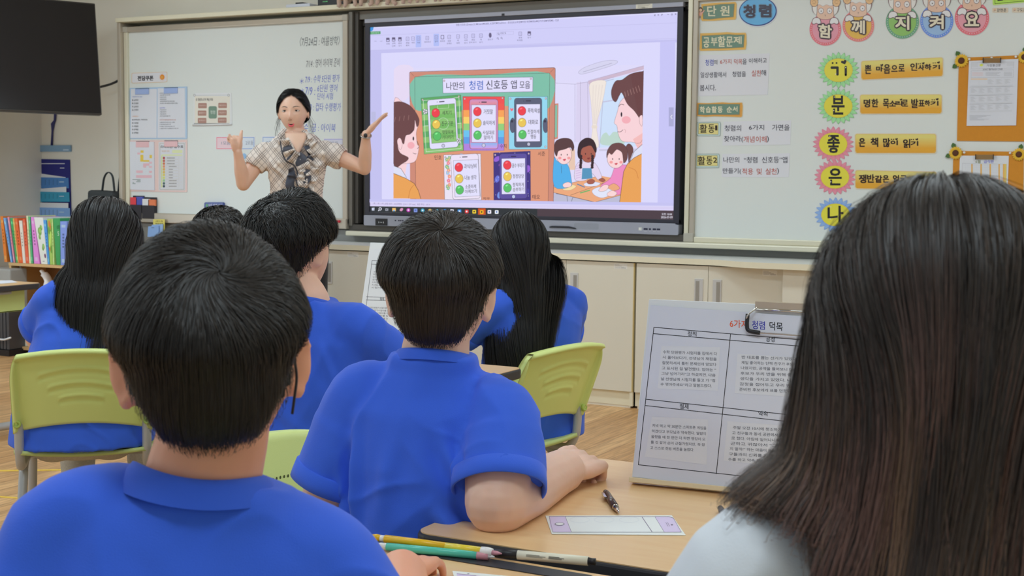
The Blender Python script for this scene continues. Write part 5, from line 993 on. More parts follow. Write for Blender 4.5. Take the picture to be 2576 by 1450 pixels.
def desk(x0, y0, x1, y1, label, groove=None):
    t = thing('school_desk', label, 'desk', ((x0+x1)/2, (y0+y1)/2, 0), 'school desks')
    b = MB().prism([(x, y, DZ-.004) for x, y in rr2(x0+.004, y0+.004, x1-.004, y1-.004, .026)], (0, 0, .004)).build('desktop', m_desk, t)
    MB().prism([(x, y, DZ-.027) for x, y in rr2(x0, y0, x1, y1, .03)], (0, 0, .0255)).build('edge_band', m_band, t, bevel=.004)
    tr = MB(); tr.box(x0+.06, y0+.05, DZ-.125, x1-.06, y1-.05, DZ-.118)
    for q in ((x0+.06, y0+.05, x0+.066, y1-.05), (x1-.066, y0+.05, x1-.06, y1-.05)): tr.box(q[0], q[1], DZ-.125, q[2], q[3], DZ-.030)
    tr.box(x0+.06, y0+.05, DZ-.125, x1-.06, y0+.056, DZ-.098); tr.build('book_tray', m_green, t, bevel=.002)
    for x in (x0+.035, x1-.035):
        ym = (y0+y1)/2; g = MB().tube([(x, ym, DZ-.028), (x, ym, .045)], .021, 12); g.tube(smooth_path([(x, y0+.03, .024), (x, y0+.06, .028), (x, ym, .036), (x, y1-.06, .028), (x, y1-.03, .024)], 4), .018, 10); g.box(x-.018, ym-.14, DZ-.040, x+.018, ym+.14, DZ-.028); g.build('leg', m_steel, t, smooth=True)
        for y in (y0+.04, y1-.04): MB().lathe([(.016, 0), (.018, .004), (.018, .014)], (x, y, 0), 12).build('foot_pad', m_black, t)
    if groove:
        gx0, gx1, gy0, gy1 = groove
        MB().prism([(x, y, DZ+.0003) for x, y in rr2(gx0, gy0, gx1, gy1, .012)], (0, 0, .0012)).build('pencil_tray', m_band, t, bevel=.0004)
    return t
desk(3.462, -5.018, 4.16, -4.42, 'near light wood desk where the round faced boy rests his forearm')
desk(3.36, -5.53, 4.04, -5.066, 'nearest light wood desk at the bottom edge with a black pencil tray', (3.445, 3.78, -5.112, -5.082))
desk(2.14, -4.07, 2.838, -3.472, 'light wood desk with a black corner showing before the green chair at right')
desk(1.74, -3.46, 2.36, -2.86, 'light wood desk holding the farther poster stand')
desk(-.90, -2.83, -.262, -2.225, 'light wood desk with a green book tray cut off by the left edge')
# ================================================================== chairs (local: sitter faces +y, origin on the floor under the seat)
m_gback = mat('apple_green_plastic', ph(184, 197, 122), .40, bump=.10, bscale=900); m_hole = mat('dark_hole', ph(70, 76, 40), .8); m_boss = mat('green_bolt_boss', ph(148, 168, 84), .4)
CW, CB, CT = .180, .475, .700
def back_pt(u, v, side):
    """u -1..1 across, v 0..1 up; side 0 front (towards the sitter), 1 rear"""
    r = .42; uu, vv = abs(u), v
    x = CW*u; z = CB+(CT-CB)*v - .022*u*u*v + .016*(1-v)*u*u*(-1) + .012*(1-u*u)*(1-v)*1.0
    y = -.205-.085*v+.045*u*u
    rim = max(0, (uu-.86)/.10)**1 if uu > .86 else 0; rim = min(1, rim); top = min(1, max(0, (v-.90)/.06)); k = max(rim, top); k = k*k*(3-2*k)
    if side: y -= .014+.022*k
    return x, y, z
def chair_back():
    b = MB(); nu, nv = 100, 44; idx = {}
    def P(i, j, s):
        u = -1+2*i/nu; v = j/nv
        # round the upper corners and soften the lower ones
        lim = 1.0 if v < .62 else math.sqrt(max(0, 1-((v-.62)/.40)**2))*.16+.84
        u2 = u*lim; x, y, z = back_pt(u2, v, s)
        if s:
            for vc, hw in ((.74, .62), (.55, .48), (.38, .34)):
                vv = v-(vc-.10*(u2/hw)**2*hw)
                if abs(u2) < hw: y -= .004*math.exp(-((vv-.012)/.022)**2)*min(1, (hw-abs(u2))/.05) - .003*math.exp(-((vv+.05)/.03)**2)*min(1, (hw-abs(u2))/.05)
        e = min(1, (1-abs(u))*nu/2/2.2); f = min(1, (nv-j)/1.6, j/1.2+.2)
        if s: y += .010*(1-min(e, f))
        else: y -= .004*(1-min(e, f))
        return Vector((x, y, z))
    for s in (0, 1):
        for j in range(nv+1):
            for i in range(nu+1): idx[i, j, s] = len(b.v); b.v.append(P(i, j, s))
    for j in range(nv):
        for i in range(nu):
            b.f.append((idx[i, j, 0], idx[i+1, j, 0], idx[i+1, j+1, 0], idx[i, j+1, 0])[::-1]); b.f.append((idx[i, j, 1], idx[i+1, j, 1], idx[i+1, j+1, 1], idx[i, j+1, 1]))
    for i in range(nu): b.f.append((idx[i, 0, 0], idx[i+1, 0, 0], idx[i+1, 0, 1], idx[i, 0, 1])); b.f.append((idx[i, nv, 1], idx[i+1, nv, 1], idx[i+1, nv, 0], idx[i, nv, 0]))
    for j in range(nv): b.f.append((idx[0, j, 1], idx[0, j+1, 1], idx[0, j+1, 0], idx[0, j, 0])[::-1]); b.f.append((idx[nu, j, 0], idx[nu, j+1, 0], idx[nu, j+1, 1], idx[nu, j, 1])[::-1])
    return b
def make_chair(label):
    t = thing('school_chair', label, 'chair', (0, 0, 0), 'pale green school chairs')
    bk = chair_back().build('backrest', m_gback, t, smooth=True)
    h = MB()
    for vc, hw in ((.66, .62), (.46, .62), (.26, .62)):
        n = 26
        for k in range(n):
            u = -hw+2*hw*k/(n-1); v = vc-.13*u*u; x, y, z = back_pt(u, v, 0); a, bb, c = .0021, .0032, .0010
            h.add([(x+a*math.cos(q), y+c, z+bb*math.sin(q)) for q in [i*math.pi/4 for i in range(8)]], [tuple(range(8))])
    h.build('ventilation_holes', m_hole, bk)
    for s in (-1, 1):
        x, y, z = back_pt(s*.93, .12, 1); MB().lathe([(.011, 0), (.0115, .004), (.009, .008), (.0055, .008), (.005, .003)], (x, y+.004, z), 14, (Vector((1, 0, 0)), Vector((0, 0, 1)), Vector((0, -1, 0)))).build('bolt_boss', m_boss, bk, smooth=True)
    s_ = MB(); nu, nv = 24, 20
    for k in (0, 1):
        for j in range(nv+1):
            for i in range(nu+1):
                u, v = -1+2*i/nu, j/nv; lim = 1-.10*max(0, (v-.7)/.3)**2-.12*max(0, (.15-v)/.15)**2; x = .185*u*lim; y = -.19+.38*v; z = .392+.012*(2*v-1)**2*(-1 if v > .5 else 1)+.010*u*u-(.020*max(0, (v-.82)/.18)**2)-(.012 if k else 0); s_.v.append(Vector((x, y, z)))
    m_ = (nu+1)*(nv+1)
    for j in range(nv):
        for i in range(nu): a = j*(nu+1)+i; s_.f.append((a, a+1, a+nu+2, a+nu+1)); s_.f.append((m_+a+nu+1, m_+a+nu+2, m_+a+1, m_+a))
    for i in range(nu): s_.f.append((i, m_+i, m_+i+1, i+1)); a = nv*(nu+1)+i; s_.f.append((a, a+1, m_+a+1, m_+a))
    for j in range(nv): a = j*(nu+1); s_.f.append((a, a+nu+1, m_+a+nu+1, m_+a)); a += nu; s_.f.append((a, m_+a, m_+a+nu+1, a+nu+1))
    s_.build('seat', m_green, t, smooth=True)
    for s in (-1, 1):
        x = s*.165
        MB().tube(smooth_path([(x, -.188, CB+.05), (x, -.186, CB), (x, -.183, CB-.045), (x, -.178, .405), (x, -.155, .370), (x, -.11, .362), (x, .15, .362)], 6), .0125, 12).build('back_tube', m_steel, t, smooth=True)
        MB().tube(smooth_path([(x, .10, .360), (x, .13, .345), (x, .155, .30), (x*1.08, .185, .013)], 6), .0125, 12).build('leg', m_steel, t, smooth=True)
        MB().tube(smooth_path([(x, -.06, .360), (x, -.09, .345), (x, -.115, .30), (x*1.08, -.195, .013)], 6), .0125, 12).build('leg', m_steel, t, smooth=True)
        for y in (.185, -.195): MB().lathe([(.015, 0), (.016, .004), (.015, .03)], (x*1.08, y, 0), 12).build('foot_cap', m_black, t)
    MB().tube([(-.165, .02, .362), (.165, .02, .362)], .010, 10).build('cross_tube', m_steel, t, smooth=True)
    return t
chair0 = make_chair('pale green school chair with the long haired girl at left sitting on it')
def put_chair(t, px, py, depth, face):      # the middle of its backrest shows at px, py
    P = at(px, py, depth); a = face; off = Vector((0, -.245, 0)); ca, sa = math.cos(a), math.sin(a); w_ = Vector((off.x*ca-off.y*sa, off.x*sa+off.y*ca, 0))
    t.location = (P.x-w_.x, P.y-w_.y, 0); t.rotation_euler = (0, 0, a)
put_chair(chair0, 184, 968, 3.52, YAW+math.radians(12))
cR = copy_thing(chair0, label='pale green school chair of the girl at right by the cabinets'); put_chair(cR, 1408, 950, 3.80, YAW+math.radians(50))
cM = copy_thing(chair0, label='pale green chair back between the nearest boy ear and the next boy shoulder'); put_chair(cM, 612, 1045, 3.02, YAW+math.radians(-12))
cH = copy_thing(chair0, label='pale green chair showing its perforated front behind the boy resting his arm'); put_chair(cH, 725, 1215, 2.38, YAW+math.radians(-128))
# ================================================================== poster stands
m_board = mat('white_foam_board', ph(196, 198, 200), .5); m_lip = mat('beige_stand_ledge', ph(196, 182, 150), .5); m_chrome = mat('polished_steel', (.62, .6, .56), .12, metal=1.0)
def stand(bl_px, dirv, tl_px, W, label, fill, loc_z=DZ):
    BLp = on_z(*bl_px, loc_z+.004); d = Vector((math.cos(dirv), math.sin(dirv), 0)); r = Vector(ray(*tl_px)); C = Vector(CAM); tt = (BLp-C).dot(d)/r.dot(d); TLp = C+r*tt
    h = (TLp-BLp); H = h.length; hu = h.normalized(); n = d.cross(hu).normalized(); n = n if n.dot(C-BLp) > 0 else -n
    t = thing('poster_stand', label, 'poster stand', BLp+d*W/2)
    cc = BLp+d*W/2+hu*H/2-n*.004
    MB().obox(cc, (W, .006, H), (d, n, hu)).build('front_board', m_board, t, bevel=.001)
    foot = BLp+d*W/2+hu*H*.92-n*.012; back = Vector((foot.x, foot.y, loc_z+.003))-Vector((n.x, n.y, 0)).normalized()*.16; hb = foot-back; hbu = hb.normalized()
    MB().obox(back+hb/2, (W*.94, .005, hb.length), (d, d.cross(hbu).normalized(), hbu)).build('rear_prop', m_board, t)
    MB().obox(BLp+d*W/2+n*.004+hu*.002, (W, .022, .008), (d, n, hu)).build('ledge', m_lip, t, bevel=.001)
    p = Pic(lambda x, y: on_plane(x, y, BLp+n*.0005, n), n, .00012); fill(p, BLp, d, hu, n, W, H); p.build('poster', PRINT, t)
    return t, BLp, d, hu, n, W, H
T_ = ph(24, 24, 30); GREY = ph(84, 84, 92)
def para(p, rows, x0, y0, x1, y1, h, sl, col, dx=0.0):
    n = len(rows)
    for i, s in enumerate(rows):
        f = i/(n-1); x = x0+dx*f; y = y0+(y1-y0)*f; wfull = x1-x0; full_ = i < n-1; L_ = len(s)
        p.text(s, x, y-h/2, x+(wfull if full_ else wfull*L_/max(1, len(rows[0]))), y+h/2, col, 3, .012, sl)
def big_poster(p, B, d, hu, n, W, H):
    p.poly([(1637, 768), (2200, 810), (2150, 1268), (1592, 1200)], ph(198, 200, 212), 1)
    s = .068
    for w_, x0, x1, y0, y1, c in (('6가지', 1836, 1880, 804, 824, (196, 84, 54)), ('청렴', 1892, 1924, 807, 828, (50, 50, 150)), ('덕목', 1936, 1969, 810, 831, (30, 30, 34))): p.text(w_, x0, y0, x1, y1, ph(*c), 3, .025, s, res=3)
    k = T_
    for q in ([(1645, 824), (2160, 868)], [(1644, 840), (2160, 884)], [(1625, 1005), (2150, 1062)], [(1624, 1021), (2150, 1080)], [(1606, 1170), (2120, 1226)], [(1645, 824), (1606, 1170)], [(1838, 840), (1802, 1193)]): p.line(q, 1.7, k, 2)
    for w_, x0, y0, x1, y1 in (('정직', 1730, 834, 1752, 846), ('공정', 1927, 847, 1949, 860), ('절제', 1710, 1016, 1732, 1029), ('약속', 1908, 1034, 1932, 1047)): p.text(w_, x0, y0, x1, y1, k, 3, .02, .05)
    for q in ([(1664, 870), (1812, 874), (1806, 984), (1654, 978)], [(1640, 1048), (1782, 1056), (1778, 1170), (1622, 1150)], [(1855, 890), (2010, 900), (2000, 1000), (1848, 990)], [(1830, 1060), (1990, 1072), (1980, 1176), (1820, 1160)]): p.poly(q, ph(204, 205, 212), 2); p.line(q, .8, ph(182, 184, 194), 2.5, closed=True)
    para(p, ['수학 단원평가 시험지를 집에서 다', '시 풀어보다가, 선생님이 채점을', '잘못하셔서 틀린 문제인데 맞았다', '고 표시된 걸 발견했다. 엄마는 “', '그냥 넘어가라”고 하셨지만, 다음', '날 선생님께 시험지를 들고 가 “점', '수 깎아주세요”라고 말씀드렸다.'], 1668, 886, 1804, 967, 8, .035, GREY, -6)
    para(p, ['반 대표를 뽑는 선거가 있었다.', '제일 좋아하는 단짝 친구가 후보로', '나왔지만, 공약을 들어보니 다른', '후보가 우리 반을 위해 좋은', '생각을 가지고 있었다. 나는', '감정을 접어두고 우리 반을', '준비된 후보에게 표를 던졌다.'], 1866, 899, 2006, 980, 8, .035, GREY, -6)
    para(p, ['저녁 먹고 딱 30분만 스마트폰 게임을', '하겠다고 부모님과 약속했다. 알람이', '울렸을 때 한 판만 더 하면 랭킹이 오', '를 것 같아 손이 근질거렸지만, 꾹 참', '고 스스로 전원 버튼을 눌렀다.'], 1641, 1071, 1777, 1127, 8, .05, GREY, -5)
    para(p, ['주말 오전 10시에 청소하기로 하', '고 친구들과 동네 공원에서 만나기', '로 했다. 아침에 일어나니 너무 피', '곤하고 귀찮아서 “그냥 가', '지 말까?” 하는 마음이 들었지만 친', '구들과의 신뢰를 지키려고 세', '수를 하고 약속 장소로 나갔다.'], 1844, 1076, 1990, 1156, 8, .05, GREY, -12)
bt, B, d, hu, n, W, H = stand((1588, 1211), math.radians(5.2), (1632, 752), .40, 'big white poster stand on the near desk, partly behind the brown haired woman', big_poster)
# bulldog clip on the big stand
c0 = on_plane(1878, 800, B+n*.006, n); u0 = (c0-B).dot(d); v0 = (c0-B).dot(hu); Q = lambda u, v, w: B+d*u+hu*v+n*w
t = thing('bulldog_clip', 'polished bulldog clip with a black tipped wire lever on the big poster stand', 'clip', Q(u0+.06, H, .004))
MB().prism([Q(u0+.012, H+.003, -.012), Q(u0+.012, H+.003, .008), Q(u0+.012, H-.010, .004), Q(u0+.012, H-.010, .001), Q(u0+.012, H-.002, .001), Q(u0+.012, H-.002, -.009)], d*.115).build('clip_body', mat('brassy_clip_steel', ph(168, 156, 136), .3, metal=.35), t, bevel=.001)
MB().tube([Q(u0+.012, H-.010, .004), Q(u0+.127, H-.010, .004)], .0022, 10).build('rolled_edge', m_chrome, t, smooth=True)
MB().tube(smooth_path([Q(u0+.016, H-.008, .009), Q(u0+.003, H-.022, .012), Q(u0+.002, v0-.008, .008), Q(u0+.008, v0-.022, .007), Q(u0+.06, v0-.024, .007), Q(u0+.125, v0-.025, .007)], 6), .0014, 8).build('wire_lever', m_chrome, t, smooth=True)
MB().tube(smooth_path([Q(u0+.002, v0+.006, .009), Q(u0+.002, v0-.012, .008), Q(u0+.006, v0-.021, .0075), Q(u0+.024, v0-.0235, .007)], 6), .0034, 10).build('black_tip', m_black, t, smooth=True)
def small_poster(p, B, d, hu, n, W, H):
    p.poly([(930, 620), (1110, 626), (1100, 842), (900, 838)], ph(206, 208, 212), 1); k = GREY
    for q in ([(936, 656), (1100, 662)], [(934, 665), (1100, 671)], [(922, 747), (1100, 752)], [(921, 755), (1100, 760)], [(914, 828), (1100, 834)], [(936, 656), (914, 828)], [(1005, 830), (1030, 660)]): p.line(q, 1.1, k, 2)
    p.text('절제', 956, 749, 966, 756, T_, 3, .02); p.text('정직', 975, 658, 986, 665, T_, 3, .02)
    r = random.Random(5)
    for blk, (x0, y0) in enumerate(((940, 682), (927, 772))):
        for i in range(7 if blk == 0 else 6):
            p.text('수학단원평가시험지를 집에서'[i % 4:12] if i < 5 else '시험지를 들고', x0-i*1.0, y0+i*6.6, x0+52-i, y0+4.4+i*6.6, k, 3, .0, .03)
    for q in ([(938, 676), (1000, 678), (996, 726), (930, 724)], [(926, 766), (990, 768), (986, 812), (918, 810)]): p.poly(q, ph(208, 209, 213), 1.5)
    p.rect(932, 612, 1110, 626, ph(210, 212, 214), 1.2)
stand((898, 841), math.radians(3), (931, 610), .34, 'white poster stand on the farther desk, half hidden by a boy head', small_poster)
# ================================================================== things lying on the desks
def pen_along(name, p0, p1, r, parts, label, cat, z=DZ, group=None, lift=0.0):
    """parts: (from, to, radius factors, material, part name) along the pen lying from p0 to p1"""
    a, b = on_z(*p0, z+r+lift), on_z(*p1, z+r+lift); c = (a+b)/2; t = thing(name, label, cat, (c.x, c.y, z+lift), group)
    for f0, f1, rr, m_, nm in parts:
        n = len(rr); MB().tube([a+(b-a)*(f0+(f1-f0)*i/(n-1)) for i in range(n)], [r*q for q in rr], 12).build(nm, m_, t, smooth=True)
    return t, a, b
m_yel, m_lemon = mat('yellow_plastic', ph(236, 186, 26), .3), mat('lemon_translucent_plastic', ph(222, 200, 60), .25); m_teal = mat('teal_translucent_plastic', ph(70, 164, 146), .25); m_clear = mat('clear_plastic', ph(196, 196, 196), .15); m_pink = mat('pinkish_grip', ph(172, 120, 132), .35); m_ivory = mat('ivory_barrel', ph(220, 216, 196), .35)
t, a, b = pen_along('pen', (936, 1352), (1262, 1394), .0055, [(0, .07, (.7, .9, .8), m_yel, 'cap_tip'), (.07, .105, (.8, .8), m_clear, 'collar'), (.105, .58, (1, 1.05, 1), m_yel, 'barrel'), (.58, .85, (1.02, 1.02), m_lemon, 'grip'), (.85, .93, (1.15, 1.2, 1.0), m_clear, 'ring'), (.93, 1.0, (.6, .5, .15), m_pink, 'tip')], 'yellow pen lying in the black pencil tray of the nearest desk', 'pen', group='pens in the pencil tray', z=DZ+.0016, lift=.0045)
t, a, b = pen_along('pen', (944, 1373), (1244, 1402), .0052, [(0, .10, (.6, .9, .9), m_clear, 'cap_tip'), (.10, .86, (1, 1.03, 1.0), m_teal, 'barrel'), (.86, .95, (1.1, 1.0), m_pink, 'grip'), (.95, 1.0, (.6, .2), m_clear, 'tip')], 'teal pen lying in the black pencil tray just below the yellow one', 'pen', group='pens in the pencil tray', z=DZ+.0016)
t, a, b = pen_along('marker', (1240, 1391), (1498, 1414), .0058, [(0, .245, (.92, .98, 1), m_black, 'cap'), (.245, .93, (1.08, 1.08), m_ivory, 'barrel'), (.93, 1.0, (.9, .75, .8), m_black, 'end_plug')], 'ivory marker with a black cap at the right end of the pencil tray', 'marker', z=DZ+.0016)
mid = (a+b)/2; dd = (b-a).normalized(); sd = Vector((-dd.y, dd.x, 0)); vw = (Vector(CAM)-mid).normalized(); nn = (vw-dd*vw.dot(dd)).normalized(); q0 = a+(b-a)*.34
p = Pic(lambda x, y: q0+dd*(x*.001)+nn*.0065-nn.cross(dd)*0+dd.cross(nn)*(-y*.001), nn, .00005)
for i, wd in enumerate((22, 26, 18)): p.rect(0, -1.6+i*1.2, wd, -.9+i*1.2, ph(120, 120, 110), 1); p.rect(30, -1.6+i*1.2, 30+wd*.8, -.9+i*1.2, ph(90, 90, 84), 1)
p.build('barrel_print', PRINT, t)
m_brown = mat('brown_black_pen_barrel', ph(66, 52, 52), .25)
t, a, b = pen_along('ballpoint_pen', (1523, 1238), (1557, 1290), .0055, [(0, .12, (.7, .9, .9), m_brown, 'push_button'), (.12, .72, (1, 1.02, 1.0), m_brown, 'barrel'), (.72, .80, (.95, .9), m_chrome, 'ring'), (.80, 1.0, (.85, .5, .12), m_chrome, 'tip')], 'dark brown ballpoint pen lying between the boy hand and the big poster stand', 'pen')
dd = (b-a).normalized(); MB().obox(a+(b-a)*.25+Vector((-.006, -.004, .002)), (.004, .03, .003), (dd.cross(Vector((0, 0, 1))).normalized(), dd, Vector((0, 0, 1)))).build('clip', m_chrome, t)
t, a, b = pen_along('marker', (1812, 1279), (1842, 1336), .0062, [(0, .42, (.7, .95, .9), mat('grey_cap', ph(66, 64, 66), .35), 'cap'), (.42, 1.0, (1.1, 1.1, 1.05), m_ivory, 'barrel')], 'ivory marker with a dark grey cap lying beside the woman shoulder', 'marker')
t, a, b = pen_along('marker', (1902, 1286), (1960, 1272), .006, [(0, .6, (.9, 1, 1), mat('red_cap', ph(196, 50, 50), .35), 'cap'), (.6, 1.0, (1, 1), m_ivory, 'barrel')], 'red capped marker peeking out from behind the woman hair', 'marker')
def card_on_desk(q, fill, label, z=DZ+.0004, shade=ph(216, 218, 214)):
    p = Pic(lambda x, y: on_z(x, y, z), (0, 0, 1), .00012); p.slab(q, shade, .0006); fill(p); return tag(p.build('phone_template_card', PRINT), label, 'card', 'paper phone templates')
LIL = ph(190, 176, 202)
def phone_card(p):
    f = lambda x, y: (900+x*.34938, 1100+y*.34938); C_ = lambda P: [f(*q) for q in P]; k = ph(110, 100, 120)
    p.poly(C_([(1378, 576), (2240, 578), (2272, 588), (2330, 690), (1405, 690), (1385, 650)]), LIL, 1); p.poly(C_([(1494, 578), (2140, 578), (2208, 692), (1538, 688)]), ph(218, 220, 218), 2); p.line(C_([(1494, 578), (1538, 688)]), .8, k, 3); p.line(C_([(2140, 580), (2208, 692)]), .8, k, 3); p.line(C_([(2046, 580), (2120, 690)]), 1.6, k, 3); p.line(C_([(1378, 576), (2240, 578), (2272, 588), (2330, 690), (1405, 690)]), .8, k, 3, closed=True)
    for x in (1598, 1774, 1954): p.line([f(*q) for q in p.epts(x, 601, 71, 20, 24)], .5, ph(176, 178, 184), 3, closed=True)
    p.poly([f(*q) for q in p.epts(1453, 632, 36, 12, 20)], k, 3); p.poly([f(*q) for q in p.epts(1453, 632, 30, 9, 20)], ph(216, 216, 218), 4); p.line(C_([(2218, 620), (2234, 648)]), .9, k, 3); p.line(C_([(2230, 620), (2246, 648)]), .9, k, 3); p.poly([f(*q) for q in p.epts(2262, 637, 8, 5, 12)], k, 3)
card_on_desk([(1372, 1299), (1690, 1298), (1725, 1348), (1388, 1345)], phone_card, 'paper phone template with three faint circles on the near desk')
def corner_card(p): p.poly([(1148, 1444), (1300, 1462), (1330, 1500), (1160, 1490)], LIL, 1); p.line([(1150, 1446), (1198, 1451)], 1, ph(120, 110, 130), 2); p.ell(1178, 1446, 3, 1, ph(120, 110, 130), 2, 10)
card_on_desk([(1138, 1438), (1400, 1462), (1440, 1540), (1160, 1520)], corner_card, 'paper phone template cut off by the bottom edge beside the boy hand')
for p0, p1, c, cc, l in (((948, 853), (990, 846), (206, 196, 80), (222, 214, 120), 'yellow crayon pen in the heap by the farther poster stand'), ((950, 862), (975, 856), (40, 140, 120), (206, 214, 210), 'green and white pen in the heap by the farther poster stand'), ((958, 868), (1000, 858), (120, 50, 66), (150, 70, 80), 'dark red pencil in the heap by the farther poster stand'), ((972, 862), (1010, 852), (40, 40, 46), (60, 60, 66), 'black pencil in the heap by the farther poster stand')):
    pen_along('pencil', p0, p1, .005, [(0, .7, (1, 1), mat('pencil_paint', ph(*c), .35), 'barrel'), (.7, 1, (1, .9, .3), mat('pencil_end', ph(*cc), .35), 'tip')], l, 'pencil', group='pencils beside the farther poster stand')
# ================================================================== low shelf with books at the left wall
SY = -.53; sx0, sx1 = on_y(25, 780, SY).x, on_y(139, 780, SY).x; sz1 = on_y(60, 663, SY).z; sm = on_y(60, 782, SY).z
m_shelf = mat('pale_brown_shelf_board', ph(176, 144, 100), .55, noise=.06, nscale=12); m_shelfin = mat('brown_shelf_back', ph(128, 96, 64), .6)
t = thing('bookshelf', 'low pale brown shelf unit with two compartments under the upright books', 'shelf', ((sx0+sx1)/2, SY+.15, 0)); sx1 += .09
T2 = .018
for x in (sx0, sx1-T2): MB().box(x, SY, 0, x+T2, SY+.30, sz1-T2).build('side_panel', m_shelf, t, bevel=.001)
MB().box(sx0, SY-.004, sz1-T2, sx1, SY+.30, sz1).build('top_board', m_shelf, t, bevel=.001); MB().box(sx0+T2, SY+.004, sm-T2, sx1-T2, SY+.29, sm).build('shelf_board', m_shelf, t); MB().box(sx0+T2, SY+.004, .03, sx1-T2, SY+.29, .05).build('shelf_board', m_shelf, t); MB().box(sx0+T2, SY+.285, .03, sx1-T2, SY+.298, sz1-T2).build('back_board', m_shelfin, t)
BK = [(2, 24, 38, 62, (214, 120, 44), 912, 'broad orange'), (28, 46, 92, 106, (112, 160, 214), 926, 'sky blue'), (64, 78, 118, 128, (206, 130, 150), 918, 'pink'), (86, 108, 140, 156, (54, 140, 84), 926, 'green'), (110, 122, 152, 162, (206, 160, 90), 930, 'slim tan'), (126, 148, 164, 200, (214, 96, 44), 928, 'deep orange'), (164, 190, 200, 222, (206, 200, 190), 950, 'white striped'), (196, 216, 226, 252, (210, 90, 60), 936, 'red and amber'), (228, 240, 254, 268, (206, 210, 170), 908, 'pale yellow green'), (246, 258, 272, 284, (76, 160, 110), 916, 'slim green'), (268, 292, 296, 344, (196, 120, 190), 918, 'violet'), (294, 372, 358, 412, (216, 218, 214), 922, 'wide white, printed with broccoli,'), (374, 400, 416, 430, (70, 140, 206), 946, 'bright blue'), (408, 440, 434, 458, (140, 170, 80), 934, 'leafy green'), (446, 456, 460, 470, (170, 196, 120), 938, 'slim lime'), (460, 520, 490, 522, (44, 132, 72), 930, 'large dark green'), (522, 580, 526, 570, (110, 130, 196), 956, 'lavender blue')]
by = SY+.01
for i, (a, b, c, d_, col, ty, nm) in enumerate(BK):
    s = 330/1139; X = lambda x, y: on_y(x*s, 280+y*s, by); yb = 1316+((a+b)/2-250)*.014
    P1, P2, P3, P4 = X(a, ty), X(b, ty+2), X(d_, yb), X(c, yb); zb = sz1+.001
    for P_ in (P3, P4): P_.z = zb
    dep = Vector((0, .19+.02*((i*7) % 3), 0)); m_ = mat('book_cover', ph(*col), .4); mp_ = mat('book_pages', ph(196, 192, 180), .8) if i == 0 else mp_
    t = MB().prism([P4, P3, P2, P1], dep).build('book', m_, bevel=.001); tag(t, f'{nm} book in the upright row on the low shelf', 'book', 'upright books on the low shelf')
    p = Pic(lambda x, y, P1=P1, P2=P2, P3=P3, P4=P4: (P1+(P2-P1)*x)*(1-y)+(P4+(P3-P4)*x)*y, (0, -1, 0))
    lt = tuple(min(.9, v*1.5+.1) for v in ph(*col)); r = random.Random(i+9)
    if 'broccoli' in nm:
        for x, y, w_ in ((.45, .30, .32), (.66, .22, .22), (.36, .42, .2), (.70, .62, .22), (.60, .66, .18)): p.ell(x, y, w_*.7, w_*.28, ph(110, 150, 80), 1, 14); p.ell(x+.06, y-.02, w_*.4, w_*.16, ph(140, 176, 96), 2, 12)
        p.ell(.78, .82, .12, .05, ph(96, 50, 90), 1, 12); p.rect(.3, .93, .6, .945, ph(120, 120, 124), 1)
    elif 'dark green' in nm: p.text('수학', .5, .14, .95, .25, ph(16, 40, 24), 1, .03); p.text('5', .6, .28, .85, .37, ph(190, 206, 190), 1, .02)
    elif 'leafy' in nm:
        for k in range(9): p.ell(.2+.6*r.random(), .1+.8*r.random(), .3, .09, ph(*r.choice([(96, 140, 60), (180, 110, 60), (160, 190, 90)])), 1+k*.1, 10)
    else:
        p.rect(.2, .08, .8, .14, lt, 1); p.rect(.25, .86, .75, .94, lt, 1)
        for k in range(5): p.rect(.35, .28+k*.07, .65, .32+k*.07, tuple(v*.45 for v in ph(*col)), 1)
    p.build('cover_print', PRINT, t)
# things in the shelf
m_wp = mat('white_plastic', ph(206, 208, 212), .35)
c = on_y(52, 704, SY+.06); zf = sm+.001
t = thing('soap_dispenser', 'white pump bottle standing in the upper compartment of the low shelf', 'bottle', (c.x, c.y, zf)); h = on_y(52, 690, SY+.06).z-zf
MB().lathe([(.028, 0), (.03, .005), (.03, h*.8), (.022, h*.92), (.016, h)], (c.x, c.y, zf), 16).build('bottle', m_wp, t, smooth=True); MB().lathe([(.017, 0), (.017, .014), (.006, .018), (.005, .055), (.009, .056), (.009, .066)], (c.x, c.y, zf+h), 14).build('pump', m_wp, t, smooth=True)
MB().tube(smooth_path([(c.x+.008, c.y, zf+h+.062), (c.x-.02, c.y-.004, zf+h+.064), (c.x-.042, c.y-.006, zf+h+.056)], 4), .0045, 8).build('spout', m_wp, t, smooth=True)
c = on_y(118, 700, SY+.05); tag(MB().tube(smooth_path([(c.x-.045, c.y, c.z+.045), (c.x-.03, c.y, c.z+.03), (c.x, c.y+.01, c.z-.015), (c.x+.03, c.y+.02, sm+.045)], 5), [.016]*6+[.03]*5+[.045]*4+[.045], 10, squash=.6).build('wrapped_bundle', mat('white_wrapping_paper', ph(196, 194, 194), .7), smooth=True), 'white wrapped bundle leaning in the upper compartment of the low shelf', 'bundle')
c = on_y(54, 775, SY+.07); tag(MB().lathe([(.04, 0), (.046, .01), (.044, .03), (.040, .03), (.040, .012), (.01, .01)], (c.x, c.y, sm+.001), 18).build('bowl', mat('peach_plastic', ph(206, 160, 120), .4), smooth=True), 'small peach bowl on the middle board of the low shelf', 'bowl')
a, b = on_y(33, 880, SY+.03), on_y(72, 846, SY+.03); t = thing('tissue_box', 'grey green tissue box in the lower compartment of the low shelf', 'box', ((a.x+b.x)/2, SY+.08, .051))
MB().box(a.x, SY+.03, .051, b.x, SY+.14, b.z).build('carton', mat('grey_green_carton', ph(168, 176, 158), .5, noise=.1, nscale=20), t, bevel=.002)
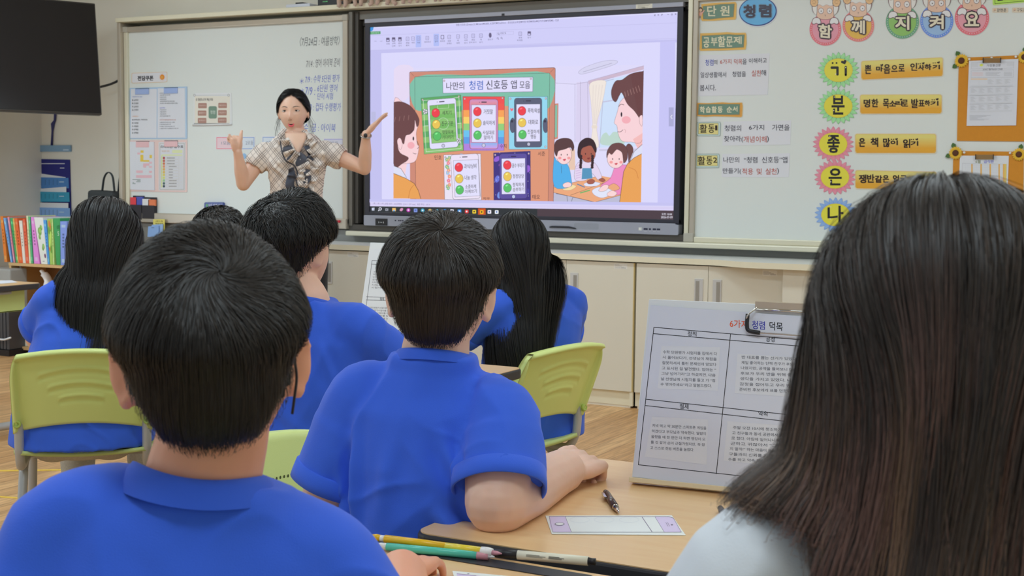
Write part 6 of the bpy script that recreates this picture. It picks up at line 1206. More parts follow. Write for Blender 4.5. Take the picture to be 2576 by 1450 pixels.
p = Pic(lambda x, y: Vector((a.x+x*(b.x-a.x), SY+.0296, b.z-y*(b.z-.051))), (0, -1, 0)); p.text('natural premium tissue', .06, .22, .84, .30, ph(120, 130, 116), 1); p.blob([(.1, .5), (.4, .62), (.9, .55), (.95, .95), (.1, .95)], ph(196, 200, 190), 1); p.build('carton_print', PRINT, t)
MB().ellipsoid(((a.x+b.x)/2+.03, SY+.09, b.z+.018), (.045, .03, .03), 9, 6).build('tissue', mat('white_tissue', ph(202, 202, 202), .8), t)
# grey appliance standing at the very left, and the things in and on the left desk
a = at(8, 700, 8.4)
t = thing('floor_heater', 'dark ribbed floor heater with a grey top at the left edge', 'heater', (a.x, a.y, 0)); hx, hy = on_y(4, 800, -.60).x, -.60
for i in range(7): MB().box(hx-.10+i*.029, hy-.03, .04, hx-.10+i*.029+.022, hy+.1, on_y(4, 778, -.6).z).build('rib', mat('graphite_rib', ph(66, 66, 70), .4, metal=.3), t, bevel=.004)
MB().box(hx-.12, hy-.02, on_y(4, 778, -.6).z, hx+.105, hy+.12, on_y(4, 676, -.6).z).build('top_case', mat('grey_appliance_case', ph(132, 132, 130), .45), t, bevel=.01); MB().box(hx-.11, hy-.04, 0, hx+.105, hy+.11, .039).build('base', m_black, t)
tag(MB().tube(smooth_path([on_y(-10, 853, -.66), on_y(10, 855, -.66), on_y(27, 850, -.66)], 5), .006, 8).build('white_cable', m_wp, smooth=True), 'white cable looped low across the dark heater', 'cable')
p = Pic(lambda x, y: on_z(x, y, DZ+.0004), (0, 0, 1), .0002); p.slab([(-60, 708), (30, 706), (44, 711), (-40, 718)], ph(206, 208, 216), .001); tag(p.build('paper_sheet', PRINT), 'white sheet lying on the left desk', 'paper')
c = Vector((-.36, -2.6, DZ-.117)); tag(MB().ellipsoid(c+Vector((-.05, .0, .038)), (.13, .10, .036), 10, 6).ellipsoid(c+Vector((-.13, -.06, .045)), (.09, .09, .042), 9, 6).build('paper_bag', mat('crumpled_brown_paper', ph(128, 116, 84), .8, noise=.2, nscale=20)), 'crumpled brown paper bag in the green tray of the left desk', 'bag')
# ================================================================== people: shared builders
from mathutils import noise as mnoise
def skin_mat(name, col, rough=.5):
    m = mat(name, col, rough, sss=.18, noise=.05, nscale=25, bump=.06, bscale=900); return m
m_skin_dark, m_skin, m_skin_pale = skin_mat('tanned_skin', ph(200, 142, 114)), skin_mat('warm_skin', ph(210, 168, 146)), skin_mat('pale_skin', ph(220, 180, 160))
def cloth(name, col, rough=.8, wv=900.0):
    m = mat(name, col, rough, spec=.25, sheen=.15, noise=.03, nscale=14, bump=.18, bscale=wv); return m
m_blue = cloth('royal_blue_cotton', ph(47, 84, 188)); m_blue_rib = cloth('royal_blue_ribbed_cotton', ph(44, 79, 178), .85, 1500)
m_grey = mat('grey_marl_jersey', ph(150, 146, 136), .9, noise=.25, nscale=160, bump=.3, bscale=700); m_navy = cloth('dark_trousers', ph(44, 46, 58)); m_blk = cloth('black_trousers', ph(30, 30, 34)); m_whitecloth = cloth('white_cotton', ph(206, 210, 216), .75)
m_shoe = mat('white_canvas_shoe', ph(190, 190, 190), .6)
def fuse(name, mb, voxel, it, m, parent, disp=None, label=None, fac=.5, scoop=()):
    """one continuous closed surface out of overlapping closed pieces"""
    me = bpy.data.meshes.new('tmp'); me.from_pydata([tuple(v) for v in mb.v], [], mb.f); o = bpy.data.objects.new('tmp', me); COL.objects.link(o)
    r = o.modifiers.new('r', 'REMESH'); r.mode = 'VOXEL'; r.voxel_size = voxel
    if it: s = o.modifiers.new('s', 'SMOOTH'); s.factor = fac; s.iterations = it
    dg = bpy.context.evaluated_depsgraph_get(); dg.update(); ev = o.evaluated_get(dg); m2 = bpy.data.meshes.new_from_object(ev, depsgraph=dg)
    bpy.data.objects.remove(o); bpy.data.meshes.remove(me)
    n = len(m2.vertices); V = np.empty(n*3); m2.vertices.foreach_get('co', V); V = V.reshape(-1, 3); N = np.empty(n*3); m2.vertices.foreach_get('normal', N); N = N.reshape(-1, 3)
    for (c, ax, rad, dep) in scoop:      # hollow the end of a sleeve
        c, ax = np.array(c), np.array(ax); d = V-c; a = d@ax; rr = np.linalg.norm(d-np.outer(a, ax), axis=1); k = (np.abs(a) < .02)*(rr < rad)*np.clip((rad-rr)/.006, 0, 1)*(N@ax > .3); V = V-np.outer(k*dep, ax)
    if disp is not None: V = V+N*disp(V, N)[:, None]
    m2.vertices.foreach_set('co', V.ravel()); m2.materials.clear(); m2.materials.append(m); m2.polygons.foreach_set('use_smooth', np.ones(len(m2.polygons), dtype=bool)); m2.name = name; m2.update()
    q = bpy.data.objects.new(name, m2); place(q, parent)
    if label: q['label'] = label
    return q
def wrinkles(lines, amp=.0022, scale=14.0, seed=0.0, stretch=(1, 1, .45)):
    """lines: (p, q, width, height) creases in world space, + gentle cloth noise"""
    def f(V, N):
        out = np.zeros(len(V)); sx, sy, sz = stretch
        for i, v in enumerate(V):
            w_ = .6*mnoise.noise(Vector((v[0]*6+seed, v[1]*6, v[2]*6))); a = mnoise.noise(Vector((v[0]*scale*.8*sx+w_*2+seed, v[1]*scale*.8*sy+w_, v[2]*scale*.8*sz+w_*2))); b_ = mnoise.noise(Vector((v[0]*scale*1.9*sx-v[2]*9, v[1]*scale*1.5+seed, v[2]*scale*1.1+v[0]*8)))
            out[i] = amp*(2.2*((1-abs(a)*1.6)**3 if abs(a) < .62 else 0)-.7+.7*b_)
        for p, q, wd, ht in lines:
            p, q = np.array(p), np.array(q); d = q-p; L2 = d@d; t = np.clip(((V-p)@d)/L2, 0, 1); dist = np.linalg.norm(V-p-np.outer(t, d), axis=1); e = np.sin(math.pi*np.clip(t*.9+.05, 0, 1))
            out += 1.7*ht*e*(np.exp(-(dist/wd)**2)-.55*np.exp(-((dist-1.5*wd)/wd)**2))
        return out
    return f
class Fr:
    """local frame: right, forward, up at an origin"""
    def __init__(s, o, yaw, pitch=0.0, roll=0.0):
        s.o = Vector(o); M = Matrix.Rotation(yaw, 3, 'Z') @ Matrix.Rotation(pitch, 3, 'X') @ Matrix.Rotation(roll, 3, 'Y'); s.x, s.y, s.z = M @ Vector((1, 0, 0)), M @ Vector((0, 1, 0)), M @ Vector((0, 0, 1)); s.M = M
    def __call__(s, x, y, z): return s.o+s.x*x+s.y*y+s.z*z
    def ax(s): return (s.x, s.y, s.z)
    def np(s, A): return np.array(s.o)+np.outer(A[:, 0], s.x)+np.outer(A[:, 1], s.y)+np.outer(A[:, 2], s.z)
    def inv(s, W): d = np.asarray(W)-np.array(s.o); return np.stack([d@np.array(s.x), d@np.array(s.y), d@np.array(s.z)], 1)
def loft(mb, rings):
    """rings: (centre, axis x, axis y, a, b) closed elliptic sections, superellipse-ish"""
    n = 28; k0 = len(mb.v)
    for c, ux, uy, a, b in rings:
        for j in range(n):
            t = 2*math.pi*j/n; ct, st = math.cos(t), math.sin(t); e = .85; mb.v.append(Vector(c)+ux*(a*math.copysign(abs(ct)**e, ct))+uy*(b*math.copysign(abs(st)**e, st)))
    for i in range(len(rings)-1):
        for j in range(n): p, q = k0+i*n+j, k0+i*n+(j+1) % n; mb.f.append((p, q, q+n, p+n))
    mb.f.append(tuple(reversed(range(k0, k0+n)))); e = k0+(len(rings)-1)*n; mb.f.append(tuple(range(e, e+n)))
def limb(mb, pts, rs, n=16, sub=5):
    P = smooth_path(pts, sub); m = len(pts); R = []
    for i in range(len(P)): t = i/(len(P)-1)*(m-1); k = min(int(t), m-2); u = t-k; u = u*u*(3-2*u); R.append(rs[k]*(1-u)+rs[k+1]*u)
    mb.tube(P, R, n); 
    for p, r in ((P[0], R[0]), (P[-1], R[-1])): mb.ellipsoid(p, (r, r, r), 12, 8)
def head(mb, F, s=1.0, female=False):
    """skull with face; F at the middle of the head, y towards the face"""
    nu, nv = 72, 54; k0 = len(mb.v)
    for j in range(nv+1):
        ph_ = math.pi*j/nv
        for i in range(nu):
            th = 2*math.pi*i/nu; dx, dy, dz = math.sin(ph_)*math.cos(th), math.sin(ph_)*math.sin(th), math.cos(ph_)
            x, y, z = dx*.0735, dy*.092, dz*.106; t = max(0, -dz)
            if dz < 0:
                x *= 1-.34*t**1.6; z *= 1+(.06 if dy > 0 else -.16)*t; y = y*(1-.20*t**2)+(.022*t if dy > 0 else .030*t)
            front = max(0, dy)**2
            g = lambda a, b, sa, sb: math.exp(-((x-a)/sa)**2-((z-b)/sb)**2)*front
            y += .0165*g(0, -.030, .011, .016)+.010*g(0, -.012, .008, .024)-.0075*(g(.030, .004, .016, .010)+g(-.030, .004, .016, .010))+.003*(g(.030, .022, .024, .008)+g(-.030, .022, .024, .008))+.004*g(0, -.060, .020, .010)+.005*g(0, -.096, .022, .014)+.003*(g(.045, -.030, .02, .022)+g(-.045, -.030, .02, .022))-.002*g(0, -.046, .008, .006)
            mb.v.append(F(x*s, y*s, z*s))
    for j in range(nv):
        for i in range(nu): a, b = k0+j*nu+i, k0+j*nu+(i+1) % nu; mb.f.append((a, a+nu, b+nu, b))
def ear(mb, F, sd, s=1.0, flare=.5):
    E = Matrix.Rotation(-sd*flare, 3, 'Z'); X, Y, Z = (F.M @ E @ Vector(q) for q in ((1, 0, 0), (0, 1, 0), (0, 0, 1))); c = F(sd*(.0785+.006*max(0, flare-.7)/.2)*s, -.004*s, -.002*s)+X*(sd*.004*s)
    mb.ellipsoid(c, (.0075*s, .020*s, .033*s), 14, 10, (X, Y, Z))
    pts = [c+Y*(.016*s*math.cos(a)-.001)+Z*(.030*s*math.sin(a))+X*(sd*.004*s) for a in [math.radians(q) for q in (25, 70, 110, 150, 190, 230, 262)]]
    mb.tube(smooth_path(pts, 3), .0052*s, 8); mb.ellipsoid(c-Z*.030*s, (.006*s, .010*s, .010*s), 10, 8, (X, Y, Z))
def hand(mb, W, d, pn, s=1.0, curl=(.3, .3, .35, .4), thumb=(.5, .3), sd=1, spread=.06):
    """W wrist, d towards the knuckles, pn out of the back of the hand; sd +1 if the thumb lies towards pn x d"""
    d = d.normalized(); pn = (pn-d*pn.dot(d)).normalized(); sx = pn.cross(d)*sd
    K = W+d*.078*s
    for o, w_ in ((-.027, .0125), (-.009, .014), (.010, .0142), (.028, .013)): limb(mb, [W+sx*o*.55*s+d*.004*s, W+sx*o*.9*s+d*.045*s+pn*.002*s, K+sx*o*s], [w_*.95*s, w_*1.05*s, .0098*s], 10, 3)
    mb.ellipsoid(W+d*.040*s-pn*.004*s, (.034*s, .040*s, .0125*s), 14, 10, (sx, d, pn))
    ls = ((-.027, .060), (-.009, .074), (.010, .080), (.028, .072)); 
    for (o, L_), c in zip(ls, curl):
        p = K+sx*o*s; a = 0.0; u = (d+sx*(o*spread/.028*1.0)).normalized(); P = [p-u*.012*s, p]
        for f, k in ((.46, .8), (.30, 1.15), (.24, .9)):
            a += c*k; q = u*math.cos(a)-pn*math.sin(a); p = p+q*L_*f*s; P.append(p)
        r = .0083*s if o != -.027 else .0072*s
        limb(mb, P, [r*1.1, r*1.08, r*1.0, r*.92, r*.75], 10, 4)
    b = W+d*.022*s+sx*.022*s; t1 = (d*math.cos(thumb[0])+sx*math.sin(thumb[0])).normalized(); t1 = (t1-pn*thumb[1]).normalized(); t2 = (t1+d*.35).normalized()
    limb(mb, [b, b+t1*.034*s, b+t1*.034*s+t2*.030*s, b+t1*.034*s+t2*.052*s], [.0145*s, .0108*s, .0096*s, .0078*s], 10, 4)
# ------------------------------------------------------------------ hair as many fine ribbons over a cap
def hair_mat(name, rough=.36, spec=.5):
    m, N, L, P = new_mat(name); a = N.new('ShaderNodeAttribute'); a.attribute_name = 'Col'; L.new(a.outputs['Color'], P.inputs['Base Color']); P.inputs['Roughness'].default_value = rough; P.inputs['Specular IOR Level'].default_value = spec
    return m
m_hair = hair_mat('black_hair', .46, .42); m_hairb = hair_mat('brown_hair', .42, .4); m_haircap = hair_mat('inner_hair', .75, .15)
SK0, SKR = np.array([0, -.006, .008]), np.array([.0748, .0950, .1035])
def grow(name, parent, F, N_, region, steps, step_len, flow, h_of, stop=None, gravity=None, collide=(), width=.0011, base=(.012, .010, .0095), tint=None, clump=.5, n_clump=160, wave=(0, 20), frizz=.0006, roll=.6, s=1.0, seed=1, cap=None, capcol=None, m=None, label=None, skull=True, taper=.25, drift=(0, 0, 0), gather=0.0, back=0.0):
    R = np.random.default_rng(seed); c0, rr = SK0*s, SKR*s
    D = R.normal(size=(N_*4, 3)); D /= np.linalg.norm(D, axis=1)[:, None]; D = D[region(D, R)][:N_]; n = len(D)
    nrm = D/rr; nrm /= np.linalg.norm(nrm, axis=1)[:, None]; p = c0+D*rr; jit = R.random(n)
    h0 = h_of(D, 0.0, jit, D); P = [p+nrm*h0[:, None]]; NN = [nrm]; alive = np.ones(n); prev = None
    g = np.array(F.inv(np.array(F.o)[None, :]+np.array([[0, 0, -1.0]])))[0]+np.array(drift, float); g /= np.linalg.norm(g)
    for k in range(1, steps):
        cur = P[-1]; q = (cur-c0)/rr; ql = np.linalg.norm(q, axis=1)[:, None]; d = q/ql; nr = d/rr; nr /= np.linalg.norm(nr, axis=1)[:, None]
        v = flow(cur, d, nr, k/steps, jit, R)
        gw = gravity(d, cur, k/steps, jit) if gravity is not None else np.zeros(n)
        tang = v-nr*np.sum(v*nr, 1)[:, None]; tang /= np.maximum(np.linalg.norm(tang, axis=1), 1e-6)[:, None]
        dr = tang*(1-gw)[:, None]+(g+np.stack([-cur[:, 0]*(gather(cur) if callable(gather) else gather)/.1, -back*np.clip((cur[:, 1]+.02)/.06, 0, 1), 0*cur[:, 0]], 1))*gw[:, None]
        if prev is not None: dr = dr+prev*.9
        dr /= np.maximum(np.linalg.norm(dr, axis=1), 1e-6)[:, None]; prev = dr
        if stop is not None: alive = alive*stop(d, cur, jit)
        nx = cur+dr*(step_len(D, jit)*alive)[:, None]
        h = h_of(D, k/steps, jit, d)
        q = (nx-c0)/(rr+h[:, None]); ql = np.linalg.norm(q, axis=1); on = c0+q/ql[:, None]*(rr+h[:, None])
        stick = (ql < 1) | (gw < .02); nx = np.where(stick[:, None], on, nx)
        for (cc, cr, ch) in collide:
            q = (nx-cc)/(cr+ch*jit[:, None]); ql = np.linalg.norm(q, axis=1); ins = ql < 1; nx = np.where(ins[:, None], cc+q/np.maximum(ql, 1e-6)[:, None]*(cr+ch*jit[:, None]), nx)
        P.append(nx); o = nx-c0; o = o*np.array([1, 1, .25]); o /= np.linalg.norm(o, axis=1)[:, None]; w_ = np.clip(gw, 0, 1)[:, None]; nn = nr*(1-w_)+o*w_; NN.append(nn/np.linalg.norm(nn, axis=1)[:, None])
    P, NN = np.stack(P, 1), np.stack(NN, 1); S = np.linspace(0, 1, steps); seg = np.linalg.norm(np.diff(P, axis=1), axis=2); SE = np.concatenate([np.zeros((n, 1)), np.cumsum(seg, 1)], 1); SE = SE/max(1e-6, np.percentile(SE[:, -1], 95))
    if clump and n_clump:
        ci = R.choice(n, min(n_clump, n), replace=False); near = np.argmin(((p[:, None, :]-p[ci][None])**2).sum(2), 1); tgt = P[ci[near]]; off = (p-p[ci[near]])
        wgt = (clump*np.clip(SE, 0, 1)**1.3)[:, :, None]*(.5+.5*R.random(n))[:, None, None]; P = P*(1-wgt)+(tgt+off[:, None, :]*.25)*wgt; cid = near
    else: cid = np.arange(n)
    ph1 = R.random(max(cid)+1)*6.28; fr = .8+.5*R.random(max(cid)+1)
    T = np.gradient(P, axis=1); T /= np.maximum(np.linalg.norm(T, axis=2), 1e-7)[:, :, None]; B = np.cross(T, NN); B /= np.maximum(np.linalg.norm(B, axis=2), 1e-6)[:, :, None]
    if wave[0]: ang = SE*wave[1]*fr[cid][:, None]+ph1[cid][:, None]; amp = wave[0]*np.clip(SE, 0, 1.2)**1.2; P = P+B*(np.sin(ang)*amp)[:, :, None]+NN*(np.cos(ang)*amp*.7)[:, :, None]
    fz = R.normal(size=(n, 3)); P = P+(fz[:, None, :]*frizz*np.clip(SE, 0, 1.2)[:, :, None]*2)
    T = np.gradient(P, axis=1); T /= np.maximum(np.linalg.norm(T, axis=2), 1e-7)[:, :, None]; B = np.cross(T, NN); B /= np.maximum(np.linalg.norm(B, axis=2), 1e-6)[:, :, None]
    rl = (R.random(n)-.5)*2*roll; B = B*np.cos(rl)[:, None, None]+NN*np.sin(rl)[:, None, None]
    wd = width*s*(.6+.8*R.random(n))[:, None]*(1-(1-taper)*S[None, :]**2); W0, W1 = P-B*wd[:, :, None]/2, P+B*wd[:, :, None]/2
    V = np.stack([W0, W1], 2).reshape(-1, 3); V = F.np(V)
    a = (np.arange(n)[:, None]*steps+np.arange(steps-1)[None, :])*2; Fc = np.stack([a, a+1, a+3, a+2], 2).reshape(-1, 4)
    lum = (.72+.6*R.random(n)**2)[:, None]; col = np.array(base)[None, None, :]*lum[:, :, None]*np.ones((1, steps-1, 1))
    if tint is not None: col = tint(col, S[:-1], cid, R, n)
    cols = np.repeat(col.reshape(-1, 3), 4, axis=0)
    Vc, Fcap = np.zeros((0, 3)), []
    if cap is not None:
        nu, nv = 48, 36; th, f2 = np.meshgrid(np.linspace(0, 2*np.pi, nu, endpoint=False), np.linspace(.02, np.pi-.02, nv)); Dc = np.stack([np.sin(f2)*np.cos(th), np.sin(f2)*np.sin(th), np.cos(f2)], 2).reshape(-1, 3); nc = Dc/rr; nc /= np.linalg.norm(nc, axis=1)[:, None]
        Vc = F.np(c0+Dc*rr+nc*cap[1](Dc)[:, None]); keep = cap[0](Dc)
        for j in range(nv-1):
            for i in range(nu):
                f_ = (j*nu+i, j*nu+(i+1) % nu, (j+1)*nu+(i+1) % nu, (j+1)*nu+i)
                if all(keep[q] for q in f_): Fcap.append(f_)
    nV = len(V); V = np.concatenate([V, Vc]); nf, nc_ = len(Fc), len(Fcap); me = bpy.data.meshes.new(name)
    me.vertices.add(len(V)); me.vertices.foreach_set('co', V.ravel()); loops = np.concatenate([Fc.ravel(), (np.array(Fcap).reshape(-1)+nV).astype(int)]) if nc_ else Fc.ravel()
    me.loops.add(len(loops)); me.loops.foreach_set('vertex_index', loops.astype(np.int32)); me.polygons.add(nf+nc_); me.polygons.foreach_set('loop_start', (np.arange(nf+nc_)*4).astype(np.int32)); me.polygons.foreach_set('loop_total', np.full(nf+nc_, 4, np.int32))
    me.update(calc_edges=True); me.polygons.foreach_set('use_smooth', np.ones(nf+nc_, dtype=bool))
    cc = np.ones((len(loops), 4), np.float32); cc[:len(cols), :3] = cols; cc[len(cols):, :3] = np.array(capcol or base)*.55; ca = me.color_attributes.new('Col', 'FLOAT_COLOR', 'CORNER'); ca.data.foreach_set('color', cc.ravel())
    me.materials.append(m or m_hair); me.materials.append(m_haircap); mi = np.zeros(nf+nc_, np.int32); mi[nf:] = 1; me.polygons.foreach_set('material_index', mi); o = bpy.data.objects.new(name, me); place(o, parent)
    if label: o['label'] = label
    return o
def interp_az(D, xs, ys): return np.interp(np.degrees(np.arctan2(D[:, 1], np.abs(D[:, 0])+1e-9)), xs, ys)
BOY_LINE = ([-90, -55, -25, -8, 10, 40, 70, 90], [-.78, -.74, -.50, -.12, .02, .22, .46, .50])
def boy_hair(parent, F, s=1.0, seed=1, N_=9000, crown=(.03, -.62, .78), thick=.020, width=.0011, tip=(-.34, -.16, .06), swirl=1.0, base=(.012, .0105, .0095), messy=0.0, stub=3500, nape=0.0, cl=.5):
    cd = np.array(crown, float); cd /= np.linalg.norm(cd); cr = cd*SKR*s+SK0*s
    line = (BOY_LINE[0], [v+nape*(1 if a < -30 else 0) for a, v in zip(*BOY_LINE)])
    tz = lambda d: interp_az(d, [-90, -52, -26, 0, 40, 90], [tip[0], tip[0]+.03, tip[1], tip[2], .20, .34])
    pf = lambda d: np.interp(d[:, 2], [-.7, -.35, -.02, .10, .18, .32], [.07, .09, .10, .28, .70, 1.0])+np.clip((d[:, 1]-.6)/.3, 0, 1)*.6*(d[:, 2] < .3)
    lng = lambda D: tz(D)+.10
    def region(D, R):
        near = np.sum(D*cd, 1); return (D[:, 2] > lng(D)+.02*R.normal(size=len(D))) & (R.random(len(D)) < .45+.55*np.clip((near-.55)/.35, 0, 1))
    def flow(c, d, nr, t, jit, R):
        v = c-cr; L_ = np.linalg.norm(v, axis=1)[:, None]; v = v/np.maximum(L_, 1e-4); sw = np.cross(nr, v)*swirl*np.exp(-(L_/(.05*s))**2)
        out = v+sw+np.array([0, 0, -1.0])*np.clip(L_/(.14*s), 0, 1)*.8+np.array([0, .5, 0])*np.clip(d[:, 1:2], 0, 1)
        out = out+(.06+messy)*np.stack([np.sin(jit*40+t*3), np.cos(jit*63), np.sin(jit*91)*.6], 1)
        return out
    def h_of(D, t, jit, d):
        near = np.clip((np.arccos(np.clip(np.sum(D*cd, 1), -1, 1)))/.5, .25, 1)
        return s*(.0025+thick*(.30+.70*jit**.6)*np.minimum(1, t/.25+.15)*near*pf(d))
    stop = lambda d, c, jit: (d[:, 2] > tz(d)-.10*(jit-.5)).astype(float)
    sl = lambda D, jit: s*(.0072+.0045*jit)
    hb = grow('hair', parent, F, N_, region, 11, sl, flow, h_of, stop, width=width, base=base, clump=cl, n_clump=220, frizz=.0006*s+.002*messy, s=s, seed=seed, roll=.45+.4*messy,
         cap=(lambda D: D[:, 2] > tz(D)+.03, lambda D: s*thick*.62*np.clip(np.arccos(np.clip(np.sum(D*cd, 1), -1, 1))/.7, .10, 1)*pf(D)))
    fz = lambda D: np.clip((D[:, 2]-interp_az(D, *line))/np.maximum(lng(D)-interp_az(D, *line), .05), 0, 1)
    def reg2(D, R): return (D[:, 2] > interp_az(D, *line)) & (D[:, 2] < lng(D)+.10) & (R.random(len(D)) < np.clip(fz(D)*2.4+.03, 0, 1)**1.3)
    def flow2(c, d, nr, t, jit, R): return np.stack([.25*np.sin(jit*50), -.1+.0*jit, -1+0*jit], 1)
    grow('short_hair', parent, F, stub, reg2, 4, lambda D, jit: s*(.0010+.0020*jit)*(.45+fz(D)), flow2, lambda D, t, jit, d: s*(.0006+.0055*t*np.clip(fz(D), .1, 1)), width=width*.9, base=base, clump=0, n_clump=0, frizz=.0006, s=s, seed=seed+50, label='short clipped hair at the nape',
         cap=(lambda D: (D[:, 2] > interp_az(D, *line)+.20) & (D[:, 2] < lng(D)+.06), lambda D: np.full(len(D), .0010*s)))
    return hb
def long_hair(parent, F, s=1.0, seed=1, N_=7000, part=0.0, fall=.34, steps=26, width=.0016, base=(.012, .0105, .010), wave=(.002, 14), thick=.016, colliders=(), tint=None, m=None, drift=(0, 0, 0), clump=.6, n_clump=120, frizz=.002, zvar=.12, back=(-.28), label=None, gather=0.0, backp=0.0, zend_fn=None):
    """hair falling from a parting to a length of fall below the head centre"""
    def region(D, R):
        z0 = interp_az(D, [-90, -30, 0, 40, 90], [-.35, -.30, -.15, .15, .50]); return (D[:, 2] > z0) & (R.random(len(D)) < .5+.5*np.clip((D[:, 2]-.5)/.3, 0, 1))
    dr = np.array(drift, float)
    def flow(c, d, nr, t, jit, R):
        side = np.sign(c[:, 0]-part*s+1e-5)*np.clip(np.abs(c[:, 0]-part*s)/(.02*s), .25, 1); v = np.stack([side*.75*np.clip((d[:, 1]+.35)/.55, .12, 1), np.where(d[:, 1] > .1, -.35, -.75+0*side), -.35-.6*np.clip(1-d[:, 2], 0, 1)], 1); return v
    def gravity(d, c, t, jit): return np.clip((.05-d[:, 2])/.35, 0, 1)
    def h_of(D, t, jit, d): return s*(.003+thick*(.25+.75*jit)*min(1, t/.22+.2))
    zend = -fall*s
    stop = lambda d, c, jit: (c[:, 2] > (zend if zend_fn is None else zend_fn(c, jit))*(1-zvar*(jit-.3))).astype(float)
    L_ = (fall+.16)*s/steps*1.12
    def step(D, jit): return np.full(len(D), L_)
    cols_ = [(np.array(a), np.array(b), h) for a, b, h in colliders]
    fl = flow if not any(drift) else (lambda *a: flow(*a))
    g2 = gravity
    return grow('hair', parent, F, N_, region, steps, step, fl, h_of, stop, g2, cols_, width=width, base=base, tint=tint, clump=clump, n_clump=n_clump, wave=wave, frizz=frizz, s=s, seed=seed, roll=.65, m=m, label=label, drift=drift, gather=gather, back=backp,
         cap=(lambda D: D[:, 2] > interp_az(D, [-90, -30, 0, 40, 90], [-.45, -.40, -.20, .18, .50]), lambda D: thick*.5*s*np.clip(np.arccos(np.clip(D[:, 2]*.985+D[:, 1]*-.1, -1, 1))/.8, .06, 1)))
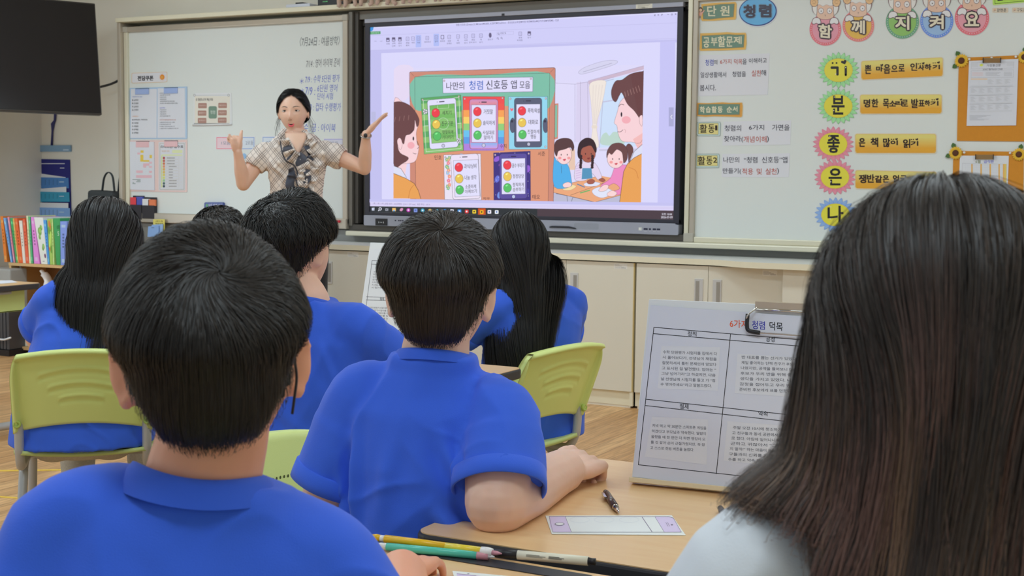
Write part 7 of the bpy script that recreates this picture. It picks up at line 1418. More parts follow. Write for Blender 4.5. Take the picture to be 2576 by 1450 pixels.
# ================================================================== the pupils (seated)
def pupil(label, collar_px, depth, yaw, head_yaw, head_pitch=0.0, head_roll=0.0, head_off=(0, .015, 0), s=1.0, wide=1.0, skin=None, arms=None, sleeve=.13, voxel=.005, shirt=None, rib=None, pants=None, folds=(), cov=.0022, neck_r=.050, head_s=1.0, seat=.0, lean=0.0, legs=True, collar=True, shoulder_drop=0.0, ear_s=.85, ear_flare=.55, hem=.46, neck_up=.0, bulk=1.0, sl_r=(.060, .068), upper_r=.047, seedn=0.0, ears=True, sm=6, head_dz=.118, sq=.84, hipy=0.0, hipx=0.0, hip_r=(.155, .11, .085), tilt=0.0, cw=.45, clift=0.0, hump=.050):
    skin = skin or m_skin; shirt = shirt or m_blue; rib = rib or m_blue_rib
    N = at(*collar_px, depth); zN = N.z; root = thing('person', label, 'person', (N.x, N.y, 0))
    T = Fr((N.x, N.y, 0), yaw); T.o = Vector((N.x, N.y, 0)); hip = .46+seat; back = -lean
    Z = lambda f: hip+(zN-hip)*f                       # 0 hip .. 1 base of the neck
    X = lambda f: hipx*(1-f)
    Y = lambda f: back*(1-f)                            # the spine leans from the hip to the neck
    H = Fr(N+T.x*head_off[0]+T.y*head_off[1]+Vector((0, 0, head_dz+head_off[2])), head_yaw, head_pitch, head_roll)
    b = MB(); head(b, H, head_s)
    if ears:
        for sd in (-1, 1): ear(b, H, sd, head_s*ear_s, ear_flare)
    limb(b, [T(0, Y(.9), zN-.05), T(0, Y(1), zN-.01), H(0, -.018*head_s, -.055*head_s), H(0, -.012*head_s, -.01)], [neck_r*1.25, neck_r*1.06, neck_r, neck_r*1.0], 18)
    w = wide; tx = T.x-Vector((0, 0, tilt)); drop = lambda sd: shoulder_drop+sd*tilt*.128
    loft(b, [(T(X(0), Y(0)-.03+hipy, Z(-.04)), T.x, T.y, .13*w, .095), (T(X(.3), Y(.3)+hipy*.6, Z(.3)), T.x, T.y, .115*w, .085), (T(X(.62), Y(.62)+hipy*.2, Z(.62)), T.x, T.y, .12*w, .08), (T(X(.86), Y(.86), Z(.84)), T.x, T.y, .10*w, .058), (T(0, Y(.96), Z(.96)), T.x, T.y, .055, .045)])
    sh = {}
    g = MB()
    loft(g, [(T(X(0), Y(0)-.045+hipy, hem+.01), T.x, T.y, .165*w*bulk, .130*bulk), (T(X(.15), Y(.15)-.030+hipy*.85, Z(.15)), T.x, T.y, .163*w*bulk, .126*bulk), (T(X(.4), Y(.4)-.005+hipy*.5, Z(.4)), T.x, T.y, .152*w*bulk, .112*bulk), (T(X(.62), Y(.62)+hipy*.2, Z(.62)), T.x, T.y, .158*w, .108*bulk), (T(X(.8), Y(.80), Z(.80)), tx, T.y, .158*w, .090), (T(0, Y(.89), Z(.89)-shoulder_drop*.5), tx, T.y, .146*w*(.3+.7*sq), .074), (T(0, Y(.945), Z(.95)-shoulder_drop*.2), tx, T.y, .106*w*sq, .062), (T(0, Y(.98), Z(.985)), T.x, T.y, .076*(.5+.5*sq), neck_r*1.22), (T(0, Y(1), Z(1.0)), T.x, T.y, neck_r*1.25, neck_r*1.2)])
    for sd, A in (arms or {}).items():
        S_ = T(sd*.128*w, Y(.88)+A.get('sy', 0), Z(.87)-drop(sd)); E_, W_ = A['elbow'], A['wrist']; u = (E_-S_).normalized(); L1 = (E_-S_).length
        limb(b, [T(sd*.08*w, Y(.88), Z(.84)-drop(sd)), S_, S_+(E_-S_)*.5, E_], [upper_r*.6, upper_r*.72, upper_r*.95, upper_r*.86*A.get('er', 1)], 16)
        m_ = (W_-E_); limb(b, [E_, E_+m_*.35+A.get('bow', Vector((0, 0, 0))), W_], [upper_r*.86*A.get('er', 1), upper_r*.84*A.get('er', 1), upper_r*.66], 16)
        hd = A.get('hd', m_.normalized()); hand(b, W_, hd, A.get('pn', Vector((0, 0, 1))), A.get('hs', .82*s), A.get('curl', (.5, .55, .6, .65)), A.get('thumb', (.5, .3)), A.get('hsd', sd))
        sl = A.get('sleeve', sleeve); u = (u+A.get('sdir', Vector((0, 0, 0)))).normalized(); e = S_+u*sl; limb(g, [T(sd*.085*w, Y(.88), Z(.885)-drop(sd)*.7), S_-Vector((0, 0, .004)), S_+u*sl*.55], [hump, sl_r[0]*.92, sl_r[0]*.97], 20); g.tube([S_+u*sl*.3, S_+u*sl*.7, S_+u*(sl-.014)], [sl_r[0], (sl_r[0]+sl_r[1])/2, sl_r[1]-.001], 24)
        sh[sd] = (S_, E_, W_, u, e)
    fuse('body', b, voxel*.8, 4, skin, root)
    L_ = [(T(*p), T(*q), wd, ht) for p, q, wd, ht in folds]
    fuse('shirt', g, voxel, sm, shirt, root, wrinkles(L_, cov, seed=seedn) if cov else None)
    if collar:
        c = MB(); n = 48; k0 = 0; rings = []
        for j, (dz, rr) in enumerate(((-.016, 1.50), (-.008, 1.42), (.001, 1.30), (.007, 1.19), (.006, 1.12), (-.006, 1.08))):
            for i in range(n):
                a = 2*math.pi*i/n; fwd = math.sin(a); r2 = 1.08+(rr-1.08)*(.35+.65*cw); c.v.append(T(math.cos(a)*neck_r*r2, Y(1)+fwd*neck_r*r2*1.02+.004, zN-.008+dz*(.45+.55*cw)-.016*fwd+clift*math.cos(a)**2-tilt*math.cos(a)*neck_r))
        for j in range(5):
            for i in range(n): p, q = j*n+i, j*n+(i+1) % n; c.f.append((p, q, q+n, p+n))
        c.build('collar', rib, root, smooth=True)
    for sd, (S_, E_, W_, u, e) in sh.items():     # hemmed sleeve end, open towards the arm
        r = sl_r[1]; n_ = 40; q = MB(); v = u.orthogonal().normalized(); w2 = u.cross(v); prof = ((-.030, r-.0035), (-.028, r+.0010), (-.012, r+.0022), (-.0008, r+.0022), (0, r+.0005), (-.001, r-.0016), (-.013, r-.0030))
        for h_, rr in prof:
            for k in range(n_): a = 2*math.pi*k/n_; wv = 1+.018*math.sin(a*3+1)+.012*math.sin(a*5); q.v.append(e+u*h_+(v*math.cos(a)+w2*math.sin(a))*rr*wv)
        for i in range(len(prof)-1):
            for k in range(n_): a, b_ = i*n_+k, i*n_+(k+1) % n_; q.f.append((a, b_, b_+n_, a+n_))
        q.build('sleeve_hem', shirt, root, smooth=True)
    if legs:
        p = MB()
        for sd in (-1, 1): limb(p, [T(hipx+sd*.075, back-.04+hipy, hip), T(hipx*.6+sd*.095, .20+back*.5, hip+.005), T(sd*.10, .36+back*.5, hip-.01), T(sd*.10, .375+back*.5, hip-.10), T(sd*.10, .36+back*.5, .11)], [.088*w, .078, .066, .058, .045], 16)
        p.ellipsoid(T(hipx, back-.055+hipy, hip), (hip_r[0]*w, hip_r[1], hip_r[2]), 18, 12, T.ax()); fuse('trousers', p, .008, 4, pants or m_navy, root)
        for sd in (-1, 1):
            f = MB(); f.ellipsoid(T(sd*.10, .42+back*.5, .036), (.042, .115, .035), 16, 10, T.ax()); f.ellipsoid(T(sd*.10, .365+back*.5, .065), (.038, .045, .05), 14, 10, T.ax()); f.build('shoe', m_shoe, root, smooth=True)
    return root, T, H
def on_desk(px, py, r): return on_z(px, py, DZ+r)
# --- nearest boy
Yb = YAW+math.radians(8)
C_ = at(500, 1196, 1.21); t1 = Fr((C_.x, C_.y, 0), Yb)
hR = on_desk(1050, 1472, .022); eR = Vector(t1(.185, -.03, .655)); eL = Vector(t1(-.185, -.03, .64)); hL = Vector(t1(-.12, .16, .70))
fold1 = [((-.09, -.08, .86), (-.02, -.11, .80), .012, .003), ((.07, -.08, .87), (.02, -.11, .79), .012, .003), ((.03, -.10, .83), (.13, -.08, .80), .010, .0028), ((-.04, -.11, .79), (-.12, -.09, .74), .012, .0035), ((.02, -.11, .76), (.10, -.10, .70), .014, .0035), ((-.01, -.11, .73), (-.05, -.11, .66), .014, .003)]
p1, T1, H1 = pupil('boy in blue shirt seated nearest, short black hair with a crown whorl', (504, 1212), 1.21, Yb, YAW+math.radians(11), head_pitch=math.radians(2), head_roll=math.radians(-2.5), head_off=(.009, .018, -.015), sq=1.0, sm=22, cw=1.0, clift=.012, hump=.057, skin=m_skin_dark, arms={1: dict(elbow=eR, wrist=hR-Vector((.03, -.012, -.004)), hd=Vector(t1.y)*.75+Vector(t1.x)*.3, pn=Vector((0, 0, 1)), curl=(.5, .5, .55, .6), sleeve=.150), -1: dict(elbow=eL, wrist=hL, sleeve=.150)}, voxel=.0045, folds=fold1, cov=.0016, neck_r=.049, ear_s=.87, ear_flare=.90, shoulder_drop=.006, tilt=.16, sl_r=(.057, .062), wide=.90)
boy_hair(p1, H1, 1.0, 11, 26000, crown=(.16, -.60, .76), thick=.0185, width=.00052, tip=(-.50, .17, .36), swirl=1.2, nape=.03, base=(.020, .0150, .0118), stub=13000, cl=.18)
# eyeglass-like cord behind his ear
MB().tube(smooth_path([H1(.0735, -.016, .004), H1(.0745, -.026, -.012), H1(.0715, -.030, -.030), H1(.0690, -.030, -.044)], 5), .0013, 8).build('ear_loop', m_black, p1, smooth=True)
# --- boy with his forearm on the near desk
Yc = YAW+math.radians(-7)
C_ = at(1096, 884, 2.06); t2 = Fr((C_.x, C_.y, 0), Yc)
el2, wr2 = on_desk(1250, 1266, .036), on_desk(1418, 1178, .036); el2 = Vector(el2); wr2 = Vector(wr2)
hd2 = (on_desk(1475, 1150, .04)-wr2); hd2.z = .004
fold2 = [((-.11, -.07, .80), (-.10, -.09, .62), .011, 0.0060), ((-.13, -.05, .74), (-.125, -.07, .58), .010, 0.0053), ((.02, -.11, .80), (.07, -.11, .70), .013, 0.0067), ((.06, -.11, .72), (.10, -.10, .62), .012, 0.0075), ((.02, -.12, .68), (.10, -.11, .60), .013, 0.0067), ((-.02, -.12, .62), (.09, -.11, .55), .013, 0.0060), ((-.05, -.11, .80), (-.06, -.12, .66), .016, 0.0045), ((.115, -.06, .82), (.105, -.08, .70), .010, 0.0060), ((.08, -.10, .66), (.125, -.08, .64), .008, 0.0060)]
eL2, wL2 = Vector(t2(-.165, .0, .655)), Vector(t2(-.13, .16, .60))
p2, T2, H2 = pupil('boy in blue shirt leaning his bare forearm on the near desk', (1094, 886), 2.06, Yc, YAW+math.radians(-4), head_pitch=math.radians(3), head_roll=math.radians(1.5), head_off=(.004, .02, -.034), skin=m_skin_pale, arms={1: dict(elbow=el2, wrist=wr2+Vector((0, 0, -.004)), hd=hd2, pn=(Vector((0, 0, 1))-VF*.45+VR*.15), curl=(1.35, 1.4, 1.45, 1.45), thumb=(.35, .55), hs=1.08, er=1.02, sleeve=.120, hsd=1, sy=-.045, sdir=VF*.04+VR*.03), -1: dict(elbow=eL2, wrist=wL2, sleeve=.150)}, voxel=.0042, folds=fold2, cov=.002, sm=16, neck_r=.050, wide=.85, bulk=1.06, hump=.045, sl_r=(.062, .067), upper_r=.053, shoulder_drop=.024, sq=.78, tilt=.05, ear_s=.90, ear_flare=.65, seedn=3.0, hem=.42)
boy_hair(p2, H2, 1.02, 21, 20000, crown=(.06, -.42, .86), thick=.022, width=.00075, tip=(-.54, .12, .34), swirl=.6, base=(.025, .0180, .0140), stub=9000, cl=.35)
# --- boy behind him, head turned to the display
Yd = YAW+math.radians(-24)
C_ = at(768, 752, 2.86); t3 = Fr((C_.x, C_.y, 0), Yd)
p3, T3, H3 = pupil('boy in blue shirt with tousled black hair in front of the teacher', (768, 752), 2.86, Yd, YAW+math.radians(-22), head_pitch=math.radians(6), head_off=(-.050, .024, -.018), skin=m_skin, arms={1: dict(elbow=Vector(t3(.20, .12, .70)), wrist=Vector(t3(.11, .30, .705)), sleeve=.16), -1: dict(elbow=Vector(t3(-.20, .06, .68)), wrist=Vector(t3(-.12, .27, .70)), sleeve=.15)}, voxel=.006, folds=[((-.05, -.10, .80), (.06, -.10, .70), .014, .004), ((.08, -.08, .82), (.12, -.07, .72), .011, .004), ((-.02, -.11, .70), (.08, -.10, .62), .014, .004)], cov=.0022, seedn=7.0)
boy_hair(p3, H3, 1.02, 31, 10000, crown=(-.05, -.35, .9), thick=.026, width=.0011, tip=(-.46, -.12, .10), swirl=.5, base=(.016, .0145, .0140), messy=.55, stub=2200)
# --- boy farther on, only the top of his head shows
C_ = at(552, 700, 4.5); t4 = Fr((C_.x, C_.y, 0), YAW)
p4, T4, H4 = pupil('boy hidden but for the top of his tousled hair between two pupils', (552, 702), 4.5, YAW, YAW, skin=m_skin, arms={1: dict(elbow=Vector(t4(.19, .10, .70)), wrist=Vector(t4(.11, .28, .70))), -1: dict(elbow=Vector(t4(-.19, .10, .70)), wrist=Vector(t4(-.11, .28, .70)))}, voxel=.009, cov=0, seedn=9.0)
boy_hair(p4, H4, 1.0, 41, 3500, crown=(.1, -.3, .9), thick=.024, width=.0026, swirl=.5, base=(.018, .015, .013), messy=.7, stub=900)
# --- girl at the left
Ye = YAW+math.radians(14)
C_ = at(262, 700, 3.84); t5 = Fr((C_.x, C_.y, 0), Ye)
p5, T5, H5 = pupil('girl at left with long black hair, blue shirt and grey shorts', (258, 708), 3.84, Ye, YAW+math.radians(4), head_pitch=math.radians(-8), head_off=(.01, .03, -.004), head_s=1.02, skin=m_skin, pants=m_grey, arms={1: dict(elbow=Vector(t5(.19, .16, .68)), wrist=Vector(t5(.10, .34, .70))), -1: dict(elbow=Vector(t5(-.19, .13, .68)), wrist=Vector(t5(-.10, .33, .70)))}, voxel=.006, bulk=1.12, wide=1.05, folds=[((-.13, -.06, .76), (-.10, -.10, .64), .014, .004), ((-.12, -.08, .70), (-.02, -.12, .62), .014, .004), ((-.12, -.10, .52), (.08, -.13, .49), .016, .005), ((-.10, -.10, .47), (.10, -.12, .50), .014, .004)], cov=.0022, seedn=12.0, hem=.40, ears=True, hipy=-.05, hipx=-.055, hip_r=(.172, .112, .085), seat=-.012)
_c = T5(-.045, -.015, 0); chair0.location = (_c.x, _c.y, 0); chair0.rotation_euler = (0, 0, Ye)
def tors(Hf, T_, zs): return [(Hf.inv(np.array(T_(x, y, z))[None])[0], np.array(r_), h) for (x, y, z), r_, h in zs]
col5 = tors(H5, T5, [((0, 0, .79), (.13, .105, .13), .02), ((0, 0, .62), (.15, .125, .22), .02)])
long_hair(p5, H5, 1.03, 51, 14000, part=.0, fall=.33, width=.0012, wave=(.003, 9), thick=.023, colliders=col5, base=(.017, .0150, .0148), drift=(-.10, -.02, 0), gather=.15, backp=.7, clump=.6, n_clump=110)
# --- girl at the right
Yf = YAW+math.radians(34)
C_ = at(1340, 722, 4.02); t6 = Fr((C_.x, C_.y, 0), Yf)
e6 = at(1228, 872, 3.98); e6.z = .70; w6 = at(1190, 905, 4.12); w6.z = .70
p6, T6, H6 = pupil('girl at right with long straight black hair, seated sideways by the cabinets', (1346, 726), 4.02, Yf, YAW+math.radians(20), head_pitch=math.radians(2), head_off=(-.045, .025, -.004), head_s=1.0, skin=m_skin, arms={-1: dict(elbow=Vector(t6(-.20, .10, .70)), wrist=Vector(t6(-.13, .30, .70)), sleeve=.145), 1: dict(elbow=Vector(t6(.18, .10, .68)), wrist=Vector(t6(.08, .28, .70)), sleeve=.15)}, voxel=.006, wide=.98, bulk=1.0, folds=[((-.12, -.06, .80), (-.05, -.10, .70), .012, .004), ((-.05, -.10, .62), (.08, -.11, .56), .014, .004)], cov=.0022, seedn=15.0, hem=.385, hipy=.05, hip_r=(.15, .10, .075))
col6 = tors(H6, T6, [((0, 0, .79), (.125, .10, .13), .02), ((0, 0, .62), (.15, .12, .22), .02)])
long_hair(p6, H6, 1.0, 61, 13000, part=.01, fall=.37, width=.0012, wave=(.0015, 6), thick=.011, colliders=col6, base=(.014, .0125, .0125), drift=(.05, -.05, 0), gather=.35, backp=.8, clump=.65, n_clump=90)
# --- brown haired woman at the right edge
Yg = YAW+math.radians(-6)
C_ = at(2420, 1240, .97); t7 = Fr((C_.x, C_.y, 0), Yg)
p7, T7, H7 = pupil('woman with long wavy brown hair and a white top at the right edge', (2420, 1250), .97, Yg, YAW+math.radians(-10), head_pitch=math.radians(-4), head_off=(-.012, .03, -.012), head_s=1.0, skin=m_skin, shirt=m_whitecloth, rib=m_whitecloth, arms={-1: dict(elbow=Vector(t7(-.22, .02, .66)), wrist=Vector(t7(-.14, .22, .70)), sleeve=.22), 1: dict(elbow=Vector(t7(.22, .02, .66)), wrist=Vector(t7(.14, .22, .70)), sleeve=.22)}, voxel=.0045, wide=1.12, bulk=1.08, sl_r=(.062, .068), folds=[((-.12, -.06, .88), (-.15, -.08, .80), .010, .003), ((-.17, .0, .88), (-.19, -.04, .80), .010, .0035)], cov=.0022, seedn=20.0, pants=m_blk, shoulder_drop=.002, head_dz=.120)
col7 = tors(H7, T7, [((0, 0, .86), (.175, .105, .11), .022), ((0, 0, .70), (.19, .125, .22), .02)])
def brown(col, S, cid, R, n):
    k = (R.random(max(cid)+1)[cid] < .45)[:, None]*np.clip((S[None, :]-.16)/.25, 0, 1); k = k*(.5+.5*R.random(n))[:, None]; k = np.clip(k+.36*np.clip((S[None, :]-.25)/.5, 0, 1), 0, 1)
    hi = np.where((R.random(max(cid)+1)[cid] < .5)[:, None], np.array([.22, .125, .075]), np.array([.17, .085, .066])); return col*(1-k[:, :, None])+hi[:, None, :]*k[:, :, None]
long_hair(p7, H7, 1.02, 71, 34000, part=.0, fall=.36, steps=24, width=.0005, wave=(.017, 8.5), thick=.020, colliders=col7, base=(.036, .027, .0225), tint=brown, m=m_hairb, clump=.55, n_clump=110, frizz=.003, zvar=.10, drift=(-.05, -.04, 0), gather=lambda c: np.where(c[:, 2] > -.085, -.10, .35), zend_fn=lambda c, j: np.where(c[:, 0] < -.084, -.098-.022*j, -.37))

for T_, yaw_, l_ in ((T1, Yb, 'pale green school chair under the nearest boy, below the bottom edge'), (T4, YAW, 'pale green school chair of the mostly hidden boy farther on'), (T7, Yg, 'pale green school chair under the brown haired woman')):
    q_ = T_(0, .02, 0); copy_thing(chair0, (q_.x, q_.y, 0), yaw_, l_)
# ================================================================== the teacher
TD = 7.25; Yt = YAW+math.pi+math.radians(2)
Ct = at(746, 372, TD); tt = Fr((Ct.x, Ct.y, 0), Yt); zN = at(746, 330, TD).z
teach = thing('person', 'woman in a plaid ruffled blouse standing before the left board with both arms raised', 'person', (Ct.x, Ct.y, 0))
Ht = Fr(at(738, 283, TD)+Vector((0, 0, .004)), Yt+math.radians(-3), math.radians(-3), math.radians(2)); HS = 1.03
P_ = lambda x, y, d=TD: at(x, y, d)
b = MB(); head(b, Ht, HS)
for sd in (-1, 1): ear(b, Ht, sd, HS*.92, .15)
limb(b, [P_(746, 352, TD+.02), P_(745, 338, TD+.02), Ht(0, -.022, -.06), Ht(0, -.015, 0)], [.062, .050, .047, .047], 18)
rsh, rel, rwr = P_(664, 383), P_(612, 463, TD-.06), P_(598, 384, TD-.14)      # her right arm, at the left of the photo
lsh, lel, lwr = P_(820, 382), P_(917, 424, TD-.04), P_(921, 338, TD-.16)
limb(b, [P_(700, 384), rsh, rsh+(rel-rsh)*.5, rel], [.036, .042, .043, .037], 16); limb(b, [rel, rel+(rwr-rel)*.35, rwr], [.037, .036, .024], 16)
limb(b, [P_(786, 384), lsh, lsh+(lel-lsh)*.5, lel], [.036, .042, .043, .036], 16); limb(b, [lel, lel+(lwr-lel)*.35, lwr], [.036, .035, .023], 16)
# right fist with the thumb up, left hand open and flat
hand(b, rwr, (P_(594, 345, TD-.16)-rwr), -Vector(tt.x)*.7+Vector(tt.y)*.6, .92, (1.5, 1.5, 1.5, 1.45), (.15, .25), 1)
limb(b, [P_(600, 370, TD-.15), P_(605, 352, TD-.155), P_(606, 340, TD-.155), P_(608, 330, TD-.15)], [.013, .0115, .0100, .0075], 10, 4)
hand(b, lwr, (P_(962, 292, TD-.17)-lwr), Vector((0, 0, 1))*.85-Vector(VR)*.55, .98, (.05, .04, .06, .10), (.10, .05), 1, spread=.03)
loft(b, [(tt(0, 0, .86), tt.x, tt.y, .150, .105), (tt(0, 0, 1.02), tt.x, tt.y, .118, .085), (tt(0, 0, 1.20), tt.x, tt.y, .140, .095), (tt(0, 0, 1.30), tt.x, tt.y, .115, .065), (tt(0, 0, 1.345), tt.x, tt.y, .075, .05), (tt(0, 0, zN+.01), tt.x, tt.y, .054, .048)])
for sd in (-1, 1): limb(b, [tt(sd*.08, 0, .86), tt(sd*.085, 0, .48), tt(sd*.085, -.01, .10)], [.085, .058, .040], 14)
body = fuse('body', b, .0036, 4, skin_mat('teacher_skin', ph(218, 178, 156), .42), teach)
# eyes, brows, lips
m_eye = mat('dark_iris', (.02, .014, .012), .15); m_ew = mat('eye_white', (.75, .73, .72), .3); m_brow = mat('brown_brow', (.045, .03, .024), .8); m_lip = mat('rose_lipstick', ph(196, 78, 88), .35); m_mouth = mat('dark_mouth', (.06, .012, .014), .6)
fy = lambda x, z: .0885*math.sqrt(max(0, 1-(x/.0735)**2-(z/.106)**2))
for sd in (-1, 1):
    e = MB(); cx, cz = .030*sd, .004; Y0 = fy(cx, cz)-.0035
    pts = [Ht((cx+.0145*math.cos(a))*HS, (Y0+.003*(1-((math.cos(a))**2)))*HS+.0012, (cz+.0044*math.sin(a)*(1 if math.sin(a) > 0 else .8))*HS) for a in [2*math.pi*i/20 for i in range(20)]]; e.prism(pts, Vector(Ht.y)*.0015); e.build('eye', m_ew, teach)
    MB().ellipsoid(Ht(cx*HS, (Y0+.0046)*HS, (cz+.0003)*HS), (.0048, .0022, .0038), 12, 8, Ht.ax()).build('iris', m_eye, teach, smooth=True)
    MB().tube(smooth_path([Ht((cx-sd*.0145)*HS, (Y0+.0015)*HS, (cz-.001)*HS), Ht((cx-sd*.006)*HS, (Y0+.0052)*HS, (cz+.0038)*HS), Ht((cx+sd*.006)*HS, (Y0+.0045)*HS, (cz+.0036)*HS), Ht((cx+sd*.0155)*HS, (Y0-.002)*HS, (cz+.0005)*HS)], 5), .0013, 6).build('eyelid', m_brow, teach, smooth=True)
    MB().tube(smooth_path([Ht((cx-sd*.016)*HS, (fy(cx-sd*.016, .022)+.0035)*HS, .0228*HS), Ht((cx)*HS, (fy(cx, .027)+.0058)*HS, .0272*HS), Ht((cx+sd*.018)*HS, (fy(cx+sd*.018, .024)+.0035)*HS, .0238*HS)], 6), [.0024]*6+[.0022]*4+[.0010]*3, 8, squash=.6).build('eyebrow', m_brow, teach, smooth=True)
# rounded speaking mouth
mz = -.062; my = fy(0, mz)*1.0+.0125; ring = [Ht(.0125*math.cos(a)*HS, (my-.004*math.cos(a)**2)*HS, (mz+.0115*math.sin(a))*HS) for a in [2*math.pi*i/24 for i in range(25)]]
MB().tube(ring, [.0036+.0016*abs(math.sin(2*math.pi*i/24)) for i in range(25)], 8, cap=False).build('lips', m_lip, teach, smooth=True)
MB().ellipsoid(Ht(0, (my-.0015)*HS, mz*HS), (.0105, .003, .0085), 14, 8, Ht.ax()).build('mouth', m_mouth, teach, smooth=True)
for sd in (-1, 1): MB().ellipsoid(Ht(.0055*sd, .1085*HS, -.0415*HS), (.0030, .0022, .0016), 8, 6, Ht.ax()).build('nostril', m_mouth, teach, smooth=True)
# blouse of thin plaid cloth
def plaid():
    m, N, L, P = new_mat('sheer_plaid_cloth'); tc = N.new('ShaderNodeTexCoord'); ge = N.new('ShaderNodeMapping'); ge.inputs['Rotation'].default_value = (0, 0, -Yt); L.new(tc.outputs['Object'], ge.inputs[0]); sp = N.new('ShaderNodeSeparateXYZ'); L.new(ge.outputs[0], sp.inputs[0])
    def mth(op, a, b=None):
        n = N.new('ShaderNodeMath'); n.operation = op
        for i, v in enumerate((a, b)):
            if v is None: continue
            if isinstance(v, (int, float)): n.inputs[i].default_value = v
            else: L.new(v, n.inputs[i])
        return n.outputs[0]
    out = None
    for sg in (1, -1):
        u = mth('ADD', mth('MULTIPLY', sp.outputs[0], .74*sg), mth('MULTIPLY', sp.outputs[2], .67)); f = mth('FRACT', mth('ADD', mth('DIVIDE', u, .070), 10.0))
        for c, wd in ((.36, .024), (.50, .024), (.64, .024), (.02, .014)):
            l_ = mth('LESS_THAN', mth('ABSOLUTE', mth('SUBTRACT', f, c)), wd); out = l_ if out is None else mth('MAXIMUM', out, l_)
    x = N.new('ShaderNodeMix'); x.data_type = 'RGBA'; L.new(mth('MULTIPLY', out, .72), x.inputs[0]); x.inputs[6].default_value = (*ph(202, 192, 184), 1); x.inputs[7].default_value = (*ph(82, 68, 66), 1); L.new(x.outputs[2], P.inputs['Base Color']); P.inputs['Roughness'].default_value = .8
    return m
m_plaid = plaid(); m_chif = mat('charcoal_chiffon', ph(60, 62, 72), .75)
g = MB(); loft(g, [(tt(0, -.0, .90), tt.x, tt.y, .172, .128), (tt(0, 0, 1.02), tt.x, tt.y, .138, .105), (tt(0, 0, 1.12), tt.x, tt.y, .142, .108), (tt(0, .008, 1.22), tt.x, tt.y, .160, .122), (tt(0, .002, 1.30), tt.x, tt.y, .162, .104), (tt(0, 0, 1.340), tt.x, tt.y, .128, .076), (tt(0, 0, 1.372), tt.x, tt.y, .092, .064), (tt(0, 0, zN-.008), tt.x, tt.y, .066, .056)])
sc_ = []
for a_, e_, k in ((rsh, rel, -1), (lsh, lel, 1)):
    u = (e_-a_).normalized(); q = a_+u*.105; limb(g, [a_-Vector(VR)*k*.055+Vector((0, 0, .004)), a_, a_+u*.06], [.046, .056, .066], 18); g.tube([a_+u*.03, a_+u*.07, q], [.063, .068, .055], 22); sc_.append((q, u, .050, .02))
fuse('blouse', g, .0055, 5, m_plaid, teach, wrinkles([(tt(-.14, .08, 1.24), tt(-.05, .12, 1.14), .012, .004), (tt(.14, .08, 1.24), tt(.05, .12, 1.14), .012, .004), (tt(-.12, .07, 1.08), tt(.0, .11, 1.02), .012, .003)], .003, 18), scoop=sc_)
# open neck, collar wings, button band
def sheet(pts, m_, name, parent, t=.0016):
    n = len(pts[0]); v = []; f = []
    for r in pts: v += [Vector(p) for p in r]
    for i in range(len(pts)-1):
        for j in range(n-1): a = i*n+j; f.append((a, a+1, a+n+1, a+n))
    o = make(name, v, f, m_, parent, True); s = o.modifiers.new('thick', 'SOLIDIFY'); s.thickness = t; s.offset = 0; return o
fz_ = lambda x, y, d=.0: at(x, y, TD-.125-d)
rows_ = []
for y, xa, xb, d_ in ((332, 717, 770, -.062), (338, 717, 771, -.050), (348, 719, 770, -.032), (358, 725, 766, -.018), (368, 731, 762, -.006), (378, 738, 757, .000), (387, 747, 752, .006)):
    rows_.append([fz_(xa+(xb-xa)*k/8, y, d_+.010*math.sin(math.pi*k/8)) for k in range(9)])
sheet(rows_, bpy.data.materials['teacher_skin'], 'neckline', teach, .003)
for pts, nm in (([(712, 322, -.06), (700, 336, -.05), (694, 352, -.02), (716, 350, .0), (726, 356, .012)], 'l'), ([(766, 326, -.06), (778, 336, -.05), (784, 350, -.02), (774, 350, .0), (768, 360, .012)], 'r')):
    P5 = [fz_(*q) for q in pts]; inner = [fz_(q[0]+(10 if nm == 'l' else -8), q[1]+4+i*5, q[2]+.004) for i, q in enumerate(pts)]; sheet([P5, inner], m_plaid, 'collar', teach)
sheet([[fz_(718+i*4.3, 348+i*7.5, .010) for i in range(7)], [fz_(726+i*4.0, 346+i*7.2, .012) for i in range(7)]], m_plaid, 'button_band', teach)
for x, y in ((753, 390), (756, 402), (758, 414)): MB().ellipsoid(fz_(x, y, .022), (.0045, .0035, .0045), 10, 8).build('button', m_wp, teach, smooth=True)
def ruffle(path, wid, m_, name, amp, fr, ph0, d0):
    Q = smooth_path([(x, y, 0) for x, y in path], 14); n = len(Q); rows = [[], [], [], []]
    for i, q in enumerate(Q):
        t = i/(n-1); a = ph0+fr*t*2*math.pi; nrm = (Q[min(i+1, n-1)]-Q[max(i-1, 0)]).normalized(); nx, ny = -nrm.y, nrm.x; w_ = wid*(.35+.65*math.sin(math.pi*min(1, t*.9+.12)))
        for k, f in enumerate((0, .4, .75, 1.0)): rows[k].append(fz_(q.x+nx*w_*f+math.sin(a)*amp*f*nrm.x*60, q.y+ny*w_*f+math.cos(a*.5)*3*f, d0+f*.012+math.cos(a)*amp*f))
    sheet(rows, m_, name, teach)
LP_ = [(706, 352), (712, 384), (722, 404), (742, 416), (750, 436), (746, 452), (756, 478), (762, 492)]; RP_ = [(770, 352), (780, 372), (792, 384), (788, 402), (778, 420), (782, 440), (776, 462), (784, 486)]
ruffle(LP_, -34, m_plaid, 'ruffle', .026, 6, 0, .016); ruffle([(x-3, y+2) for x, y in LP_], -38, m_chif, 'ruffle_lining', .024, 6, 1.4, .012)
ruffle(RP_, -26, m_plaid, 'ruffle', .024, 6, 1.2, .018); ruffle([(x+3, y+2) for x, y in RP_], 16, m_plaid, 'ruffle', .022, 6, .2, .016); ruffle([(x+5, y+3) for x, y in RP_], 22, m_chif, 'ruffle_lining', .024, 6, 2.0, .012)
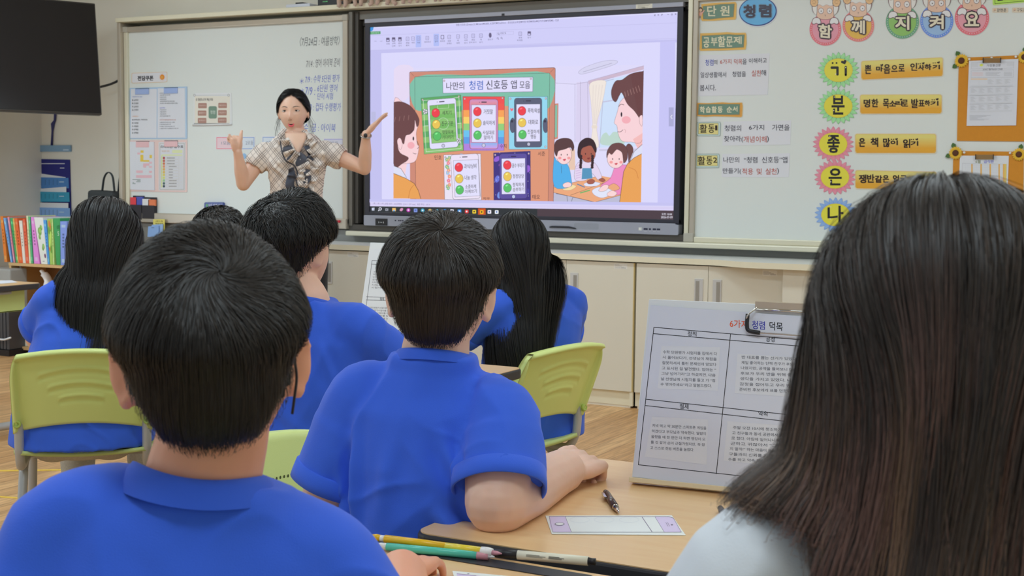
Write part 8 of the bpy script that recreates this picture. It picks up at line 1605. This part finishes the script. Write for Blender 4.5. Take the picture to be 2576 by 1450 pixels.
ruffle([(738, 420), (744, 444), (740, 464), (752, 486), (756, 500)], 22, m_chif, 'ruffle_lining', .018, 4, .4, .030)
ruffle([(766, 418), (770, 440), (764, 462), (770, 488)], 18, m_plaid, 'ruffle', .020, 4, 1.0, .034)
# trousers and shoes
p = MB()
for sd in (-1, 1): limb(p, [tt(sd*.08, 0, .92), tt(sd*.088, 0, .50), tt(sd*.088, -.01, .09)], [.098, .078, .082], 16)
p.ellipsoid(tt(0, -.01, .90), (.170, .125, .10), 18, 12, tt.ax()); fuse('trousers', p, .009, 5, m_blk, teach)
for sd in (-1, 1):
    f = MB(); f.ellipsoid(tt(sd*.09, .045, .032), (.042, .125, .032), 16, 10, tt.ax()); f.build('shoe', m_black, teach, smooth=True)
# hair drawn back, bun and loose wisps
def tflow(c, d, nr, t, jit, R): return np.stack([np.sign(c[:, 0]+.004)*.9, -.75+0*jit, -.55+0*jit], 1)
HL = lambda D: interp_az(D, [-90, -30, 0, 25, 50, 70, 90], [-.62, -.55, -.36, .05, .42, .64, .70])
grow('hair', teach, Ht, 11000, lambda D, R: D[:, 2] > HL(D), 14, lambda D, j: HS*(.010+0*j), tflow, lambda D, t, j, d: HS*(.002+.012*(.3+.7*j)*min(1, t/.3+.25)), lambda d, c, j: ((d[:, 2] > HL(d)-.02) & (d[:, 2] > -.55)).astype(float), width=.0014, base=(.0085, .0080, .0085), clump=.4, n_clump=120, frizz=.0008, s=HS, seed=81, cap=(lambda D: D[:, 2] > HL(D)+.02, lambda D: np.full(len(D), .0085*HS)))
bn = MB(); bn.ellipsoid(Ht(0, -.105, -.045), (.045, .034, .042), 16, 12, Ht.ax()); bn.build('hair_bun', m_hair if False else mat('black_bun_hair', (.009, .008, .009), .4, bump=.6, bscale=400), teach, smooth=True)
wi = MB(); rw = random.Random(4)
for sd in (-1, 1):
    for i in range(16):
        x0 = sd*(.070+rw.random()*.010); y0 = .01-rw.random()*.05; z0 = -.005-rw.random()*.02; L_ = .05+rw.random()*.10; dx = sd*rw.random()*.030
        wi.tube(smooth_path([Ht(x0, y0, z0), Ht(x0+dx*.5, y0-.004, z0-L_*.4), Ht(x0+dx, y0-.01, z0-L_*.75), Ht(x0+dx*.7+sd*(rw.random()-.5)*.02, y0-.008, z0-L_)], 4), [.0005]*12+[.0002], 4)
wi.build('loose_wisps', mat('black_wisp_hair', (.01, .009, .009), .5), teach)
# wrist watch
m_band2 = mat('steel_watch_band', (.55, .54, .52), .25, metal=1.0); wu = (lwr-lel).normalized(); v_ = wu.orthogonal().normalized(); w3 = wu.cross(v_); cw = lwr-wu*.008
wt = MB().tube([cw+(v_*math.cos(a)+w3*math.sin(a))*.0268 for a in [2*math.pi*i/24 for i in range(25)]], .0042, 8, cap=False).build('wrist_watch', m_band2, None, smooth=True); tag(wt, 'steel watch on the raised wrist of the teacher beside the big display', 'watch')
MB().ellipsoid(cw-Vector(VF)*.027, (.012, .006, .012), 14, 8).build('watch_dial', m_black, wt, smooth=True)
